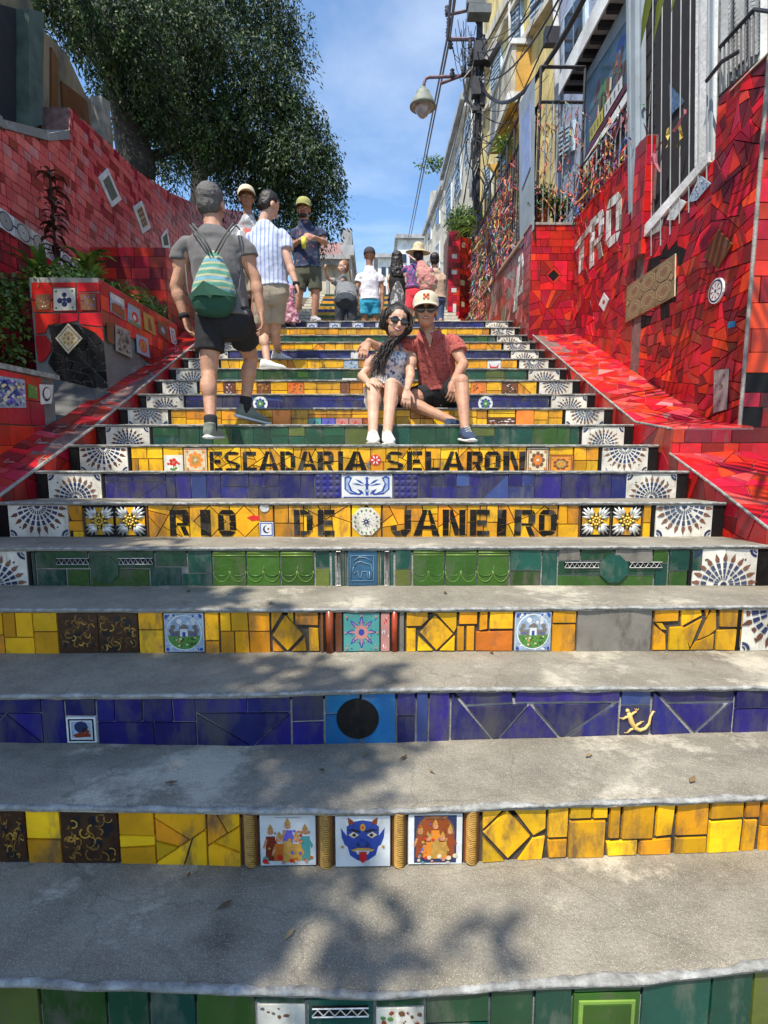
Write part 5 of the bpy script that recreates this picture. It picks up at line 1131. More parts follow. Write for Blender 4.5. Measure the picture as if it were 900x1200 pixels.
# plaster between the boxes + stepped pedestal behind
mb = MB(); A_, B_, C_, D_ = PY(67, 496, yc0+.02), PY(129, 459, Yf-.013), PY(44, 424, Yf-.013), Vector((-3.19, yc0+.02, PX(62, 452, X0_).z-.1))
C_.x = -3.19; mb.hexa([(p.x, p.y, .6) for p in (D_, A_, B_, C_)], [tuple(p) for p in (D_, A_, B_, C_)]); struct('plaster_slope', mb, mat('dark_plaster', (.085, .085, .08), .9, .4, 6, bump=.5))
Yq = Yb_+.15; zq = PY(165, 290, Yq).z; mb = MB(); mb.box((-3.18, Yq, 1.0), (-2.35, Yq+.8, zq)); mb.box((-2.9, Yq+.8, 1.0), (-2.35, Yq+1.7, zq+.1)); root = setp(mb.build('tiled_pedestal', GROUTR), 'dark red tiled block behind the planter, stepped against the left wall', 'pedestal')
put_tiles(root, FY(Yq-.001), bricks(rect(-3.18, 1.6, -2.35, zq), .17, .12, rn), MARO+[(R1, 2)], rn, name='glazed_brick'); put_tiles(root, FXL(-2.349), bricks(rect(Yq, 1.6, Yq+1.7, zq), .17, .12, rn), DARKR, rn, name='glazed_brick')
# ------------------------------------------------------------------ BUILDINGS ON THE RIGHT
def beam(mb, p, q, a, b, m=None):
    """box running p->q; a = size across horizontally, b = vertical size"""
    p, q = Vector(p), Vector(q); d = (q-p).normalized(); s = d.cross(Vector((0, 0, 1)))
    if s.length < 1e-3: s = Vector((1, 0, 0))
    s.normalize(); u = s.cross(d)
    c = [(-a/2, -b/2), (a/2, -b/2), (a/2, b/2), (-a/2, b/2)]
    mb.hexa([p+s*x+u*y for x, y in c], [q+s*x+u*y for x, y in c], m)
def wallmat(name, c, c2, gr=0.4): return mat(name, c, 0.9, 0.25, 2.5, grime=gr+.15, gcol=c2, gscale=2.6, bump=0.6, bscale=30)
M_YEL = wallmat('ochre_paint', (.66, .51, .20), (.30, .25, .14)); M_YEL2 = wallmat('orange_ochre_paint', (.62, .36, .08), (.45, .27, .08), .3); M_BLU = wallmat('pale_blue_grey_paint', (.30, .35, .46), (.22, .24, .30), .3)
M_GRY = wallmat('stained_beige_plaster', (.56, .51, .41), (.24, .22, .19), .5); M_GR2 = wallmat('grey_plaster_wall', (.36, .37, .38), (.2, .19, .18), .45); M_WH = wallmat('white_paint', (.66, .67, .66), (.4, .39, .36), .2)
M_FR = mat('pale_blue_shutter', (.42, .52, .60), .6, .2); M_GL = mat('dark_glass', (.03, .04, .055), .08, .2); M_IRON = mat('black_iron', (.02, .018, .022), .5, .3); M_GAL = mat('painted_steel_bar', (.22, .235, .24), .45, .25); M_INT = mat('dark_interior', (.012, .011, .014), .9, .3)
M_GBF = mat('blue_grey_post', (.26, .31, .35), .6, .2, 3, grime=.3, gcol=(.2, .2, .2), gscale=5); M_CONC = CEMD
def facade(name, X, pts, m, label, cat='building', t=1.2):
    fr = FX(X); return setp(slab(fr, qp(fr, pts), t, m, name), label, cat), fr
def fwin(root, fr, pts, frm=M_FR, n=2, h=.05, louv=0):
    """window seen at pts (bl, br, tr, tl): frame > panes"""
    q = [frpx(fr, *p) for p in pts]; w = plate(fr, q, frm, 'window', root, .05, h-.05, .004)
    cx, cy = sum(p[0] for p in q)/4, sum(p[1] for p in q)/4
    def bl(u, v): a = [(1-u)*(1-v), u*(1-v), u*v, (1-u)*v]; return (sum(a[k]*q[k][0] for k in range(4)), sum(a[k]*q[k][1] for k in range(4)))
    for k in range(n):
        u0, u1 = .07+.86*k/n+.03, .07+.86*(k+1)/n-.03; pane = [bl(u0, .06), bl(u1, .06), bl(u1, .94), bl(u0, .94)]
        plate(fr, pane, M_GL, 'pane', w, .012, h)
        if louv:
            mb = MB()
            for j in range(louv):
                a, b = bl(u0, .06+.88*(j+.5)/louv), bl(u1, .06+.88*(j+.5)/louv); beam(mb, fr.w(*a, h+.02), fr.w(*b, h+.02), .02, .03)
            mb.build('louvres', frm, w)
    return w
def trim(root, X, p, q, a, b, m, name='cornice'):
    mb = MB(); beam(mb, PX(*p, X), PX(*q, X), a, b); return mb.build(name, m, root)
# far facade
b0, f = facade('row_house', 3.0, [(497, 392), (497, 274), (505, 224), (516, 222), (521, 205), (521, 392)], M_GRY, 'farthest narrow grey house front on the right, at the top of the street')
for pts in ([(501, 330), (506, 326), (506, 300), (501, 306)], [(511, 318), (516, 314), (516, 282), (511, 288)], [(502, 285), (506, 280), (506, 258), (502, 264)], [(511, 268), (516, 262), (516, 240), (511, 246)]): fwin(b0, f, pts, M_WH, 1)
trim(b0, 2.95, (497, 274), (520, 214), .25, .25, M_GR2)
b1, f = facade('row_house', 2.95, [(520, 392), (520, 206), (546, 110), (557, 66), (563, 40), (563, 392)], M_GRY, 'tall stained beige house behind the utility pole, with a long sloping cornice line')
for pts in ([(524, 262), (530, 250), (530, 205), (524, 220)], [(534, 236), (541, 222), (541, 170), (534, 186)], [(546, 200), (553, 188), (553, 130), (546, 146)], [(524, 330), (530, 322), (530, 282), (524, 292)], [(536, 315), (543, 305), (543, 256), (536, 268)]): fwin(b1, f, pts, M_FR, 1, louv=5)
trim(b1, 2.85, (520, 209), (546, 113), .35, .16, M_GR2); trim(b1, 2.88, (520, 222), (548, 122), .2, .08, M_WH); trim(b1, 2.9, (546, 116), (562, 50), .3, .14, M_GR2); trim(b1, 2.9, (521, 300), (562, 238), .14, .1, M_GR2)
mb = MB()
for k, (a, b) in enumerate(((549, 165), (551, 168), (553, 171))): mb.tube([PX(a, b, 2.88), PX(a, b+55, 2.88)], .035, 6)
mb.build('meter_pipes', M_GAL, b1)
# ochre house with the projecting bay
b2, f = facade('row_house', 2.9, [(562, 392), (562, 45), (575, -30), (652, -30), (652, 300), (600, 392)], M_YEL, 'ochre yellow house with blue shutters and an orange balcony')
for pts, n in (([(602, 58), (614, 50), (613, -6), (601, 8)], 2), ([(624, 34), (643, 14), (642, -40), (624, -20)], 2), ([(577, 110), (590, 92), (589, 50), (577, 70)], 2), ([(570, 235), (577, 228), (577, 190), (570, 198)], 1), ([(585, 225), (597, 214), (596, 160), (585, 172)], 2)): fwin(b2, f, pts, M_FR, n, louv=8)
for a, b, w_ in (((564, 62), (606, -20), .2), ((564, 80), (616, -16), .08), ((563, 96), (596, 22), .06), ((564, 140), (600, 76), .08), ((600, 70), (650, -6), .1)): trim(b2, 2.84, a, b, .14, w_, M_GRY, 'moulding')
za = PX(598, 118, 2.53); zf = PX(573, 196, 2.53); mb = MB(); mb.box((2.53, za.y, za.z), (2.9, zf.y, za.z+.12)); mb.build('balcony_floor', M_YEL2, b2)
mb = MB(); mb.box((2.53, za.y, za.z+.12), (2.62, zf.y, za.z+.95)); mb.build('balcony_wall', M_GRY, b2); mb = MB(); mb.box((2.62, za.y+.01, za.z+.12), (2.9, za.y+.09, za.z+.93)); mb.build('balcony_end_wall', M_YEL2, b2)
mb = MB(); mb.box((2.50, za.y-.04, za.z+.95), (2.92, za.y+.13, za.z+1.04)); mb.box((2.50, za.y+.13, za.z+.95), (2.66, zf.y, za.z+1.04)); mb.box((2.48, za.y-.05, za.z-.04), (2.9, za.y-.001, za.z+.13)); mb.box((2.47, za.y, za.z-.04), (2.529, zf.y, za.z+.13)); mb.build('balcony_coping', M_WH, b2)
for k in range(3):
    y = za.y+.3+k*1.0; mb = MB(); mb.prism([(2.6, y, za.z), (2.9, y, za.z), (2.9, y, za.z-.5), (2.82, y, za.z-.3)], (0, .12, 0)); mb.build('balcony_bracket', M_YEL2, b2)
fl = MB(); p = PY(645, 46, 8.7); fl.box((p.x-.10, 8.6, p.z-.11), (p.x+.10, 8.72, p.z+.11)); fo = fl.build('floodlight', M_IRON, None); setp(fo, 'small square floodlight on the ochre house corner below the thick black cable', 'floodlight')
# blue-grey house with the dark balcony
b3, f = facade('row_house', 2.85, [(650, 392), (650, -40), (752, -60), (752, 392)], M_BLU, 'pale blue-grey house with a dark balcony overhead and the shop window')
zs1 = PX(657, 106, 2.40); zn = PX(752, -66, 2.40); mb = MB(); mb.box((2.40, 4.6, zs1.z), (2.85, zs1.y, zs1.z+.14)); mb.build('balcony_slab', M_GR2, b3)
mb = MB(); mb.box((2.38, 4.6, zs1.z-.05), (2.399, zs1.y+.02, zs1.z+.18)); mb.build('balcony_fascia', M_WH, b3)
mb = MB()
for k in range(14): y = 4.7+k*(zs1.y-4.8)/13; mb.box((2.42, y, zs1.z-.07), (2.85, y+.05, zs1.z-.001))
mb.build('balcony_joists', M_IRON, b3)
fwin(b3, f, [(657, 190), (676, 176), (676, 140), (657, 152)], M_FR, 2, louv=6); fwin(b3, f, [(664, 92), (690, 60), (690, -20), (664, 20)], M_FR, 2)
# shop window: frame, picture, sill with a printed strip
fs = FX(2.55); q = [frpx(fs, *p) for p in ((684, 204), (744, 104), (744, -20), (684, 92))]; sw = plate(fs, q, M_GBF, 'shop_window', b3, .05, -.05)
q2 = [frpx(fs, *p) for p in ((687, 190), (740, 99), (740, 16), (687, 98))]; pane = plate(fs, q2, mat('dark_poster', (.05, .06, .055), .25, .5, 9), 'pane', sw, .01, .0)  # dark base tone of the poster pane
rp = random.Random(8); shp = [(mat('poster_teal', (.07, .12, .13), .25, .4, 6), [(.0, .55), (1, .45), (1, 1), (0, 1)]), (PB, circ(.85, .80, .10, 10)), (PBL, circ(.80, .70, .05, 8))]
for k in range(26): x_, y_ = rp.uniform(.15, .9), rp.uniform(.35, .72); shp.append((rp.choice([BRN, TER, CRM, PG, BR, OR]), [(x_-.03, y_-.08), (x_+.02, y_-.10), (x_+.035, y_+.06), (x_-.01, y_+.10)]))
shp += [(mat('poster_yellow', (.42, .38, .05), .4, .2), [(.10, .12), (.45, .12), (.45, .30), (.10, .30)]), (W2, [(.48, .12), (.88, .12), (.88, .30), (.48, .30)]), (R3, rect(.0, .0, 1, .09))]
for k in range(4): shp.append((BRN, rect(.15+.075*k, .16, .175+.075*k, .26))); shp.append((GY, rect(.52+.09*k, .16, .55+.09*k, .26)))
quad_print(fs, q2, shp, 'poster_print', pane, .012)
q3 = [frpx(FX(2.5), *p) for p in ((682, 207), (745, 107), (745, 96), (684, 194))]; plate(FX(2.5), q3, M_WH, 'sill', sw, .03); mb = MB()
plate(fs, [frpx(fs, *p) for p in ((684, 268), (748, 220), (748, 112), (684, 206))], M_INT, 'dark_opening', b3, .01, .005)
mb = MB(); beam(mb, PX(741, 250, 2.36), PX(738, -10, 2.36), .05, .05); beam(mb, PX(749, 260, 2.38), PX(748, -10, 2.38), .10, .08); mb.build('steel_post', M_GBF, b3)
# barred window house
b4, f4 = facade('barred_window_house', 2.44, [(750, 300), (750, -60), (846, -60), (842, 215)], M_GR2, 'near house with a tall white-framed window behind bars, above the mosaic wall', t=.05)
fo = FX(2.435); q = [frpx(fo, *p) for p in ((757, 280), (826, 196), (826, -60), (757, -60))]
plate(fo, q, M_INT, 'window_opening', b4, .012, -.002)
mb = MB(); mb.prism([fo.w(*frpx(fo, *p), -.05) for p in ((753, 298), (845, 190), (845, -50), (753, -50))], (.9, 0, 0)); 
fp = FX(2.41)
def strip(pts, m, nm, t=.04, X=2.41, par=b4): ff = FX(X); return plate(ff, [frpx(ff, *p) for p in pts], m, nm, par, t)
strip([(820, 196), (839, 178), (843, -60), (822, -60)], M_WH, 'window_jamb'); strip([(832, 190), (835, 187), (838, -60), (834, -60)], M_GBF, 'jamb_groove', .01, 2.368); strip([(752, 290), (840, 190), (840, 178), (752, 276)], M_WH, 'window_sill', .06, 2.40); strip([(751, 288), (757, 282), (757, -60), (751, -60)], M_GBF, 'window_jamb')
for k, x in enumerate((764, 775, 786, 797, 808, 819, 829)):          # window bars
    yb = 277+(x-757)*(-1.17)+(10 if k < 5 else 0); mb = MB(); mb.tube([PX(x-1, min(yb+22, 300), 2.345), PX(x+1.5, -40, 2.345)], .0048, 6); mb.build('window_bar', M_GAL, b4)
for y in (10, 60, 110, 160, 205, 240):
    a, b = PX(757, y+.0, 2.43), PX(826, y-72, 2.43); mb = MB(); mb.tube([a, b], .005, 4); mb.build('mesh_wire', M_IRON, b4)
for k in range(13):
    y = 262-k*24; mb = MB(); mb.tube([PX(757, y, 2.425), PX(768, y-20, 2.425)], .006, 4); mb.build('lattice_bar', M_IRON, b4)
strip([(757, 278), (769, 264), (769, -60), (757, -60)], M_GBF, 'side_shutter', .006, 2.434)
mbc = MB(); fq = FX(2.42); mbc.add([fq.w(*frpx(fq, *p), .0) for p in ((785, 138), (800, 122), (802, 118), (784, 98))], [(0, 1, 2, 3)]); mbc.add([fq.w(*frpx(fq, *p), .01) for p in ((786, 136), (798, 124), (800, 119), (786, 102))], [(0, 1, 2, 3)]); cl = mbc.build('patterned_cloth', mat('blue_dotted_cloth', (.06, .12, .22), .8, .6, 40)); setp(cl, 'blue and white dotted cloth hanging inside the barred window', 'cloth')
# recessed louvred door and small balcony rail at the right edge
b5, f5 = facade('balcony_door_wall', 2.98, [(838, 140), (838, -60), (960, -60), (960, 140)], M_GR2, 'pale wall with louvred doors behind the small balcony at the right edge')
for pts in ([(846, 112), (856, 104), (856, -50), (846, -50)], [(858, 100), (868, 92), (869, -50), (859, -50)], [(871, 90), (885, 76), (886, -50), (872, -50)], [(888, 76), (899, 70), (900, -50), (889, -50)]): fwin(b5, f5, pts, M_WH, 1, louv=22)
mb = MB(); mb.box((XW+.06, YC+.351, zC-.12), (2.98, PX(843, 113, XW).y, zC-.02)); mb.build('balcony_floor', CEMD, b5)
rl = empty('balcony_railing', PX(843, 113, XW+.03), 'short black iron railing at the top right corner above the red pier', 'railing')
for p, q_, r_ in (((843, 113), (888, 73), .011), ((844, 55), (884, 11), .014), ((884, 11), (905, 14), .012)):
    mb = MB(); mb.tube([PX(*p, XW+.03), PX(*q_, XW+.03)], r_, 6); mb.build('rail', M_IRON, rl)
for k in range(9):
    x = 844+k*4.9; yt = 55-(x-844)*1.1; yb = 113-(x-843)*.89; mb = MB(); mb.tube([PX(x, yb, XW+.03), PX(x, yt, XW+.03)], .006, 5); mb.build('bar', M_IRON, rl)
mb = MB(); mb.tube([PX(828, 95, XW-.06), PX(846, 72, XW-.06), PX(866, 60, XW+.0)], .014, 6); setp(mb.build('black_hose', M_IRON), 'thick black cable crossing the white window jamb', 'cable')

# ------------------------------------------------------------------ fences with ribbons
RCOL = [mat('ribbon_'+n, c, .7, .2, 40) for n, c in (('red', (.42, .03, .03)), ('coral', (.48, .13, .08)), ('yellow', (.45, .34, .06)), ('green', (.05, .18, .08)), ('blue', (.05, .09, .27)), ('white', (.45, .43, .41)), ('pink', (.42, .13, .17)), ('turquoise', (.07, .25, .25)), ('orange', (.45, .19, .05)), ('violet', (.14, .06, .2)))]
def ribbon_vf(rr, p, L, w):
    V, F = [], []; a = rr.uniform(0, PI); d = Vector((math.cos(a), math.sin(a), 0)); q = Vector(p); n = rr.choice((2, 3, 3, 4)); sd = Vector((rr.gauss(0, .35), rr.gauss(0, .35), -1)).normalized()
    for k in range(n+1):
        V += [q-d*w/2, q+d*w/2]; q = q+sd*(L/n)+Vector((rr.gauss(0, .02), rr.gauss(0, .02), 0)); a += rr.gauss(0, .8); d = Vector((math.cos(a), math.sin(a), rr.gauss(0, .2)))
    for k in range(n): F.append((2*k, 2*k+1, 2*k+3, 2*k+2))
    return V, F
def ribbons(sites, n, seed, label, group, single=60, L=(.08, .24), w=.015, ax=1, ends=('at the near end', 'near the middle', 'past the middle', 'at the far end')):
    rr = random.Random(seed); sm = [sites(rr) for _ in range(200)]; lo_ = (min(q[ax] for q in sm), min(q.z for q in sm)); hi_ = (max(q[ax] for q in sm), max(q.z for q in sm))
    rr = random.Random(seed); rest = MB(); weights = [5, 5, 3, 2, 3, 2, 4, 2, 4, 1]
    for k in range(n):
        p = sites(rr); V, F = ribbon_vf(rr, p, rr.uniform(*L), w*rr.uniform(.6, 1.3)); m = rr.choices(RCOL, weights)[0]
        if k < single:
            o = mesh('tied_ribbon', V, F, m); a = (p[ax]-lo_[0])/(hi_[0]-lo_[0]); b = (p.z-lo_[1])/(hi_[1]-lo_[1])
            setp(o, '%s %s %s, %s %s' % ('long' if (V[-1]-V[0]).length > .6*L[1] else 'short', m.name.split('_')[1], label, 'low' if b < .3 else ('high' if b > .66 else 'halfway up'), ends[0] if a < .25 else (ends[1] if a < .5 else (ends[2] if a < .75 else ends[3]))), 'ribbon', group)
        else: rest.add(V, F, m)
    if rest.v: o = rest.build('tied_ribbons'); setp(o, 'mass of many coloured ribbons knotted on '+group.split('on ')[-1], 'ribbons', kind='stuff')
XF = XR+.06
zf0 = PX(632, 121, XF).z; zf1 = PX(632, 83, XF).z; yF0, yF1 = YA+.04, yE
# side fence along the letter A wall
F1 = empty('ribbon_fence', (XF, yF0, zt_), 'long black iron fence above the letter A wall, thick with ribbons', 'fence')
for z, r_ in ((zf0, .02), (zf1, .02), (zt_+.12, .012)):
    mb = MB(); mb.tube([(XF, yF0, z), (XF, yF1, z)], r_, 6); mb.build('rail', M_IRON, F1)
nb = 30
for k in range(nb+1):
    y = yF0+(yF1-yF0)*k/nb; mb = MB(); mb.tube([(XF, y, zt_+.03), (XF, y, zf0 if k % 3 else zf1)], .011 if k % 3 else .018, 5); mb.build('bar', M_IRON, F1)
pst = MB(); pst.hexa([PX(609, 292, XF-.06), PX(626, 268, XF-.06), PX(626, 268, XF-.02), PX(609, 292, XF-.02)], [PX(608, 122, XF-.06), PX(627, 88, XF-.06), PX(627, 88, XF-.02), PX(608, 122, XF-.02)]); pp = pst.build('gate_panel', M_GBF, F1)
plate(FX(XF-.062), [frpx(FX(XF-.062), *p) for p in ((612, 222), (622, 196), (622, 118), (612, 140))], mat('reflecting_panel', (.22, .24, .36), .15, .2), 'pane', pp, .01)
ribbons(lambda r: Vector((XF+r.gauss(0, .05), r.uniform(yF0+1.0, yF1), zt_+.1+(zf0-zt_)*(r.random()**1.5)*.88)), 1500, 1, 'ribbon on the long side fence', 'ribbons tied on the long side fence', 130)
ribbons(lambda r: Vector((XR-.03+r.gauss(0, .03), r.uniform(yF0+2.6, yF1+.6), zt_-r.random()*1.1)), 420, 2, 'ribbon trailing over the letter A wall', 'ribbons tied on the wall top', 20)
# front cage over the pier
F2 = empty('ribbon_fence', (XF, YA+.04, zPA), 'square iron cage of bars on the diamond pier, with flower pots inside', 'fence')
for z in (zf0, zf1):
    mb = MB(); mb.tube([(XF, YA+.04, z), (XW+.06, YA+.04, z)], .018, 6); mb.build('rail', M_IRON, F2)
for k in range(8):
    x = XF+(XW+.06-XF)*k/7; mb = MB(); mb.tube([(x, YA+.04, zPA+.02), (x, YA+.04, zf1 if k in (0, 7) else zf0)], .009 if 0 < k < 7 else .017, 5); mb.build('bar', M_IRON if k in (0, 7) else M_GAL, F2)
ribbons(lambda r: Vector((XF+(XW+.06-XF)*r.randint(0, 7)/7+r.gauss(0, .012), YA+.02, zPA+.1+(zf0-zPA-.1)*r.random())), 170, 3, 'ribbon on the pier cage', 'ribbons tied on the pier cage', 60, (.05, .16), .013, 0, ('on the leftmost bars', 'left of the middle', 'right of the middle', 'on the rightmost bars'))
# fence along TRO wall
F3 = empty('ribbon_fence', (XW+.05, YA, zA), 'iron railing along the top of the TRO wall under the shop window', 'fence')
zt3 = zA+.62; zt_b = .55
for z in (zA+.1, zt3):
    mb = MB(); mb.tube([(XW+.06, YA+.05, z), (XW+.06, YB+.02, z)], .012, 6); mb.build('rail', M_IRON, F3)
for k in range(15):
    y = YA+.05+(YB-YA-.03)*k/14; mb = MB(); mb.tube([(XW+.06, y, zA+.05), (XW+.06, y, zt3)], .008, 5); mb.build('bar', M_GAL, F3)
ribbons(lambda r: Vector((XW+.03+r.gauss(0, .03), r.uniform(YB+.05, YA), zA+.08+zt_b*r.random()**1.8)), 210, 4, 'ribbon on the TRO wall railing', 'ribbons tied on the TRO railing', 80, (.06, .2), .02)
for (px_, py_, m_) in ((776, 165, RCOL[6]), (767, 180, RCOL[6]), (783, 150, RCOL[2]), (796, 148, RCOL[2]), (803, 128, RCOL[6])):
    V, F = ribbon_vf(random.Random(px_), PX(px_, py_, 2.33), .16, .03); setp(mesh('tied_ribbon', V, F, m_), 'short %s ribbon on the barred window bars%s' % ('pink' if m_ is RCOL[6] else 'yellow', ', %s' % {776: 'second lowest', 767: 'lowest', 783: 'left one', 796: 'right one', 803: 'highest'}[px_]), 'ribbon')

# ------------------------------------------------------------------ utility pole, lamp, wires
YP = 12.0; bx = PY(558, 240, YP).x
up = empty('utility_pole', (bx, YP, ZL), 'dark utility pole crowded with cables and boxes in front of the beige house', 'utility pole')
ztp = PY(558, -40, YP).z; M_POLE = mat('dark_pole', (.035, .035, .045), .7, .4, 12)
mb = MB(); mb.tube([(bx, YP, ZL), (bx, YP, ztp)], [.085, .06], 10); mb.build('pole', M_POLE, up)
rp = random.Random(4)
for (x0, y0, x1, y1, dpt, nm) in ((546, 20, 572, 30, .25, 'transformer_box'), (545, 8, 566, 17, .2, 'transformer_box'), (553, 60, 566, 82, .2, 'junction_box'), (551, 100, 561, 120, .18, 'junction_box'), (560, 105, 567, 130, .12, 'junction_box'), (552, 128, 560, 136, .1, 'junction_box')):
    a, b = PY(x0, y1, YP), PY(x1, y0, YP); mb = MB(); mb.box((a.x, YP-.1-dpt, a.z), (b.x, YP-.09, b.z)); mb.build(nm, M_POLE if nm != 'transformer_box' else mat('grey_box_paint', (.10, .11, .11), .6, .3), up)
a, b = PY(570, 74, YP-.3), PY(582, 53, YP-.3); mb = MB(); mb.tube([a, b], .10, 10); mb.build('cable_canister', M_IRON, up)
mb = MB(); mb.tube([PY(524, 46, YP), PY(556, 46, YP)], .035, 6); mb.tube([PY(522, 18, YP), PY(558, 10, YP)], .03, 6); mb.build('cross_arm', mat('reddish_steel', (.16, .10, .12), .6, .3), up)
for (x, y) in ((524, 12), (526, 26), (525, 38), (528, 52), (551, 52), (552, 62), (550, 72), (553, 84), (530, 86), (543, 82)):
    mb = MB(); c = PY(x, y, YP-.06); mb.lathe(c, [(.01, -.09), (.05, -.06), (.025, -.03), (.055, 0), (.025, .03), (.05, .06), (.01, .09)], 8); mb.build('insulator', M_POLE, up, True)
mb = MB()
for k in range(34):                       # slack loops of cable on the pole
    y0 = rp.uniform(20, 235); x = bx+rp.uniform(-.14, .14); z0 = PY(558, y0, YP).z; L = rp.uniform(.4, 1.6); s = rp.choice((-1, 1))*rp.uniform(.02, .22)
    mb.tube([(x, YP-.09, z0), (x+s, YP-.14, z0-L*.3), (x+s*.7, YP-.12, z0-L*.7), (x*.5+bx*.5, YP-.1, z0-L)], rp.uniform(.008, .02), 5)
for k in range(16):
    p = PY(rp.uniform(526, 552), rp.uniform(20, 60), YP); q = PY(rp.uniform(545, 558), rp.uniform(30, 90), YP); m_ = (p+q)/2-Vector((0, 0, rp.uniform(.1, .5))); mb.tube([p, p*.6+m_*.4-Vector((0, 0, .1)), m_, q*.6+m_*.4-Vector((0, 0, .1)), q], .007, 4)
mb.build('cable_loops', M_IRON, up)
# street lamp
lp = empty('street_lamp', PY(495, 120, YP), 'round grey bell street lamp hanging from an arm off the utility pole', 'street lamp')
mb = MB(); A = [PY(556, 88, YP), PY(520, 90, YP), PY(503, 90.5, YP), PY(499, 92, YP), PY(497, 97, YP), PY(496.5, 106, YP)]; mb.tube(A, .032, 8); mb.tube([PY(516, 98, YP), PY(548, 86, YP)], .03, 6); mb.build('arm', mat('reddish_steel', (.16, .10, .12)), lp, True)
c = PY(495.5, 122, YP); k_ = 1/640*11.6; M_LAMP = mat('weathered_lamp_grey', (.20, .22, .18), .6, .3, 8)
mb = MB(); mb.lathe(c, [(.001, .30), (.07, .30), (.09, .24), (.14, .22), (.15, .16), (.19, .12), (.24, .03), (.262, -.02), (.268, -.06), (.24, -.07)], 24); mb.build('shade', M_LAMP, lp, True)
mb = MB(); mb.lathe(c, [(.235, -.068), (.20, -.03), (.16, -.06), (.15, -.13), (.10, -.21), (.04, -.26), (.001, -.27)], 20); mb.build('glass_bowl', mat('rosy_frosted_glass', (.42, .34, .34), .2, .3, 10), lp, True)
def wire(pts, r_, label=None, name='overhead_cable', sag=0.0, n=12):
    out = []
    for a, b in zip(pts, pts[1:]):
        for k in range(n): t = k/n; out.append(a.lerp(b, t)-Vector((0, 0, sag*4*t*(1-t))))
    out.append(pts[-1]); mb = MB(); mb.tube(out, r_, 5); o = mb.build(name, M_CAB, None, True); setp(o, label, 'cable'); return o
M_CAB = mat('purplish_cable', (.10, .075, .11), .6, .2); M_CAB2 = mat('black_cable', (.02, .02, .022), .6, .2)
wire([PY(529, -10, 7), PY(524, 45, YP-.1), PY(476, 292, 45)], .022, 'left overhead cable running down the sky past the street lamp', sag=.0)
wire([PY(534, -10, 7), PY(527, 46, YP-.1), PY(478.5, 292, 45)], .022, 'right overhead cable of the pair running down the sky past the street lamp', sag=.0)
o = wire([PY(566, 104, YP), PY(690, -12, 5.5)], .03, 'thick black cable sweeping from the pole up across the ochre house', sag=.55); o.data.materials[0] = M_CAB2
for k, (a, b, c_, d_, s, t) in enumerate(((558, 60, 640, -10, .2, 'one of two thin cables rising right from the pole, the upper'), (560, 90, 660, -10, .35, 'one of two thin cables rising right from the pole, the lower'), (556, 70, 507, 268, .1, 'thin cable dropping from the pole along the beige house cornice'), (556, 130, 516, 240, .2, 'slack thin cable beside the stained beige house windows'))):
    o = wire([PY(a, b, YP-.1), (PY(c_, d_, 6.5) if k < 2 else PY(c_, d_, 26))], .013, t, sag=s); o.data.materials[0] = M_CAB2

rc_ = random.Random(77)
mb = MB()
for k in range(20):
    a = PY(558+rc_.uniform(-3, 3), rc_.uniform(30, 210), YP-.1); X_ = rc_.uniform(2.5, 2.85); Yk = rc_.choice((rc_.uniform(7.5, 11), rc_.uniform(14, 24))); b_ = Vector((X_, Yk, a.z+rc_.uniform(-1.5, 1.0))); n = 10; s_ = rc_.uniform(.1, .5); P = [a.lerp(b_, j/n)-Vector((0, 0, s_*4*(j/n)*(1-j/n))) for j in range(n+1)]; mb.tube(P, rc_.uniform(.006, .012), 4)
setp(mb.build('service_cables', M_CAB2), 'tangle of thin service cables strung from the pole along the house fronts', 'cables', kind='stuff')
for k, (x, y, X_, lb) in enumerate(((590, 130, 2.78, 'small air conditioner box on the ochre house beside the orange balcony'), (553, 215, 2.75, 'grey meter cabinet low on the stained beige house'))):
    c = PX(x, y, X_); mb = MB(); mb.box((X_-.02, c.y-.35, c.z-.22), (2.95, c.y+.35, c.z+.22)); ac = setp(mb.build('air_conditioner' if k == 0 else 'meter_cabinet', M_WH if k == 0 else M_GR2), lb, 'air conditioner' if k == 0 else 'cabinet')
    for j in range(6): mb = MB(); mb.box((X_-.03, c.y-.30, c.z-.18+.06*j), (X_-.0205, c.y+.30, c.z-.15+.06*j)); mb.build('grille_slat', M_GR2, ac)
for k, (x, r_) in enumerate(((566, .04), (597, .03), (651, .05))):
    mb = MB(); mb.tube([PX(x, -20, 2.78), PX(x+(4 if x > 600 else 1), 150 if x < 640 else 200, 2.78)], r_, 7); setp(mb.build('drain_pipe', M_GR2, None, True), ('rain pipe at the left edge of the ochre house', 'thin rain pipe in the middle of the ochre house', 'rain pipe between the ochre and the blue-grey house', 'rain pipe between the two grey-beige houses')[k], 'pipe')
# ------------------------------------------------------------------ far left / centre buildings
Yb = 17.0
def box_building(nm, px0, px1, pyt, Y, dep, m, label, pyb=392):
    a, b = PY(px0, pyt, Y), PY(px1, pyt, Y); mb = MB(); mb.box((a.x, Y, 2.0), (b.x, Y+dep, a.z)); return setp(mb.build(nm, m), label, 'building'), FY(Y)
M_PNK = wallmat('faded_pink_plaster', (.50, .30, .29), (.35, .22, .2), .4); M_CRE = wallmat('cream_plaster', (.60, .56, .44), (.4, .36, .28), .3)
bb, f = box_building('pink_house', 366, 404, 284, 21.0, 8, M_PNK, 'faded pink house behind the man with the olive cap')
mb = MB(); a, b = PY(400, 284, 20.98), PY(409, 270, 20.98); mb.box((a.x, 20.9, 2), (b.x+.1, 28, b.z)); mb.build('grey_corner_tower', M_GR2, bb); mb = MB(); a = PY(409, 288, 20.8); mb.box((a.x-.15, 20.7, a.z-.35), (a.x+.18, 28.2, a.z)); mb.build('eave', M_GR2, bb)
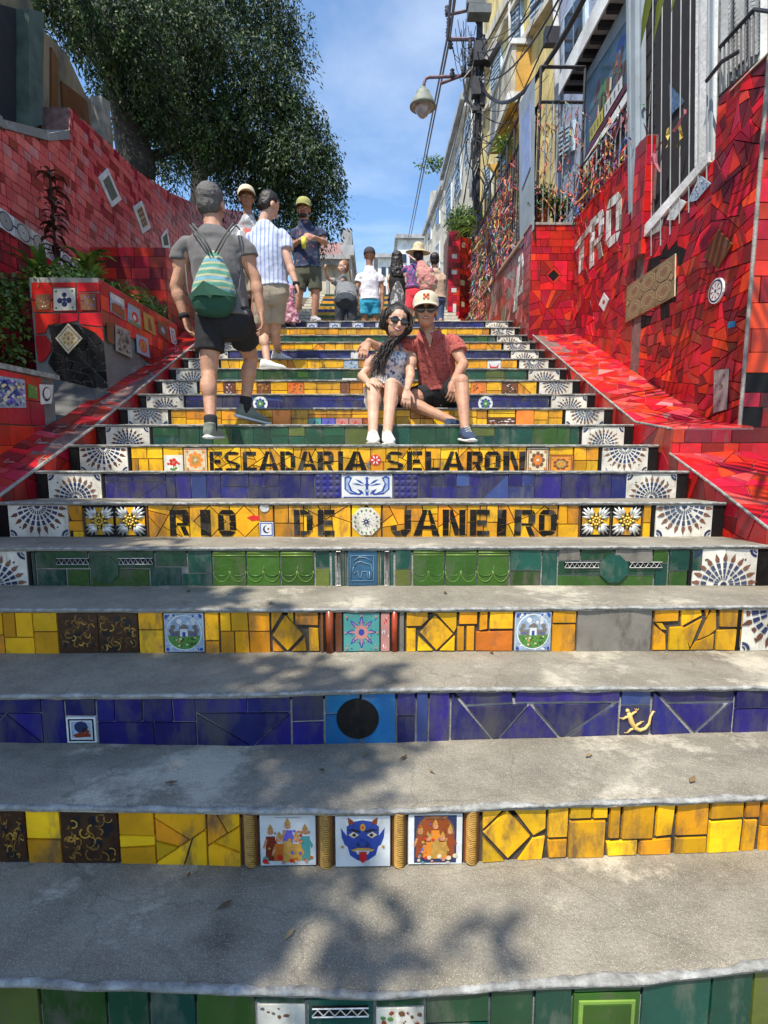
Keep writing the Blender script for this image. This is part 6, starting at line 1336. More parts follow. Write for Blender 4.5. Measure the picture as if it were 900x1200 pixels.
bb, f = box_building('low_cream_building', 362, 408, 306, 18.5, 2, M_CRE, 'low cream building with a narrow slit window beyond the upper steps')
mb = MB(); a, b = PY(360, 311, 18.4), PY(409, 302, 18.4); mb.box((a.x, 18.3, a.z), (b.x, 20.5, b.z)); mb.box((a.x-.05, 18.22, b.z-.09), (b.x+.05, 18.299, b.z+.03)); mb.build('cornice', M_GR2, bb)
plate(f, [frpx(f, *p) for p in ((382, 350), (386, 350), (386, 326), (382, 326))], M_GR2, 'window', bb, .03); plate(f, [frpx(f, *p) for p in ((368, 350), (372, 350), (372, 326), (368, 326))], M_GR2, 'window', bb, .03)
Yw = 40.0; a, b = PY(443, 392, Yw), PY(500, 392, Yw); zt0, zt1 = PY(443, 303, Yw).z, PY(468, 290, Yw).z; mb = MB(); mb.box((a.x, Yw, 2), (PY(466, 0, Yw).x, Yw+9, zt0)); mb.box((PY(466, 0, Yw).x, Yw-1.5, 2), (b.x, Yw+9, zt1)); bb = setp(mb.build('apartment_block', M_WH), 'white apartment block with dark windows at the head of the steps', 'building')
f = FY(Yw-.01)
for px_ in (447, 455): 
    for py_ in (313, 335, 357): fw = [frpx(f, *p) for p in ((px_, py_+10), (px_+5, py_+10), (px_+5, py_), (px_, py_))]; plate(f, fw, M_GL, 'window', bb, .05)
f = FY(Yw-1.51)
for px_ in (470, 480, 490):
    for py_ in (298, 318, 340, 362): fw = [frpx(f, *p) for p in ((px_, py_+10), (px_+6, py_+10), (px_+6, py_), (px_, py_))]; plate(f, fw, M_GL, 'window', bb, .05)
mb = MB(); mb.box((a.x-.3, Yw-.3, zt0), (PY(466, 0, Yw).x-.01, Yw+9, zt0+.25)); mb.box((PY(466, 0, Yw).x-.2, Yw-1.8, zt1), (b.x+.3, Yw+9.2, zt1+.25)); mb.build('roof_edge', M_GR2, bb)
mb = MB(); p = PY(497, 330, 30); q = PY(508, 330, 30)
bb, f = box_building('far_grey_house', 408, 444, 338, 30, 5, M_GR2, 'low grey house glimpsed between the people on the upper steps'); plate(f, [frpx(f, *p) for p in ((414, 352), (420, 352), (420, 343), (414, 343))], M_GL, 'window', bb, .05)
# ruined wall, top left
Xr = -3.55; fr_ = FXL(Xr); mruin = wallmat('crumbling_tan_plaster', (.21, .165, .095), (.07, .06, .04), .7)
ru = setp(slab(fr_, qp(fr_, [(-60, 190), (-60, -60), (28, -30), (45, 30), (78, 62), (100, 110), (132, 150), (134, 210)]), .5, mruin, 'ruined_wall'), 'crumbling tan plaster ruin above the red wall at the top left', 'ruin')
for pts, m_ in (([(17, 150), (34, 146), (36, 14), (17, 10)], mat('green_stained_pillar', (.055, .085, .07), .8, .4, 6)), ([(108, 165), (118, 168), (116, 120), (106, 112)], mat('pale_stone', (.22, .205, .17), .9, .4, 8))): plate(fr_, qp(fr_, pts), m_, 'pillar', ru, .14)
for pts in ([(-20, 150), (16, 148), (16, 10), (-20, 0)], [(58, 150), (66, 152), (66, 70), (58, 55)], [(70, 95), (100, 118), (104, 150), (72, 130)]): plate(fr_, qp(fr_, pts), M_INT if pts[0][0] < 0 else BR, 'dark_opening', ru, .02, .003)
# ------------------------------------------------------------------ VEGETATION
def leafmat(name, col, tr=0.25, rough=.42):
    m = bpy.data.materials.new(name); m.use_nodes = True; MATS[name] = m; n, l = m.node_tree.nodes, m.node_tree.links; b = n['Principled BSDF']
    t = n.new('ShaderNodeTexCoord'); ns = n.new('ShaderNodeTexNoise'); ns.inputs['Scale'].default_value = 3.5; ns.inputs['Detail'].default_value = 6; l.new(t.outputs['Object'], ns.inputs['Vector'])
    mr = n.new('ShaderNodeMapRange'); mr.inputs[1].default_value = .3; mr.inputs[2].default_value = .7; mr.inputs[3].default_value = .65; mr.inputs[4].default_value = 1.35; l.new(ns.outputs['Fac'], mr.inputs[0])
    hs = n.new('ShaderNodeHueSaturation'); hs.inputs['Color'].default_value = (*col, 1); l.new(mr.outputs[0], hs.inputs['Value']); l.new(hs.outputs[0], b.inputs['Base Color'])
    b.inputs['Roughness'].default_value = rough; out = n['Material Output']
    tr_ = n.new('ShaderNodeBsdfTranslucent'); l.new(hs.outputs[0], tr_.inputs['Color']); mx = n.new('ShaderNodeMixShader'); mx.inputs[0].default_value = tr
    l.new(b.outputs[0], mx.inputs[1]); l.new(tr_.outputs[0], mx.inputs[2]); l.new(mx.outputs[0], out.inputs['Surface']); return m
LF = [leafmat('leaf_deep_green', (.028, .065, .014)), leafmat('leaf_mid_green', (.05, .115, .02)), leafmat('leaf_fresh_green', (.10, .19, .03)), leafmat('leaf_yellow_green', (.16, .22, .04))]
LT = [leafmat('fig_leaf_dark', (.012, .032, .009), .12, .62), leafmat('fig_leaf_green', (.024, .058, .013), .15, .6), leafmat('fig_leaf_light', (.055, .11, .02), .2, .6), leafmat('fig_leaf_olive', (.08, .12, .03), .2, .6)]
BARK = mat('grey_brown_bark', (.028, .022, .017), .9, .4, 14, bump=1.0, bscale=25)
import numpy as np
def leaves(name, C, D, L, W, mats, mi, parent, seed=0):
    """C centres (n,3), D leaf directions (n,3); diamond leaves as one mesh"""
    rs = np.random.RandomState(seed); n = len(C); D = D/np.linalg.norm(D, axis=1, keepdims=True)
    rv = rs.normal(size=(n, 3)); S = np.cross(D, rv); S /= np.linalg.norm(S, axis=1, keepdims=True)+1e-9; N = np.cross(S, D)
    L = np.asarray(L).reshape(-1, 1)*np.ones((n, 1)); W = np.asarray(W).reshape(-1, 1)*np.ones((n, 1))
    V = np.stack([C, C+D*L*.45+S*W/2+N*W*.15, C+D*L, C+D*L*.45-S*W/2+N*W*.15], 1).reshape(-1, 3)
    me = bpy.data.meshes.new(name); me.vertices.add(4*n); me.vertices.foreach_set('co', V.astype(np.float32).ravel())
    me.loops.add(4*n); me.loops.foreach_set('vertex_index', np.arange(4*n, dtype=np.int32)); me.polygons.add(n); me.polygons.foreach_set('loop_start', np.arange(0, 4*n, 4, dtype=np.int32)); me.polygons.foreach_set('loop_total', np.full(n, 4, dtype=np.int32))
    for m in mats: me.materials.append(m)
    me.polygons.foreach_set('material_index', np.asarray(mi, dtype=np.int32)); me.update(); me.validate()
    return link(name, me, parent)
def crown(parent, clusters, per, seed, L=.085, W=.03, droop=.5, wts=(.42, .34, .18, .06), name='crown'):
    """clusters: (x,y,z,r,density); drooping strands of leaves starting through each cluster"""
    rs = np.random.RandomState(seed); Cs, Ds, Ms = [], [], []
    for (x, y, z, r, dn) in clusters:
        ns = int(per*dn*r**2/.5)
        p = rs.normal(size=(ns, 3)); p /= np.linalg.norm(p, axis=1, keepdims=True); p *= (rs.rand(ns, 1)**.45)*r; p[:, 2] *= .8; p += (x, y, z)
        k = 13; ln = (.25+droop*rs.rand(ns))*(.6+r*.5); az = rs.rand(ns)*2*PI; out = .12+.3*rs.rand(ns)
        w_ = np.array(wts)*np.array([1.0, 1.0, .4+1.4*rs.rand(), .2+1.8*rs.rand()]); tone = rs.choice(4, ns, p=w_/w_.sum())
        for j in range(k):
            t = j/k
            q = p+np.stack([np.cos(az)*out*math.sin(t*1.4)*.6, np.sin(az)*out*math.sin(t*1.4)*.6, -ln*t**1.3+.12*t], 1)+rs.normal(size=(ns, 3))*.025
            d = np.stack([np.cos(az), np.sin(az), -.9-.8*t*np.ones(ns)], 1)+rs.normal(size=(ns, 3))*.65
            Cs.append(q); Ds.append(d); m = tone.copy(); fl = rs.rand(ns) < .25; m[fl] = rs.choice(4, fl.sum(), p=wts); Ms.append(m)
    C = np.concatenate(Cs); D = np.concatenate(Ds); M = np.concatenate(Ms); n = len(C)
    return leaves(name, C, D, L*(.7+.6*rs.rand(n)), W*(.7+.6*rs.rand(n)), LT, M, parent, seed+1)
def cl(px, py, D, rpx, dn=1.0):
    d = ray(px, py); return (d.x*D, d.y*D, CZ+d.z*D, rpx*D/FPX, dn)
TREE = empty('fig_tree', (-4.6, 9.0, 3.4), 'large weeping fig tree with drooping dark foliage above the left wall', 'tree')
base = Vector((-4.4, 9.6, 3.3))
tp = [base, PY(160, 190, 9.6), PY(150, 140, 9.6), PY(135, 80, 9.4), PY(110, 10, 9.0)]; mb = MB(); mb.tube(tp, [.42, .30, .24, .18, .12], 10)
lim = [(tp[2], PY(200, 90, 10.3), PY(270, 60, 10.8)), (tp[1], PY(215, 170, 10.8), PY(290, 130, 11.2), PY(345, 120, 11.2)), (tp[4], PY(60, -60, 7), Vector((-3.9, 4, 7.4)), Vector((-3.6, 1.2, 7.2)))]
for L_ in lim: mb.tube(list(L_), [.09-.02*k for k in range(len(L_))], 7)
mb.build('trunk', BARK, TREE, True)
A = [cl(*q) for q in [(45, -12, 7.2, 34), (90, 8, 7.4, 36), (135, 40, 7.8, 38), (110, 60, 8.2, 30), (175, 70, 8.2, 40), (165, 110, 8.6, 32), (130, 105, 9.0, 20), (195, 130, 8.8, 32), (215, 20, 8.4, 50), (255, 150, 9.2, 36), (160, 5, 7.8, 40), (5, -15, 6.6, 30), (60, -30, 8.5, 55), (120, -20, 9, 60), (180, -5, 9.5, 62), (245, -10, 9.5, 62), (305, 0, 9.5, 50), (335, 40, 9.8, 26), (340, 75, 9.8, 20, .8), (150, 45, 9.5, 40), (185, 60, 9.5, 50), (245, 65, 9.2, 55), (300, 70, 9.2, 42), (325, 105, 9.5, 34), (345, 130, 9.5, 34),
     (365, 160, 9.6, 26), (380, 185, 9.6, 22), (385, 215, 9.6, 17, .9), (392, 240, 9.6, 12, .5), (372, 212, 9.8, 22), (340, 180, 9.4, 38), (300, 130, 9.4, 46), (255, 125, 9.6, 50), (205, 115, 9.8, 44), (175, 100, 10, 35), (190, 145, 10.3, 28), (225, 160, 10.2, 32), (268, 170, 9.9, 36),
     (310, 185, 9.8, 36), (340, 220, 10, 30), (365, 240, 10, 22, .8), (300, 215, 10.2, 26), (265, 205, 10.4, 18, .8), (325, 245, 10.2, 22, .9), (355, 262, 10.4, 22, .7), (390, 262, 10, 9, .4), (95, 30, 8.6, 28), (135, 90, 9.6, 22, .8), (120, 110, 9.8, 12, .7), (375, 275, 10.6, 14, .5), (215, 190, 11, 16, .7), (190, 195, 11, 14, .6)]]
crown(TREE, A, 330, 3, L=.078, W=.026)
EDG = [cl(*q) for q in [(348, 60, 9.6, 16), (352, 110, 9.5, 18), (372, 140, 9.6, 20), (388, 175, 9.6, 18), (396, 205, 9.6, 14), (398, 230, 9.7, 10), (385, 245, 9.8, 14), (350, 250, 9.6, 20), (325, 262, 9.7, 16), (295, 232, 9.8, 22), (255, 212, 9.8, 22), (205, 190, 9.2, 22), (170, 160, 8.8, 20), (362, 20, 9.8, 10)]]
crown(TREE, EDG, 200, 4, L=.075, W=.022, droop=1.5, name='hanging_strands')
rs_ = random.Random(12); over = []
def shade_at(x, y, z, top, r=.5, dn=.8):
    t = (top-z)/SUN.z; p = Vector((x, y, z))+SUN*t; over.append((p.x+rs_.gauss(0, .1), p.y+rs_.gauss(0, .1), p.z+rs_.gauss(0, .2), r, dn))
for gx in range(6):
    for gy in range(5):
        x, y = -2.15+.42*gx, .55+.5*gy; lim_x = -.18 if y < 1.9 else (-.75 if y < 2.5 else -1.15)
        if x < lim_x: shade_at(x, y, .3+.15*gy, 6.3, .46, 2.6 if x < lim_x-.4 else 1.0)
for gy in range(12):
    y = 2.9+.55*gy
    for x, z in ((-1.95, .9+.4*(y-2.9)), (-2.35, 1.3+.4*(y-2.9)), (-2.9, 2.2+.4*(y-2.9)), (-3.2, 3.0+.25*(y-2.9))):
        (shade_at(x, y, z, z+6.3 if y < 6 else z+6.9, .46, .45 if x > -2.2 or y > 6.3 else .15) if (y < 6.3 or x > -2.6) and not (x < -3 and (gy % 3 == 1)) else None)
TREE2 = empty('street_tree', (-4.6, -.6, 0), 'spreading tree rising from behind the left wall near the camera, shading the lower steps', 'tree')
mb = MB(); mb.tube([(-4.6, -.6, -.3), (-4.5, -.6, 3), (-4.2, -.8, 5), (-3.4, -1.2, 6.2)], [.3, .22, .16, .08], 9)
for q in ((-4.4, 2.0, 7.4), (-4.6, 4.4, 8.6), (-2.6, -2.4, 6.4), (-4.6, 6.2, 9.4)): mb.tube([(-4.3, -.7, 4.4), ((-4.3+q[0])/2, (-.7+q[1])/2, (4.6+q[2])/2+.3), q], [.14, .09, .04], 6)
mb.build('trunk', BARK, TREE2, True)
crown(TREE2, over, 150, 9, L=.13, W=.055)
# second smaller tree behind the far end of the wall
T3 = empty('tree', (-4.0, 14.5, 5), 'slim tree with bare lower trunk beyond the far end of the left wall', 'tree'); t3 = [Vector((-4.3, 14, 4.5)), PY(233, 215, 14), PY(237, 170, 14), PY(250, 120, 14)]
mb = MB(); mb.tube(t3, [.24, .2, .18, .1], 8); mb.tube([PY(236, 205, 14), PY(262, 192, 14), PY(285, 170, 14)], [.1, .07, .04], 6); mb.tube([PY(236, 195, 14), PY(215, 175, 14), PY(200, 160, 14)], [.09, .06, .04], 6); mb.build('trunk', BARK, T3, True)
crown(T3, [cl(*q) for q in [(200, 160, 14, 34, .8), (240, 150, 14, 36), (285, 165, 14.4, 34), (320, 190, 14.4, 34), (180, 185, 13.5, 18, .7), (300, 225, 14.5, 20, .8), (345, 215, 14.6, 30), (370, 262, 15, 18, .7), (150, 150, 13.5, 26, .8), (262, 214, 14.5, 9, .5), (310, 262, 14, 16, .8), (335, 285, 14, 12, .6)]], 100, 17, L=.10, W=.04)
# ---- planter plants
def blades(name, base, n, L, W, seed, mats, label, cat='plant', spread=.5, up=1.0, grp=None, stem=None):
    """tuft of long arching leaves, each a folded strip"""
    rr = random.Random(seed); o_ = empty(name, base, label, cat, grp); base = Vector(base)
    for k in range(n):
        a = rr.uniform(0, 2*PI); l_ = L*rr.uniform(.6, 1.15); w = W*rr.uniform(.7, 1.2); h0 = Vector((0, 0, (stem or 0)*rr.random())); d = Vector((math.cos(a)*spread, math.sin(a)*spread, up)).normalized(); q = base+h0; V = []; F = []; s = d.cross(Vector((0, 0, 1))).normalized()
        for j in range(6):
            t = j/5; ww = w*math.sin(PI*min(.97, t*.85+.12))
            V += [q-s*ww/2, q+Vector((0, 0, -.15*ww)), q+s*ww/2]; q = q+d*l_/5; d = (d+Vector((0, 0, -.26*(1.2+spread)))*(.6+t)).normalized()
        for j in range(5): F += [(3*j, 3*j+1, 3*j+4, 3*j+3), (3*j+1, 3*j+2, 3*j+5, 3*j+4)]
        mesh('leaf', V, F, rr.choice(mats), o_)
    if stem: mb = MB(); mb.tube([base-Vector((0, 0, .1)), base+Vector((0, 0, stem))], .012, 6); mb.build('stem', BARK, o_)
    return o_
LG = [LF[1], LF[2], LF[3]]; LDK = [LF[0], LF[1]]; LRED = [leafmat('leaf_bronze_red', (.13, .045, .035)), leafmat('leaf_dark_bronze', (.05, .028, .02))]
zs_ = zr1-.05
blades('rosette_plant', (-2.40, 4.85, zs_), 22, .26, .06, 1, [LF[2], LF[3]], 'broad bright green leaves standing in the front corner of the big planter', spread=.35, up=1.2)
blades('spider_plant', (-2.38, 5.15, zs_), 50, .46, .028, 2, LG, 'tuft of thin arching green leaves in the middle of the big planter', spread=.8)
blades('spider_plant', (-2.45, 5.55, zs_), 52, .48, .035, 3, LG, 'dark tuft of strappy leaves towards the far end of the big planter', spread=.9)
blades('ti_plant', (-2.60, 5.2, zs_), 40, .32, .07, 4, LG, 'dark broad-leaved plant behind the tufts in the big planter', spread=.6, stem=.35)
blades('ti_plant', (-2.95, 5.35, zs_+.25), 80, .19, .05, 5, LRED, 'tall bronze-red leafy stem against the left wall above the planter', spread=1.0, up=.5, stem=.95)
blades('strap_plant', (-2.75, 4.8, zs_), 8, .5, .055, 6, [LF[1], LF[2]], 'few tall bent green blades at the left of the big planter', spread=.5)
rs = np.random.RandomState(5)
def bush(label, c, r, n, seed, L=.05, W=.025, mats=LF, wts=(.1, .35, .35, .2), nm='bushy_plant', hang=0.0, grp=None):
    rs = np.random.RandomState(seed); o_ = empty(nm, c, label, 'plant', grp); p = rs.normal(size=(n, 3)); p /= np.linalg.norm(p, axis=1, keepdims=True); p *= rs.rand(n, 1)**.5; p = p*np.array(r)+np.array(c)
    p[:, 2] -= hang*rs.rand(n)**2; d = rs.normal(size=(n, 3)); d[:, 2] -= .3
    lv = leaves('foliage', p, d, L*(.6+.8*rs.rand(n)), W*(.6+.8*rs.rand(n)), mats, rs.choice(4, n, p=wts), o_, seed)
    mb = MB(); rr = random.Random(seed)
    for k in range(9): q = Vector(c)+Vector((rr.uniform(-1, 1)*r[0]*.7, rr.uniform(-1, 1)*r[1]*.7, r[2]*.5)); mb.tube([Vector(c)-Vector((0, 0, r[2])), (Vector(c)+q)/2, q], [.008, .006, .003], 4)
    mb.build('stems', BARK, o_); return o_
bush('low bright green trailing herbs along the front rim of the big planter', (-2.62, 4.78, zs_+.07), (.36, .20, .14), 2400, 21, .04, .024, wts=(0, .2, .5, .3), hang=.05)
bush('trailing green plant hanging over the left corner of the big planter', (-2.93, 4.62, zs_-.02), (.15, .12, .14), 900, 22, .045, .024, wts=(0, .3, .45, .25), hang=.75)
bush('grey-green shrubby plant at the far end of the big planter', (-2.36, 6.0, zs_+.05), (.17, .25, .24), 1300, 23, .055, .024, wts=(.3, .4, .2, .1))
# ---- plants on the right
zP = zPA+.02
for k, (x, r_) in enumerate(((XR+.16, .085), (XR+.36, .07))):
    mb = MB(); mb.lathe((x, YA+.16, zP), [(.001, 0), (r_*.7, 0), (r_, .16), (r_*1.08, .16), (r_*1.08, .19), (r_*.9, .19), (r_*.85, .15), (.001, .15)], 16); setp(mb.build('flower_pot', K1 if k else TER, None, True), ('left terracotta' if not k else 'right black')+' flower pot on the diamond pier', 'flower pot')
bush('leafy pink-flowered plant in the left pot on the diamond pier', (XR+.16, YA+.16, zP+.30), (.17, .15, .2), 480, 31, .055, .028, wts=(.1, .3, .4, .2))
bush('leafy plant with white flowers in the right pot on the diamond pier', (XR+.38, YA+.16, zP+.25), (.16, .15, .15), 420, 32, .055, .028, wts=(.1, .3, .4, .2))
mb = MB(); rr = random.Random(3)
for k in range(34): mb.lathe((XR+.1+rr.random()*.4, YA+.02+rr.random()*.14, zP+.16+rr.random()*.25), [(.001, 0), (.013, .004), (.002, .012)], 6, rr.choice([W2, PK, PR, PK]))
setp(mb.build('flowers'), 'small pink and white flowers among the leaves on the diamond pier', 'flowers', kind='stuff')
c = PY(566, 250, 11.6); blades('palm_shrub', c-Vector((0, 0, .5)), 46, 1.0, .07, 41, LG, 'bushy plant of long arching leaves beside the utility pole', spread=.75, up=1.1)
bush('dense yellow-green shrub at the foot of the utility pole behind the slim pier', PY(545, 262, 13.9)+Vector((0, 0, 0)), (.5, .45, .4), 1900, 42, .11, .04, wts=(.1, .3, .35, .25))
bush('small green tuft growing from the orange balcony underside', PY(591, 170, 9.9), (.16, .16, .22), 130, 43, .13, .04, wts=(0, .2, .4, .4))
bush('weedy sprigs growing off the roof edge against the sky', PY(508, 192, 26), (.8, .3, .35), 170, 44, .22, .07, wts=(.2, .4, .3, .1))
# ---- palm at the right, outside the frame except for one frond tip
PALM = empty('palm_tree', (3.9, 1.1, -.3), 'palm tree at the right whose frond tip hangs into the top of the photo', 'tree')
pc = Vector((3.6, 1.3, 5.0)); mb = MB(); mb.tube([(3.9, 1.1, -.3), (3.85, 1.15, 2.5), pc], [.16, .13, .10], 10); mb.build('trunk', BARK, PALM, True)
tip = PY(748, -22, 3.6); rr = random.Random(6)
def frond(end, seed, n=26):
    rr = random.Random(seed); end = Vector(end); mid = (pc+end)/2+Vector((0, 0, .45)); P = []
    for j in range(11): t = j/10; P.append(pc*(1-t)**2+mid*2*t*(1-t)+end*t*t)
    mb = MB(); mb.tube(P, [.018*(1-.8*j/10) for j in range(11)], 5)
    for j in range(n):
        t = .22+.78*j/n; q = pc*(1-t)**2+mid*2*t*(1-t)+end*t*t; dr = ((mid-pc)*(1-t)+(end-mid)*t).normalized(); s = dr.cross(Vector((0, 0, 1))).normalized()
        for sg in (-1, 1):
            L = .55*math.sin(PI*(.15+.8*(1-abs(t-.45)*.9)))*rr.uniform(.85, 1.1)*.8; d = (s*sg+dr*.75+Vector((0, 0, -.25))).normalized(); w = dr*.028
            mb.add([q-w, q+w, q+d*L*.6+w+Vector((0, 0, -.02)), q+d*L+Vector((0, 0, -.12*L)), q+d*L*.6-w+Vector((0, 0, -.02))], [(0, 1, 2, 3, 4)])
    mb.build('frond', LF[3] if seed == 0 else rr.choice([LF[2], LF[2], LF[3]]), PALM)
frond(tip, 0)
for k, e in enumerate(((1.0, 1.15, 4.3), (1.2, 1.7, 4.1), (.8, .8, 4.7), (1.5, .4, 4.0), (.9, 2.2, 5.2), (4.6, 3.3, 4.8), (5.6, 1.6, 4.6), (5.0, -.6, 4.7), (3.2, -.8, 4.4), (2.1, -.5, 4.6), (3.0, 2.9, 6.3))): frond(e, k+1)

# ---- dry leaves and bits lying on the near treads
rr = random.Random(44); DRY = [leafmat('leaf_dry_tan', (.30, .20, .09), .1), leafmat('leaf_dry_brown', (.12, .07, .03), .1)]
for k in range(15):
    i = rr.choice((1, 1, 2, 2, 3, 4)); x = rr.uniform(-.9, 1.0)*(1 if i > 1 else .8); f_ = rr.uniform(.15, .95); y = YS[i-1]+.362*f_; z = ztop(i, x)+.014+(zbot(i+1, x)-ztop(i, x)-.014)*f_+.006
    a = rr.uniform(0, 6.3); L = rr.uniform(.012, .026); d = Vector((math.cos(a), math.sin(a), 0)); s_ = Vector((-math.sin(a), math.cos(a), 0)); c = Vector((x, y, z))
    o = mesh('fallen_leaf', [c-d*L, c+s_*L*.3+Vector((0, 0, .003)), c+d*L*.2+s_*L*.32, c+d*L+Vector((0, 0, .004)), c+d*L*.2-s_*L*.32, c-s_*L*.3+Vector((0, 0, .002))], [(0, 1, 2, 3, 4, 5)], rr.choice(DRY)); setp(o, 'tiny dry leaf lying on the worn cement tread of the '+{1: 'lowest', 2: 'second lowest', 3: 'third lowest', 4: 'fourth lowest'}[i]+' step, '+('left part' if x < -.3 else ('middle' if x < .35 else 'right part')), 'leaf', 'dry leaves on the lower steps')
# ------------------------------------------------------------------ PEOPLE
def skin(name, c): return mat(name, c, .58, .20, 16, sss=.10, bump=.25, bscale=90, grime=.22, gcol=tuple(v*.72 for v in c), gscale=22)
SK1 = skin('skin_tan', (.46, .24, .15)); SK2 = skin('skin_light_tan', (.54, .31, .21)); SK3 = skin('skin_brown', (.34, .17, .10)); SK4 = skin('skin_fair', (.58, .36, .27))
HAIR = mat('black_hair', (.022, .016, .013), .42, .4, 60, bump=.4, bscale=220); HGR = mat('greying_hair', (.09, .085, .08), .6, .5, 120, bump=.5, bscale=260); HRD = mat('reddish_hair', (.28, .12, .05), .5, .4, 60, bump=.4, bscale=200)
def cloth(name, c, **k): return mat(name, c, .88, k.pop('var', .16), k.pop('scale', 10), bump=.35, bscale=260, sheen=.15 if sum(c) > .2 else 0, **k)
def patterned(name, base, cols, scale=38, thr=.5, kind='noise'):
    m = cloth(name, base); n, l = m.node_tree.nodes, m.node_tree.links; b = n['Principled BSDF']; src = b.inputs['Base Color'].links[0].from_socket; t = n.new('ShaderNodeTexCoord')
    for k, c in enumerate(cols):
        if kind == 'noise':
            x = n.new('ShaderNodeTexNoise'); x.inputs['Scale'].default_value = scale*(1+.3*k); x.inputs['Detail'].default_value = 3; mp = n.new('ShaderNodeMapping'); mp.inputs['Location'].default_value = (k*3.1, k*1.7, k); l.new(t.outputs['Object'], mp.inputs[0]); l.new(mp.outputs[0], x.inputs['Vector']); o = x.outputs['Fac']; lo, hi = thr, thr+.05
        else:
            x = n.new('ShaderNodeTexWave'); x.bands_direction = kind; x.inputs['Scale'].default_value = scale*(1+.6*k); x.inputs['Distortion'].default_value = 1.2; x.inputs['Detail'].default_value = 2; l.new(t.outputs['Object'], x.inputs['Vector']); o = x.outputs['Fac']; lo, hi = thr, thr+.15
        r_ = n.new('ShaderNodeMapRange'); r_.inputs[1].default_value = lo; r_.inputs[2].default_value = hi; l.new(o, r_.inputs[0])
        mx = n.new('ShaderNodeMixRGB'); mx.inputs[2].default_value = (*c, 1); l.new(r_.outputs[0], mx.inputs[0]); l.new(src, mx.inputs[1]); src = mx.outputs[0]
    l.new(src, b.inputs['Base Color']); return m
def ell(mb, c, X_, Y_, Z_, m=None, seg=14, rings=9):
    c = Vector(c); V = [c+Z_]; F = []
    for i in range(1, rings):
        a = PI*i/rings
        for k in range(seg): q = 2*PI*k/seg; V.append(c+Z_*math.cos(a)+(X_*math.cos(q)+Y_*math.sin(q))*math.sin(a))
    V.append(c-Z_); n = len(V)-1
    for k in range(seg): F.append((0, 1+k, 1+(k+1) % seg)); F.append((n, n-seg+(k+1) % seg, n-seg+k))
    for i in range(rings-2):
        for k in range(seg): a = 1+i*seg; F.append((a+k, a+seg+k, a+seg+(k+1) % seg, a+(k+1) % seg))
    return mb.add(V, F, m)
def ball(mb, c, r): return ell(mb, c, Vector((r, 0, 0)), Vector((0, r, 0)), Vector((0, 0, r)), seg=12, rings=8)
def loft(mb, rings, seg=20):
    """rings: (centre, X axis vector, Y axis vector)"""
    V = []; F = []
    for c, a, b in rings:
        for k in range(seg): q = 2*PI*k/seg; V.append(Vector(c)+Vector(a)*math.cos(q)+Vector(b)*math.sin(q))
    n = len(rings)
    for i in range(n-1):
        for k in range(seg): F.append((i*seg+k, i*seg+(k+1) % seg, (i+1)*seg+(k+1) % seg, (i+1)*seg+k))
    F.append(tuple(range(seg-1, -1, -1))); F.append(tuple(range((n-1)*seg, n*seg))); return mb.add(V, F)
def limb(mb, pts, rr, ends=(True, True), flat=1.0, side=None):
    pts = [Vector(p) for p in pts]; out = []; R_ = []
    for i in range(len(pts)-1):                       # subdivide with bulge
        for k in range(4): t = k/4; out.append(pts[i].lerp(pts[i+1], t)); R_.append(rr[i]*(1-t)+rr[i+1]*t)
    out.append(pts[-1]); R_.append(rr[-1]); mb.tube(out, R_, 12)
    for i, p in enumerate(pts):
        if 0 < i < len(pts)-1 or (i == 0 and ends[0]) or (i == len(pts)-1 and ends[1]): ball(mb, p, rr[i]*.995)
def soft(mb, name, m, parent, vox=.008, it=5, folds=0.0, fscale=.09, seed=0):
    o = mb.build(name, m, parent, True); r_ = o.modifiers.new('remesh', 'REMESH'); r_.mode = 'VOXEL'; r_.voxel_size = vox; r_.use_smooth_shade = True
    s = o.modifiers.new('smooth', 'SMOOTH'); s.factor = .6; s.iterations = it
    if folds:
        tx = bpy.data.textures.new(name+'_folds', 'CLOUDS'); tx.noise_scale = fscale; tx.noise_depth = 2; d = o.modifiers.new('folds', 'DISPLACE'); d.texture = tx; d.texture_coords = 'LOCAL'; d.strength = folds; d.mid_level = .5
    return o
def norm(v): return Vector(v).normalized()
def hand(mb, w, d, nrm, s=1.0, curl=.5, right=True, spread=1.0):
    """w wrist, d direction of the hand, nrm back-of-hand normal"""
    d = norm(d); nrm = (Vector(nrm)-d*Vector(nrm).dot(d)).normalized(); sd = d.cross(nrm)*(1 if right else -1)
    P = [(0, .026, .019), (.03, .036, .018), (.065, .041, .016), (.092, .039, .013)]
    loft(mb, [(w+d*a*s, sd*b*s, nrm*c*s) for a, b, c in P], 14)
    for k, (off, L, r_) in enumerate(((-.031, .072, .0085), (-.0105, .082, .0088), (.0105, .078, .0086), (.031, .062, .0076))):
        b = w+d*.088*s+sd*off*s; q = b; dd = (d+sd*off*5*spread*.8).normalized(); pts = [b-dd*.02*s, b]; c_ = curl*(1+.12*k)
        for f, a in ((.45, .35), (.30, .8), (.25, .7)):
            dd = (dd*math.cos(c_*a)-nrm*math.sin(c_*a)).normalized(); q = q+dd*L*f*s; pts.append(q)
        limb(mb, pts, [r_*s, r_*s, r_*.98*s, r_*.9*s, r_*.78*s])
    b = w+d*.028*s-sd*.030*s; t = (d*.75-sd*.75-nrm*.25).normalized(); t2 = (d*.95-sd*.35-nrm*.35).normalized(); limb(mb, [b-t*.015*s, b+t*.035*s, b+t*.035*s+t2*.032*s, b+t*.035*s+t2*.056*s], [.013*s, .0115*s, .0098*s, .008*s])
def axes(face, up=(0, 0, 1)):
    f = norm(face); u = Vector(up); u = (u-f*u.dot(f)).normalized(); return f, f.cross(u), u       # forward, right, up
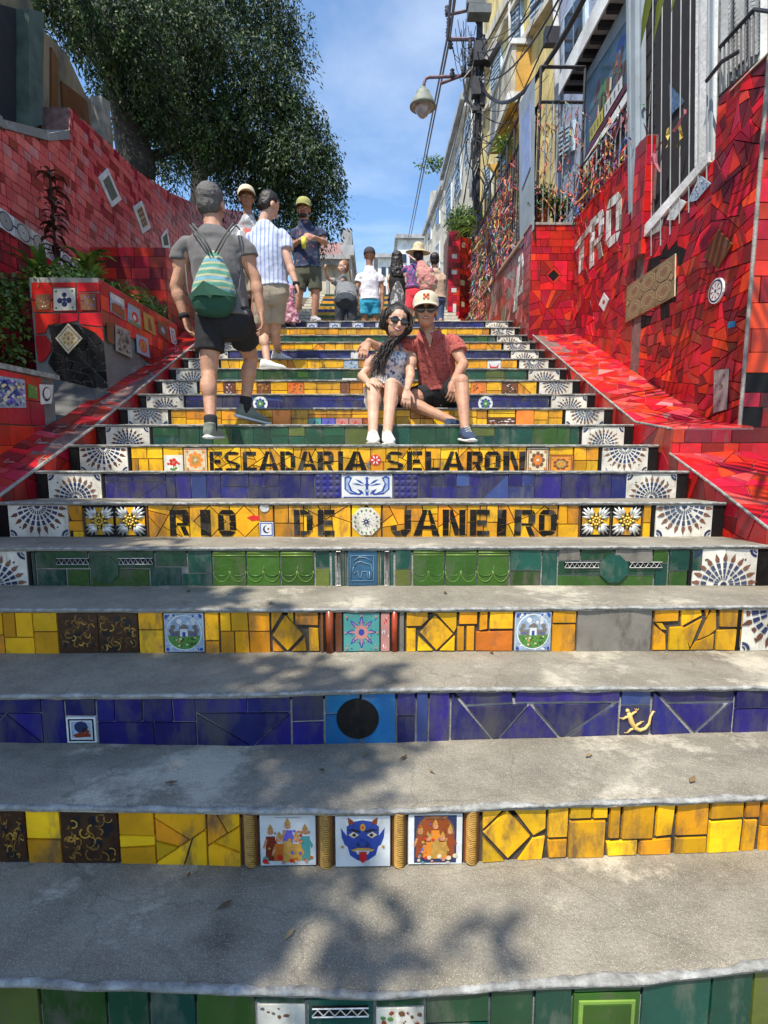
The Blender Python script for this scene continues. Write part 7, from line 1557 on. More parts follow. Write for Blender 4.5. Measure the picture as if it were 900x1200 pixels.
def head(mb, c, face, up=(0, 0, 1), s=1.0):
    s = s*1.09
    f, r_, u = axes(face, up); c = Vector(c)
    ell(mb, c+u*.035*s-f*.008*s, r_*.076*s, f*.094*s, u*.088*s); ell(mb, c-u*.03*s+f*.022*s, r_*.061*s, f*.068*s, u*.078*s); ell(mb, c-u*.080*s+f*.050*s, r_*.026*s, f*.026*s, u*.020*s)
    ell(mb, c+u*.018*s+f*.072*s, r_*.048*s, f*.016*s, u*.014*s)
    mb.tube([c+u*.012*s+f*.080*s, c-u*.010*s+f*.098*s, c-u*.030*s+f*.108*s, c-u*.040*s+f*.088*s], [.008*s, .010*s, .014*s, .010*s], 8)
    for sg in (-1, 1): ell(mb, c-u*.005*s+r_*sg*.077*s-f*.002*s, r_*.010*s, f*.020*s, u*.031*s, seg=10, rings=7); ell(mb, c-u*.022*s+r_*sg*.038*s+f*.062*s, r_*.02*s, f*.018*s, u*.016*s, seg=10, rings=7)
def face_bits(c, face, up, s, parent, lip=(.40, .12, .10), eyes=True, brow=True, smile=False):
    s = s*1.09
    f, r_, u = axes(face, up); c = Vector(c); LP = mat('lips_%d' % int(lip[0]*100), lip, .4, .1)
    mb = MB(); P = [c-u*(.058-(.008 if smile else 0)*abs(t)**1.5)*s+r_*t*.025*s+f*(.094-.014*t*t)*s for t in (-1, -.5, 0, .5, 1)]; mb.tube(P, [.002*s, .006*s, .0065*s, .006*s, .002*s], 8)
    o = mb.build('mouth', LP, parent, True)
    if smile: mb = MB(); P = [c-u*(.0575-.008*abs(t)**1.5)*s+r_*t*.019*s+f*(.0995-.012*t*t)*s for t in (-1, -.5, 0, .5, 1)]; mb.tube(P, [.001*s, .0032*s, .0036*s, .0032*s, .001*s], 6); mb.build('teeth', W1, parent, True)
    if eyes:
        for sg in (-1, 1):
            e = c+u*.004*s+r_*sg*.031*s+f*.076*s; mb = MB(); ell(mb, e, r_*.013*s, f*.010*s, u*.008*s, W1); ell(mb, e+f*.0068*s, r_*.0055*s, f*.004*s, u*.0055*s, PKK); mb.build('eye', None, parent, True)
    if brow:
        for sg in (-1, 1): mb = MB(); mb.tube([c+u*.026*s+r_*sg*.015*s+f*.088*s, c+u*.031*s+r_*sg*.032*s+f*.083*s, c+u*.025*s+r_*sg*.05*s+f*.068*s], [.004*s, .004*s, .002*s], 6); mb.build('eyebrow', HAIR, parent, True)
def glasses(c, face, up, s, parent):
    s = s*1.09
    f, r_, u = axes(face, up); c = Vector(c)+u*.004*s; GLS = mat('sunglasses_black', (.010, .009, .010), .08, .1, coat=.6)
    for sg in (-1, 1):
        mb = MB(); ell(mb, c+r_*sg*.034*s+f*.093*s-f*.004*s, r_*.032*s, f*.006*s, u*.024*s, seg=14, rings=8); mb.build('sunglass_lens', GLS, parent, True)
        mb = MB(); mb.tube([c+r_*sg*.062*s+f*.082*s+u*.008*s, c+r_*sg*.079*s+f*.05*s+u*.008*s, c+r_*sg*.081*s-f*.01*s+u*.006*s], .0035*s, 6); mb.build('temple_arm', GLS, parent)
    mb = MB(); mb.tube([c-r_*.012*s+f*.098*s+u*.006*s, c+r_*.012*s+f*.098*s+u*.006*s], .004*s, 6); mb.build('bridge', GLS, parent)
def short_hair(c, face, up, s, m, parent, back=.016, fade=0.0):
    s = s*1.09
    f, r_, u = axes(face, up); c = Vector(c); mb = MB(); ell(mb, c+u*.046*s-f*(.008+back)*s, r_*.081*s, f*.090*s, u*.086*s); ell(mb, c+u*.0*s-f*(.038)*s, r_*.073*s, f*.062*s, u*(.072-fade)*s)
    return soft(mb, 'hair', m, parent, .007, 2, .012, .02)
def cap(c, face, up, s, m, parent, m2=None, brim=1.0, badge=None):
    s = s*1.09
    f, r_, u = axes(face, up); c = Vector(c)+u*.040*s; V = []; F = []; seg = 24
    for i in range(8):
        a = PI/2*i/7
        for k in range(seg): q = 2*PI*k/seg; V.append(c-f*.006*s+u*(.092*math.sin(a))*s+(r_*math.cos(q)*.088+f*math.sin(q)*.104)*math.cos(a)**.6*s)
    for i in range(7):
        for k in range(seg): F.append((i*seg+k, i*seg+(k+1) % seg, (i+1)*seg+(k+1) % seg, (i+1)*seg+k))
    o = mesh('cap_crown', V, F, m, parent, smooth=True)
    V = []; n = 13
    for h in (0, -.006):
        for k in range(n):
            t = -1+2*k/(n-1); a = t*1.25; V.append(c+(r_*math.sin(a)*.088+f*(math.cos(a)*.100-.006)+u*(.004+h))*s); e = math.cos(t*PI/2)**.5 if abs(t) < 1 else 0
            V.append(c+(r_*math.sin(a)*(.088+.002*e)+f*(math.cos(a)*.100-.006+.078*e*brim)+u*(-.006-.014*t*t+h-.014*e))*s)
    F = []
    for k in range(n-1): F += [(2*k, 2*k+1, 2*k+3, 2*k+2), (2*n+2*k, 2*n+2*k+2, 2*n+2*k+3, 2*n+2*k+1), (2*k+1, 2*n+2*k+1, 2*n+2*k+3, 2*k+3)]
    mesh('cap_brim', V, F, m2 or m, parent, smooth=True)
    if badge:
        mb = MB(); b = c+f*.095*s+u*.038*s
        for k, (dx_, dz_) in enumerate(((-.012, .012), (.012, .012), (0, 0), (-.012, -.012), (.012, -.012))): ell(mb, b+r_*dx_*s+u*dz_*s-f*(.004 if dz_ > 0 else 0)*s, r_*.009*s, f*.006*s, u*.008*s, seg=8, rings=6)
        mb.build('cap_badge', badge, parent, True)
def shoe(A, d, m, ms, parent, s=1.0, up=(0, 0, 1), n=('shoe', 'sole')):
    """A = point on the ground under the ankle, d = toe direction (may be pitched)"""
    d = norm(d); r_ = d.cross(Vector(up)).normalized(); u = r_.cross(d)
    mb = MB(); loft(mb, [(A+d*a*s+u*(.010+h/2)*s, r_*w*s, u*(h/2)*s) for a, w, h in ((-.075, .022, .05), (-.06, .034, .085), (-.02, .038, .105), (.02, .040, .095), (.07, .045, .07), (.12, .048, .055), (.16, .040, .045), (.185, .022, .03))], 16)
    loft(mb, [(A+u*.06*s-d*.02*s, r_*.038*s, d*.05*s), (A+u*.105*s-d*.022*s, r_*.036*s, d*.044*s)], 14); sh = soft(mb, n[0], m, parent, .006, 3)
    mb = MB(); loft(mb, [(A+d*a*s+u*(.011+k_)*s, r_*w*s, u*.012*s) for a, w, k_ in ((-.083, .02, .004), (-.07, .036, 0), (-.02, .041, 0), (.03, .041, 0), (.08, .048, 0), (.13, .051, 0), (.172, .042, .002), (.197, .02, .008))], 14); mb.build(n[1], ms, parent, True)
    mb = MB()
    for k in range(4):
        q = A+d*(.045+.022*k)*s+u*(.098-.013*k)*s; mb.tube([q-r_*.022*s, q+u*.004*s, q+r_*.022*s], .0028*s, 5)
    mb.build('laces', W1, parent)
def torso_rings(hip, waist, chest, sh, side, front, w=(.165, .140, .165, .150), dp=(.115, .10, .115, .085), grow=0.0, top=True, nk=None):
    pts = [hip, waist, chest, sh]; R_ = []
    for i, p in enumerate(pts): R_.append((p, side*(w[i]+grow), front*(dp[i]+grow)))
    out = []
    for i in range(3):
        for k in range(3): t = k/3; out.append(tuple(R_[i][j].lerp(R_[i+1][j], t) for j in range(3)))
    out.append(R_[3]); 
    if top:
        e = nk if nk is not None else sh+Vector((0, 0, .06)); out.append((sh.lerp(e, .35), side*(w[3]*.78+grow), front*(.078+grow*1.15))); out.append((sh.lerp(e, .70), side*(w[3]*.56+grow*.8), front*(.072+grow))); out.append((e+(e-sh).normalized()*.006, side*(.062+grow*.5), front*(.060+grow*.5)))
    return out

def human(label, Y, J, face, skinm, s=1.0, hface=None, hup=(0, 0, 1), vox=.007, sleeves=.45, shirt=None, shorts=None, short_f=.8, pants=None, shoes=None, shoe_dirs=None, tw=1.0, hands=('L', 'R'), curl=.6, hnr=None, shirt_len=0.0, group=None, folds=.012, fem=False, handdirs=None, toplow=None):
    """J: joint -> (px, py, dY).  L / R are the person's left and right in the picture (screen side)"""
    P = {k: PY(v[0], v[1], Y+(v[2] if len(v) > 2 else 0)) for k, v in J.items()}
    feet = [P[k] for k in ('aL', 'aR') if k in P]; base = sum(feet, Vector())/len(feet); root = empty('person', (base.x, base.y, min(p.z for p in feet)-.08), label, 'person', group)
    side = norm(P['sR']-P['sL']); front = norm(face); front = (front-side*front.dot(side)).normalized()
    hipc = (P['hL']+P['hR'])/2; shc = (P['sL']+P['sR'])/2; wst = hipc.lerp(shc, .36); cst = hipc.lerp(shc, .72); hs = norm(P['hR']-P['hL'])
    half = (P['sR']-P['sL']).length/2
    W = (.160*tw*s, (.125 if fem else .138)*tw*s, .152*tw*s, half*.82); DP = (.115*s, .095*s, .115*s, .075*s)
    b = MB(); loft(b, torso_rings(hipc, wst, cst, shc-Vector((0, 0, .012)), side, front, W, DP, nk=P['neck']-Vector((0, 0, .01)))); ball(b, hipc-Vector((0, 0, .03)), .10*s)
    hc = P['head']; hf = norm(hface or face); nk = P['neck']
    limb(b, [nk-Vector((0, 0, .06*s)), nk+(hc-nk)*.15, hc-Vector((0, 0, .04*s))-hf*.012], [.085*s if not fem else .06*s, .058*s if not fem else .048*s, .054*s if not fem else .045*s]); head(b, hc, hf, hup, s)
    fw = front
    for S_ in ('L', 'R'):
        limb(b, [P['s'+S_].lerp(shc, .16)-Vector((0, 0, .028)), P['e'+S_], P['w'+S_]], [.046*s*(.8 if fem else 1), .042*s*(.88 if fem else 1), .027*s*(.88 if fem else 1)])
        mid = P['s'+S_].lerp(P['e'+S_], .45); ell(b, mid, *(lambda a: (a[1]*.046*s, a[0]*.046*s, a[2]*.085*s))(axes((P['e'+S_]-P['s'+S_]).orthogonal(), P['e'+S_]-P['s'+S_])))
        fm = P['e'+S_].lerp(P['w'+S_], .28); ell(b, fm, *(lambda a: (a[1]*.043*s*(.85 if fem else 1), a[0]*.043*s*(.85 if fem else 1), a[2]*.075*s))(axes((P['w'+S_]-P['e'+S_]).orthogonal(), P['w'+S_]-P['e'+S_])))
        if S_ in hands:
            hd = (handdirs or {}).get(S_) or (P['w'+S_]-P['e'+S_]); nn = (hnr or {}).get(S_) or (side*(1 if S_ == 'R' else -1)); rt = (S_ == 'R')
            hand(b, P['w'+S_], hd, nn, s*(.9 if fem else 1), curl if not isinstance(curl, dict) else curl[S_], rt)
        if 'k'+S_ in P:
            limb(b, [P['h'+S_], P['k'+S_], P['a'+S_]], [.088*s, .054*s, .034*s]); md = P['h'+S_].lerp(P['k'+S_], .4); ax_ = axes((P['k'+S_]-P['h'+S_]).orthogonal(), P['k'+S_]-P['h'+S_]); ell(b, md, ax_[1]*.082*s, ax_[0]*.082*s, ax_[2]*.15*s)
            cf = P['k'+S_].lerp(P['a'+S_], .28); d2 = P['a'+S_]-P['k'+S_]; back = (-front-d2.normalized()*(-front).dot(d2.normalized())).normalized(); ax_ = axes(back, d2); ell(b, cf+back*.018*s, ax_[1]*.056*s, ax_[0]*.056*s, ax_[2]*.10*s)
    soft(b, 'body', skinm, root, vox, 4)
    if shirt:
        b = MB(); g_ = .016
        hp = hipc-(shc-hipc).normalized()*shirt_len; loft(b, [(hp, side*(W[0]+g_+.014), front*(DP[0]+g_+.012))]+torso_rings(hipc, wst, cst, shc-Vector((0, 0, .008)), side, front, (W[0], W[1]+.018, W[2], W[3]+.004), (DP[0], DP[1]+.012, DP[2], DP[3]), g_, nk=nk+Vector((0, 0, .004)))[1:])
        for S_ in ('L', 'R'):
            if sleeves > 0: a, c_ = P['s'+S_], P['e'+S_]; limb(b, [a.lerp(shc, .14)-Vector((0, 0, .022)), a.lerp(c_, .25)+(a-shc)*.02, a.lerp(c_, sleeves)], [.058*s, .061*s, .068*s], (True, False))
        soft(b, 'shirt', shirt, root, .008, 4, folds, .11)
    if shorts or pants:
        b = MB(); m_ = shorts or pants; g_ = .014; up_ = (shc-hipc).normalized()
        loft(b, [(hipc+up_*.11*s, side*(W[1]+.014), front*(DP[1]+.012)), (hipc+up_*.03*s, side*(W[0]+g_), front*(DP[0]+g_)), (hipc-up_*.06*s, side*(W[0]+g_+.004), front*(DP[0]+g_)), (hipc-up_*.11*s, side*(W[0]-.01), front*(DP[0]-.01)), (hipc-up_*.15*s, side*(W[0]-.05), front*(DP[0]-.03))])
        for S_ in ('L', 'R'):
            if 'k'+S_ not in P: continue
            if shorts: limb(b, [P['h'+S_], P['h'+S_].lerp(P['k'+S_], short_f)], [.104*s, .098*s], (True, False))
            else: limb(b, [P['h'+S_], P['k'+S_], P['a'+S_]], [.10*s, .072*s, .058*s], (True, False))
        soft(b, 'shorts' if shorts else 'trousers', m_, root, .008, 4, folds, .1)
    if shoes:
        for S_ in ('L', 'R'):
            if 'a'+S_ in P:
                d = (shoe_dirs or {}).get(S_, front); A = P['a'+S_]-Vector((0, 0, .085*s)); shoe(A, d, shoes[0], shoes[1], root, s)
    return root, P, (side, front)

WHT = cloth('white_canvas', (.72, .71, .68)); BLK = cloth('black_fabric', (.012, .012, .014)); GRYT = cloth('grey_tshirt', (.12, .115, .115)); REDS_ = patterned('red_speckled_shirt', (.38, .075, .06), [(.12, .02, .02)], 70, .56)
DENIM = cloth('dark_denim', (.035, .045, .06)); OLIVE = cloth('olive_shorts', (.075, .08, .05)); KHAKI = cloth('beige_shorts', (.36, .30, .22)); TEAL = cloth('bright_blue_shorts', (.02, .30, .48)); REDC = cloth('red_skirt', (.62, .03, .05))
BLUW = patterned('white_blue_print_shirt', (.52, .57, .70), [(.25, .31, .52)], 8, .70, 'X'); n_ = BLUW.node_tree.nodes; NAVYP = patterned('navy_patch_shirt', (.025, .035, .08), [(.30, .10, .08), (.10, .16, .2)], 12, .60); BLUWH = patterned('blue_white_floral', (.66, .68, .70), [(.04, .08, .28), (.16, .22, .36)], 22, .57)
HALO = patterned('floral_top', (.05, .06, .2), [(.35, .08, .2)], 25, .5)

# ---- seated woman
zt8 = ztop(8, 0)+.014
SEAT = dict(
 head=(465, 379, .02), neck=(460, 404, .10), sL=(441, 413, .14), sR=(483, 408, .10), eL=(424, 441, .06), wL=(431, 448, -.22), eR=(481, 441, .02), wR=(477, 457, -.22),
 hL=(441, 460, .22), hR=(461, 460, .22), kL=(438, 451, -.24), kR=(459, 451, -.24), aL=(437, 507, -.47), aR=(454, 508, -.47))
hf_w = (.18, -1, -.06)
r1_, P1, ax1 = human('seated woman with long dark hair, sunglasses and a blue and white halter top', 4.28, SEAT, (.05, -1, .1), SK2, s=.98, hface=hf_w, hup=(.18, 0, 1), vox=.005, fem=True, shorts=WHT, short_f=.30, curl={'L': .35, 'R': .75}, hnr={'L': (0, -.3, 1), 'R': (.1, -.5, 1)}, handdirs={'L': (.5, -.6, -.1), 'R': (-.1, -.5, -.9)}, tw=.92,
    shoes=(cloth('white_trainer', (.70, .66, .64)), W1), shoe_dirs={'L': (.02, -1, 0), 'R': (.06, -1, 0)})
side, front = ax1; hipc = (P1['hL']+P1['hR'])/2; shc = (P1['sL']+P1['sR'])/2
b = MB(); tr = torso_rings(hipc, hipc.lerp(shc, .36), hipc.lerp(shc, .72), shc, side, front, (.162, .132, .150, .108), (.120, .105, .130, .075), .014, False)[:9]; loft(b, tr[:8]+[(hipc.lerp(shc, .93), side*.085, front*.085)])
for t in (-.04, .04): ell(b, hipc.lerp(shc, .66)+front*.085+side*t*1.5, side*.055, front*.05, Vector((0, 0, .055)))
soft(b, 'halter_top', BLUWH, r1_, .007, 4, .008)
mb = MB(); nk = P1['neck']; mb.tube([hipc.lerp(shc, .9)-side*.07+front*.08, nk-side*.05+front*.04+Vector((0, 0, .02)), nk-front*.05+Vector((0, 0, .03)), nk+side*.05+front*.04+Vector((0, 0, .02)), hipc.lerp(shc, .9)+side*.07+front*.08], .011, 7); mb.build('halter_strap', cloth('blue_grey_strap', (.12, .16, .26)), r1_, True)
face_bits(P1['head'], hf_w, (.18, 0, 1), .98, r1_, (.42, .10, .09), False, True, True); glasses(P1['head'], hf_w, (.18, 0, 1), .98, r1_)
mb = MB(); f_, rr_, u_ = axes(hf_w, (.18, 0, 1)); hc = P1['head']; ell(mb, hc+u_*.056-f_*.016, rr_*.091, f_*.098, u_*.088); ell(mb, hc-f_*.045-u_*.01, rr_*.085, f_*.060, u_*.10); soft(mb, 'hair_scalp', HAIR, r1_, .006, 2, .006, .02)
rh = random.Random(9); mb = MB()
for k in range(300):                       # long wavy locks, most falling on the picture's left
    lf = k % 100 < 68; a = rh.uniform(.1, 1.0); sgn = -1 if lf else 1
    dv = (rr_*sgn*rh.uniform(.03, 1.0)+u_*rh.uniform(.35, 1.0)+f_*rh.uniform(-.9, .30)).normalized()
    tops = hc+u_*.050-f_*.020+rr_*dv.dot(rr_)*.100+u_*dv.dot(u_)*.104+f_*dv.dot(f_)*.109
    m1 = hc+rr_*sgn*rh.uniform(.100, .122)-u_*rh.uniform(.0, .05)+f_*rh.uniform(-.08, .045)
    if lf: e = PY(rh.uniform(433, 451), rh.uniform(415, 449), 4.20+rh.uniform(-.05, .06)); m2 = PY(rh.uniform(440, 455), rh.uniform(399, 408), 4.22+rh.uniform(-.05, .06))
    else: e = PY(rh.uniform(472, 480), rh.uniform(398, 416), 4.42); m2 = PY(rh.uniform(471, 477), rh.uniform(388, 395), 4.38)
    pts = [tops, (tops+m1)/2+rr_*.022*sgn+u_*.014, m1]; n = 12; ph = rh.uniform(0, 6); am = rh.uniform(.005, .012); fr_q = rh.uniform(12, 19)
    for j in range(1, n+1): t = j/n; q = m1*(1-t)**2+m2*2*t*(1-t)+e*t*t; q = q+rr_*am*math.sin(ph+t*fr_q)*min(1, t*2)+Vector((0, am*.8*math.cos(ph+t*fr_q)*min(1, t*2), 0)); pts.append(q)
    rad = rh.uniform(.0022, .0048); mb.tube(pts, [rad*.6, rad, rad]+[rad*(1-.8*(j/n)**2) for j in range(1, n+1)], 5)
mb.build('long_hair', HAIR, r1_, True)

# ---- seated man
SM = dict(head=(499, 366, -.02), neck=(502, 391, .06), sL=(481, 401, .06), sR=(533, 396, .06), eL=(452, 412, .20), wL=(432, 400, .10), eR=(543, 427, -.04), wR=(532, 446, -.28),
  hL=(502, 462, .18), hR=(528, 462, .18), kL=(476, 470, -.02), aL=(531, 494, -.16), kR=(541, 447, -.32), aR=(545, 503, -.46))
hf_m = (-.08, -1, -.02)
r2_, P2, ax2 = human('seated man in a red short-sleeved shirt, cream cap and sunglasses', 4.30, SM, (-.05, -1, .05), SK1, s=.98, hface=hf_m, vox=.005, sleeves=.55, shirt=REDS_, shorts=BLK, short_f=.55, shirt_len=-.02, curl={'L': .55, 'R': .8}, hnr={'L': (-.2, -.9, .5), 'R': (.3, -.6, .6)}, handdirs={'L': (-.35, -.35, -.8), 'R': (-.12, -.25, -1)}, tw=.92,
    shoes=(cloth('navy_trainer', (.03, .05, .10)), WHT), shoe_dirs={'L': (.9, .2, -.05), 'R': (.12, -1, -.05)}, folds=.016)
face_bits(P2['head'], hf_m, (0, 0, 1), .98, r2_, (.34, .11, .09), False, True, True); glasses(P2['head'], hf_m, (0, 0, 1), .98, r2_)
short_hair(P2['head'], hf_m, (0, 0, 1), .96, HAIR, r2_, .022); cap(P2['head']+Vector((0, 0, .004)), hf_m, (0, .08, 1), 1.05, cloth('cream_cap', (.56, .50, .36)), r2_, badge=cloth('orange_badge', (.60, .13, .04)))
side, front = ax2; nk = P2['neck']; v0 = nk+front*.085-Vector((0, 0, .02)); 
for sg in (-1, 1):                        # open collar
    q = nk+side*sg*.062+Vector((0, 0, .018)); mb = MB(); mb.hexa([q-front*.03, q+front*.055, nk+side*sg*.045+front*.125-Vector((0, 0, .10)), nk+side*sg*.085+front*.09-Vector((0, 0, .05))], [p+side*sg*.014+front*.012+Vector((0, 0, .012)) for p in (q-front*.03, q+front*.055, nk+side*sg*.045+front*.125-Vector((0, 0, .10)), nk+side*sg*.085+front*.09-Vector((0, 0, .05)))]); mb.build('collar', REDS_, r2_)
mb = MB(); mb.prism([nk+front*.062+side*.04+Vector((0, 0, .01)), nk+front*.062-side*.04+Vector((0, 0, .01)), nk+front*.128-Vector((0, 0, .13))], front*.014); mb.build('open_neck', SK1, r2_)

# ---- man climbing on the left
SW = dict(head=(247, 242, .03), neck=(250, 268, .0), sL=(214, 283, .0), sR=(286, 283, .0), eL=(206, 336, .02), wL=(216, 371, .02), eR=(299, 326, .02), wR=(306, 366, .0),
  hL=(247, 372, .0), hR=(279, 372, .0), kL=(245, 437, -.04), aL=(247, 499, -.20), kR=(294, 420, .26), aR=(287, 478, .22))
r3_, P3, ax3 = human('man in a grey T-shirt and black shorts climbing the steps, seen from behind', 3.82, SW, (.05, 1, 0), SK1, s=1.0, hface=(.06, 1, 0), vox=.006, sleeves=.42, shirt=GRYT, shorts=BLK, short_f=.62, shirt_len=.0, curl=.9, tw=1.02,
    hnr={'L': (-1, 0, 0), 'R': (1, 0, 0)}, shoes=(cloth('grey_green_trainer', (.16, .18, .14)), WHT), shoe_dirs={'L': (.02, 1, .0), 'R': (.80, .55, -.22)}, folds=.018)
short_hair(P3['head'], (.06, 1, 0), (0, 0, 1), 1.0, HGR, r3_, .010)
for S_ in ('L', 'R'):
    a = P3['a'+S_]; k = P3['k'+S_]; mb = MB(); limb(mb, [a-Vector((0, 0, .02)), a.lerp(k, .17 if S_ == 'L' else .22)], [.042, .043], (True, False)); mb.build('sock', BLK, r3_, True)
mb = MB(); w_ = P3['wL']; e_ = P3['eL']; d_ = (w_-e_).normalized(); mb.tube([w_-d_*.02, w_+d_*.012], .034, 14); mb.build('wrist_watch', BLK, r3_, True)
# drawstring backpack
bgc = PY(250, 345, 3.60); BAGM = patterned('aqua_zigzag_fabric', (.08, .25, .18), [(.14, .30, .40), (.38, .38, .22)], 5, .66, 'Z'); BAGD = cloth('dark_green_fabric', (.015, .075, .045))
bag = empty('drawstring_backpack', bgc, 'aqua and green zigzag drawstring backpack on the climbing man', 'backpack')
def bagring(y, hw, dp): c = PY(250.5, y, 3.68); return (c, Vector((hw*.92, 0, 0)), Vector((0, dp*.85, 0)))
mb = MB(); loft(mb, [bagring(294, .022, .02), bagring(299, .045, .035), bagring(310, .085, .06), bagring(325, .125, .085), bagring(338, .15, .1), bagring(347, .157, .105)], 26); soft(mb, 'upper_panel', BAGM, bag, .008, 3, .014, .05)
mb = MB(); loft(mb, [bagring(346, .16, .107), bagring(356, .155, .105), bagring(365, .13, .09), bagring(370, .09, .065), bagring(372, .04, .03)], 26); soft(mb, 'base_panel', BAGD, bag, .008, 3, .01, .05)
mb = MB(); q = PY(250.5, 345.5, 3.665); mb.add([q+Vector((-.155, -.035, -.02)), q+Vector((-.03, -.116, .055)), q+Vector((.155, -.035, -.02)), q+Vector((.0, -.125, -.03))], [(0, 1, 2, 3)]); mb.build('front_flap', BAGD, bag)
ST = cloth('grey_cord', (.07, .08, .075))
for sg, sxp in ((-1, 226), (1, 273)):
    top = PY(sxp, 262, 3.72); mb = MB(); mb.tube([PY(250+sg*2, 296, 3.63), PY(250+sg*12, 277, 3.655), top, top+Vector((0, .10, .02))], .006, 6); mb.tube([PY(250+sg*5, 298, 3.63), PY(250+sg*15, 279, 3.66), top+Vector((sg*.02, 0, -.01)), top+Vector((sg*.02, .10, .0))], .005, 6)
    mb.tube([PY(250+sg*22, 362, 3.66), PY(250+sg*30, 340, 3.72), PY(250+sg*33, 310, 3.78)], .004, 5); mb.build('cord', ST, bag, True)

# ---- man in the white and blue shirt
S4 = dict(head=(315, 242, .05), neck=(309, 262, .03), sL=(290, 277, .0), sR=(333, 272, .0), eL=(294, 312, .1), wL=(300, 338, .2), eR=(339, 309, -.05), wR=(347, 333, -.1), hL=(309, 342, .0), hR=(325, 342, .0), kL=(309, 390, .1), aL=(313, 424, -.05), kR=(322, 388, .12), aR=(326, 414, .33))
r4_, P4, ax4 = human('man in a white and blue patterned shirt and beige shorts looking down to the right', 5.55, S4, (.35, .9, 0), SK2, s=.98, hface=(.75, .6, -.45), shirt=BLUW, shorts=KHAKI, short_f=.78, sleeves=.55, shirt_len=-.03, curl=.6, shoes=(WHT, W1), shoe_dirs={'L': (.85, .1, 0), 'R': (.7, .6, 0)}, folds=.02, tw=1.05)
short_hair(P4['head'], (.75, .6, -.45), (0, 0, 1), 1.0, HAIR, r4_, .012); mb = MB(); w_ = P4['wR']; mb.tube([w_+Vector((0, 0, .02)), w_-Vector((0, 0, .01))], .033, 12); mb.build('wrist_watch', BLK, r4_, True)
# ---- man with the cream cap (behind)
S5 = dict(head=(289, 234, -.03), neck=(291, 254, .0), sL=(276, 267, 0), sR=(306, 266, 0), eL=(273, 290, 0), wL=(277, 310, -.1), eR=(309, 290, 0), wR=(305, 310, -.1), hL=(284, 316, 0), hR=(298, 316, 0), kL=(284, 350, 0), aL=(285, 384, 0), kR=(299, 350, 0), aR=(298, 384, 0))
r5_, P5, _ = human('man in a cream cap facing down the steps, half hidden between two men', 6.95, S5, (0, -1, 0), SK3, s=.96, hface=(.25, -1, .1), shirt=patterned('grey_white_red_shirt', (.30, .31, .33), [(.55, .10, .07), (.62, .62, .6)], 8, .58), shorts=KHAKI, shoes=(BLK, WHT), sleeves=.5)
short_hair(P5['head'], (.25, -1, .1), (0, 0, 1), .95, HAIR, r5_, .022); cap(P5['head'], (.25, -1, .1), (0, 0, 1), 1.1, cloth('pale_cream_cap', (.60, .54, .38)), r5_, cloth('tan_brim', (.52, .38, .2))); face_bits(P5['head'], (.25, -1, .1), (0, 0, 1), .96, r5_)
# ---- man with the drink
S6 = dict(head=(356, 246, -.03), neck=(357, 260, 0), sL=(345, 270, 0), sR=(374, 269, 0), eL=(343, 288, -.02), wL=(352, 281, -.2), eR=(381, 284, -.03), wR=(368, 278, -.22), hL=(352, 318, 0), hR=(368, 318, 0), kL=(350, 350, -.02), aL=(345, 371, .0), kR=(370, 350, -.02), aR=(368, 372, .0))
r6_, P6, _ = human('bearded man in an olive cap and dark printed shirt holding a yellow drink', 7.72, S6, (-.1, -1, 0), SK1, s=.98, hface=(-.05, -1, -.06), shirt=NAVYP, shorts=OLIVE, short_f=.70, sleeves=.62, shirt_len=-.03, shoes=(cloth('pale_grey_trainer', (.38, .37, .42)), W1), shoe_dirs={'L': (-.8, -.7, 0), 'R': (.5, -.9, 0)}, tw=1.05, curl=1.0, handdirs={'L': (.6, -.4, .15), 'R': (-.7, -.3, .1)}, hnr={'L': (0, -1, .3), 'R': (0, -1, .3)})
hc = P6['head']; cap(hc, (-.05, -1, -.06), (0, 0, 1), 1.08, cloth('olive_yellow_cap', (.34, .33, .10)), r6_); face_bits(hc, (-.05, -1, -.06), (0, 0, 1), .98, r6_); short_hair(hc, (-.05, -1, -.06), (0, 0, 1), .93, HAIR, r6_, .024)
mb = MB(); f_, rr_, u_ = axes((-.05, -1, -.06)); ell(mb, hc-u_*.075+f_*.045, rr_*.052, f_*.050, u_*.036); soft(mb, 'beard', HAIR, r6_, .007, 2, .008, .02); mb = MB(); mb.tube([hc-u_*.044+f_*.098-rr_*.028, hc-u_*.040+f_*.104, hc-u_*.044+f_*.098+rr_*.028], [.004, .008, .004], 6); mb.build('moustache', HAIR, r6_)
cp = PY(356, 284, 7.47); cup = empty('drink_cup', cp-Vector((0, 0, .07)), 'clear cup of yellow drink with a straw in the capped man\'s hands', 'cup'); mb = MB(); mb.lathe(cp, [(.001, -.075), (.027, -.075), (.037, .06), (.034, .06), (.001, .05)], 14); mb.build('cup', mat('yellow_green_drink', (.55, .58, .06), .12, .1), cup, True); mb = MB(); mb.tube([cp, cp+Vector((.03, 0, .13))], .004, 6); mb.build('straw', PR, cup)
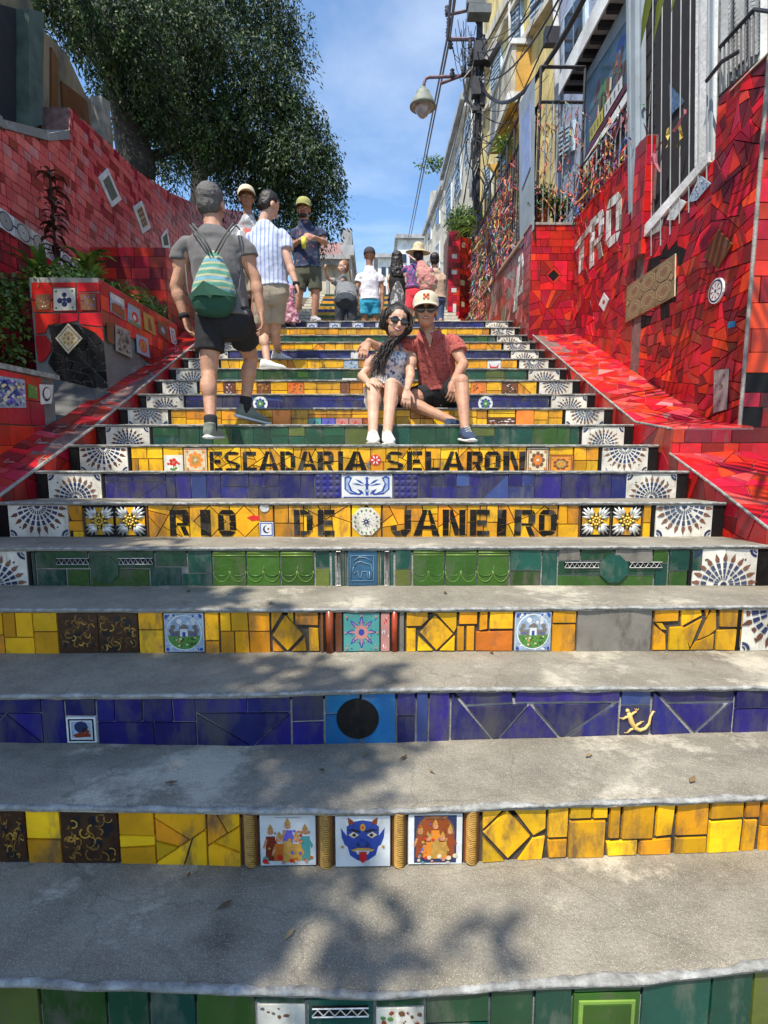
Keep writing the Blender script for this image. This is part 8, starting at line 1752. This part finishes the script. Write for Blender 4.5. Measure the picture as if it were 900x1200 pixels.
# ---- person in pink print behind
S7 = dict(head=(333, 320, .0), neck=(333, 331, 0), sL=(325, 335, 0), sR=(341, 335, 0), eL=(323, 344, 0), wL=(324, 353, -.05), eR=(343, 344, .0), wR=(343, 352, 0), hL=(329, 350, 0), hR=(339, 350, 0), kL=(331, 364, 0), aL=(331, 376, .05), kR=(342, 363, 0), aR=(342, 375, .05))
r7_, P7, _ = human('child in a pink printed top and pale green shorts between two standing men', 7.35, S7, (0, 1, 0), SK2, s=.72, fem=True, shirt=patterned('pink_print_fabric', (.55, .25, .30), [(.62, .50, .52), (.25, .06, .12)], 14, .55), shorts=cloth('pale_green_shorts', (.34, .40, .28)), short_f=.55, shoes=(cloth('off_white_shoe', (.5, .46, .42)), W1), folds=.02)
short_hair(P7['head'], (0, 1, 0), (0, 0, 1), .76, MATS['pink_print_fabric'], r7_, .012)
q = PY(330, 352, 7.2); mb = MB(); loft(mb, [(PY(x, y, 7.2), Vector((w, 0, 0)), Vector((0, .05, 0))) for x, y, w in ((326, 322, .06), (328, 335, .12), (330, 350, .15), (332, 365, .17), (334, 378, .20))]); tw_ = soft(mb, 'printed_sarong', MATS['pink_print_fabric'], None, .010, 3, .05, .06); setp(tw_, 'pink and white printed cloth hanging beside the beige shorts', 'cloth')
# ---- bending person in grey and denim
S8 = dict(head=(407, 345, .62), neck=(406, 337, .50), sL=(397, 336, .38), sR=(415, 336, .38), eL=(396, 352, .50), wL=(400, 364, .55), eR=(416, 352, .50), wR=(413, 364, .55), hL=(399, 351, 0), hR=(412, 351, 0), kL=(398, 376, .02), aL=(398, 400, -.02), kR=(413, 376, .0), aR=(413, 400, -.02))
r8_, P8, _ = human('person bending over in a grey shirt and dark jeans at the top of the steps', 8.7, S8, (0, .6, -.8), SK2, s=1.0, hface=(0, .3, -1), hup=(0, 1, .2), shirt=cloth('mottled_grey_shirt', (.16, .17, .18)), pants=DENIM, sleeves=.6, shoes=(WHT, W1), shoe_dirs={'L': (0, 1, 0), 'R': (0, 1, 0)}, folds=.03, shirt_len=.06, tw=.95)
short_hair(P8['head'], (0, .3, -1), (0, 1, .2), 1.0, HAIR, r8_)
# ---- person raising a phone
S9 = dict(head=(402, 314, 0), neck=(401, 325, 0), sL=(394, 331, 0), sR=(408, 331, .1), eL=(384, 326, -.1), wL=(382, 318, -.2), eR=(412, 345, 0), wR=(414, 355, 0), hL=(398, 362, 0), hR=(407, 362, .05), kL=(398, 384, 0), aL=(398, 402, 0), kR=(408, 384, 0), aR=(408, 402, 0))
r9_, P9, _ = human('red-haired person holding a hand up beyond the bending person', 10.2, S9, (-.6, -.5, 0), SK4, s=.92, fem=True, shirt=cloth('soft_grey_top', (.22, .24, .26)), pants=DENIM, sleeves=.4, shoes=(BLK, BLK)); short_hair(P9['head'], (-.6, -.5, 0), (0, 0, 1), 1.0, HRD, r9_, .02); face_bits(P9['head'], (-.6, -.5, 0), (0, 0, 1), .92, r9_)
# ---- man with white T-shirt and blue shorts
S10 = dict(head=(433, 301, 0), neck=(433, 313, 0), sL=(422, 322, 0), sR=(445, 322, 0), eL=(418, 338, 0), wL=(419, 356, -.03), eR=(448, 338, 0), wR=(448, 357, -.03), hL=(428, 352, 0), hR=(439, 352, 0), kL=(427, 376, 0), aL=(427, 400, 0), kR=(440, 376, 0), aR=(440, 400, 0))
r10, P10, _ = human('man from behind in a white T-shirt, bright blue shorts and dark cap', 9.6, S10, (0, 1, 0), SK3, s=.98, shirt=cloth('white_tshirt', (.66, .65, .70)), shorts=TEAL, short_f=.72, sleeves=.55, shoes=(BLK, WHT), folds=.025, tw=.95)
cap(P10['head'], (0, 1, 0), (0, 0, 1), 1.04, cloth('charcoal_cap', (.05, .05, .06)), r10)
# ---- woman in the straw hat with the pink backpack
S11 = dict(head=(490, 297, 0), neck=(489, 309, 0), sL=(474, 313, 0), sR=(502, 315, 0), eL=(477, 330, .0), wL=(482, 345, .05), eR=(511, 330, -.05), wR=(508, 341, -.1), hL=(483, 344, 0), hR=(495, 344, 0), kL=(479, 374, 0), aL=(479, 396, 0), kR=(494, 374, 0), aR=(494, 396, 0))
r11, P11, _ = human('woman from behind in a straw sun hat, floral top and red skirt', 9.35, S11, (.1, 1, 0), SK4, s=.98, fem=True, shirt=HALO, shorts=REDC, short_f=.62, sleeves=.15, shoes=(BLK, WHT), tw=1.15, shirt_len=-.1)
hc = P11['head']; STRAW = mat('straw', (.56, .48, .28), .8, .25, 60, bump=.5, bscale=200); mb = MB(); mb.lathe(hc+Vector((0, 0, .07)), [(.001, .105), (.05, .10), (.08, .07), (.09, .02), (.093, -.01), (.16, -.035), (.205, -.055), (.20, -.062), (.09, -.02)], 28, axis=Vector((.06, -.12, 1))); mb.build('straw_hat', STRAW, r11, True)
mb = MB(); ell(mb, hc-Vector((0, .03, .03)), Vector((.085, 0, 0)), Vector((0, .08, 0)), Vector((0, 0, .10))); soft(mb, 'hair', HAIR, r11, .008, 2)
bc = PY(497, 330, 9.05); bk = empty('backpack', bc, 'dusty pink and beige slouchy backpack on the straw-hatted woman', 'backpack'); PKB = patterned('dusty_pink_fabric', (.52, .22, .20), [(.45, .36, .24)], 9, .52)
mb = MB(); loft(mb, [(PY(x, y, 9.08), Vector((w, 0, .02)), Vector((0, d, 0))) for x, y, w, d in ((492, 306, .04, .04), (494, 311, .08, .07), (497, 320, .13, .11), (501, 331, .16, .13), (502, 340, .13, .11), (501, 344, .06, .06))]); soft(mb, 'pack_body', PKB, bk, .012, 3, .05, .07); mb = MB(); mb.tube([PY(487, 305, 9.1), PY(480, 300, 9.25)], .014, 6); mb.tube([PY(496, 307, 9.1), PY(503, 312, 9.25)], .014, 6); mb.build('strap', PKB, bk)
# ---- woman in black with long hair
S12 = dict(head=(465, 303, 0), neck=(465, 314, 0), sL=(456, 321, 0), sR=(474, 321, 0), eL=(456, 336, 0), wL=(459, 350, -.05), eR=(476, 336, 0), wR=(476, 350, 0), hL=(461, 352, 0), hR=(470, 352, 0), kL=(461, 374, 0), aL=(461, 396, 0), kR=(470, 374, 0), aR=(470, 396, 0))
r12, P12, _ = human('woman from behind with long dark hair and a black top', 9.9, S12, (0, 1, 0), SK2, s=.92, fem=True, shirt=BLK, shorts=DENIM, sleeves=.0, shoes=(BLK, WHT))
mb = MB(); hc = P12['head']; loft(mb, [(hc+Vector((0, -.02, .12)), Vector((.04, 0, 0)), Vector((0, .05, 0))), (hc+Vector((0, -.03, .07)), Vector((.085, 0, 0)), Vector((0, .09, 0))), (hc+Vector((0, -.05, -.06)), Vector((.10, 0, 0)), Vector((0, .08, 0))), (hc+Vector((0, -.08, -.22)), Vector((.12, 0, 0)), Vector((0, .05, 0))), (hc+Vector((0, -.1, -.33)), Vector((.07, 0, 0)), Vector((0, .03, 0)))]); soft(mb, 'long_hair', HAIR, r12, .010, 3, .03, .04)
mb = MB(); loft(mb, [(PY(466, y, 9.7), Vector((w, 0, 0)), Vector((0, .06, 0))) for y, w in ((330, .03), (338, .09), (350, .13), (362, .12), (368, .06))]); o = soft(mb, 'small_backpack', patterned('grey_white_pattern', (.10, .10, .11), [(.5, .5, .5)], 16, .55), None, .010, 3, .01); setp(o, 'small grey and white patterned backpack on the long-haired woman in black', 'backpack')
# ---- person beyond, in jeans
S13 = dict(head=(509, 306, 0), neck=(510, 316, 0), sL=(502, 322, 0), sR=(519, 322, 0), eL=(500, 336, 0), wL=(501, 349, 0), eR=(520, 336, 0), wR=(519, 350, 0), hL=(507, 350, 0), hR=(516, 350, 0), kL=(507, 370, 0), aL=(507, 390, 0), kR=(516, 370, 0), aR=(516, 390, 0))
r13, P13, _ = human('dark-haired person in a beige top and blue jeans beyond the backpack', 10.4, S13, (0, 1, 0), SK2, s=.94, shirt=cloth('beige_top', (.50, .36, .26)), pants=cloth('blue_denim', (.05, .09, .2)), sleeves=.5, shoes=(BLK, WHT)); short_hair(P13['head'], (0, 1, 0), (0, 0, 1), 1.0, HAIR, r13)
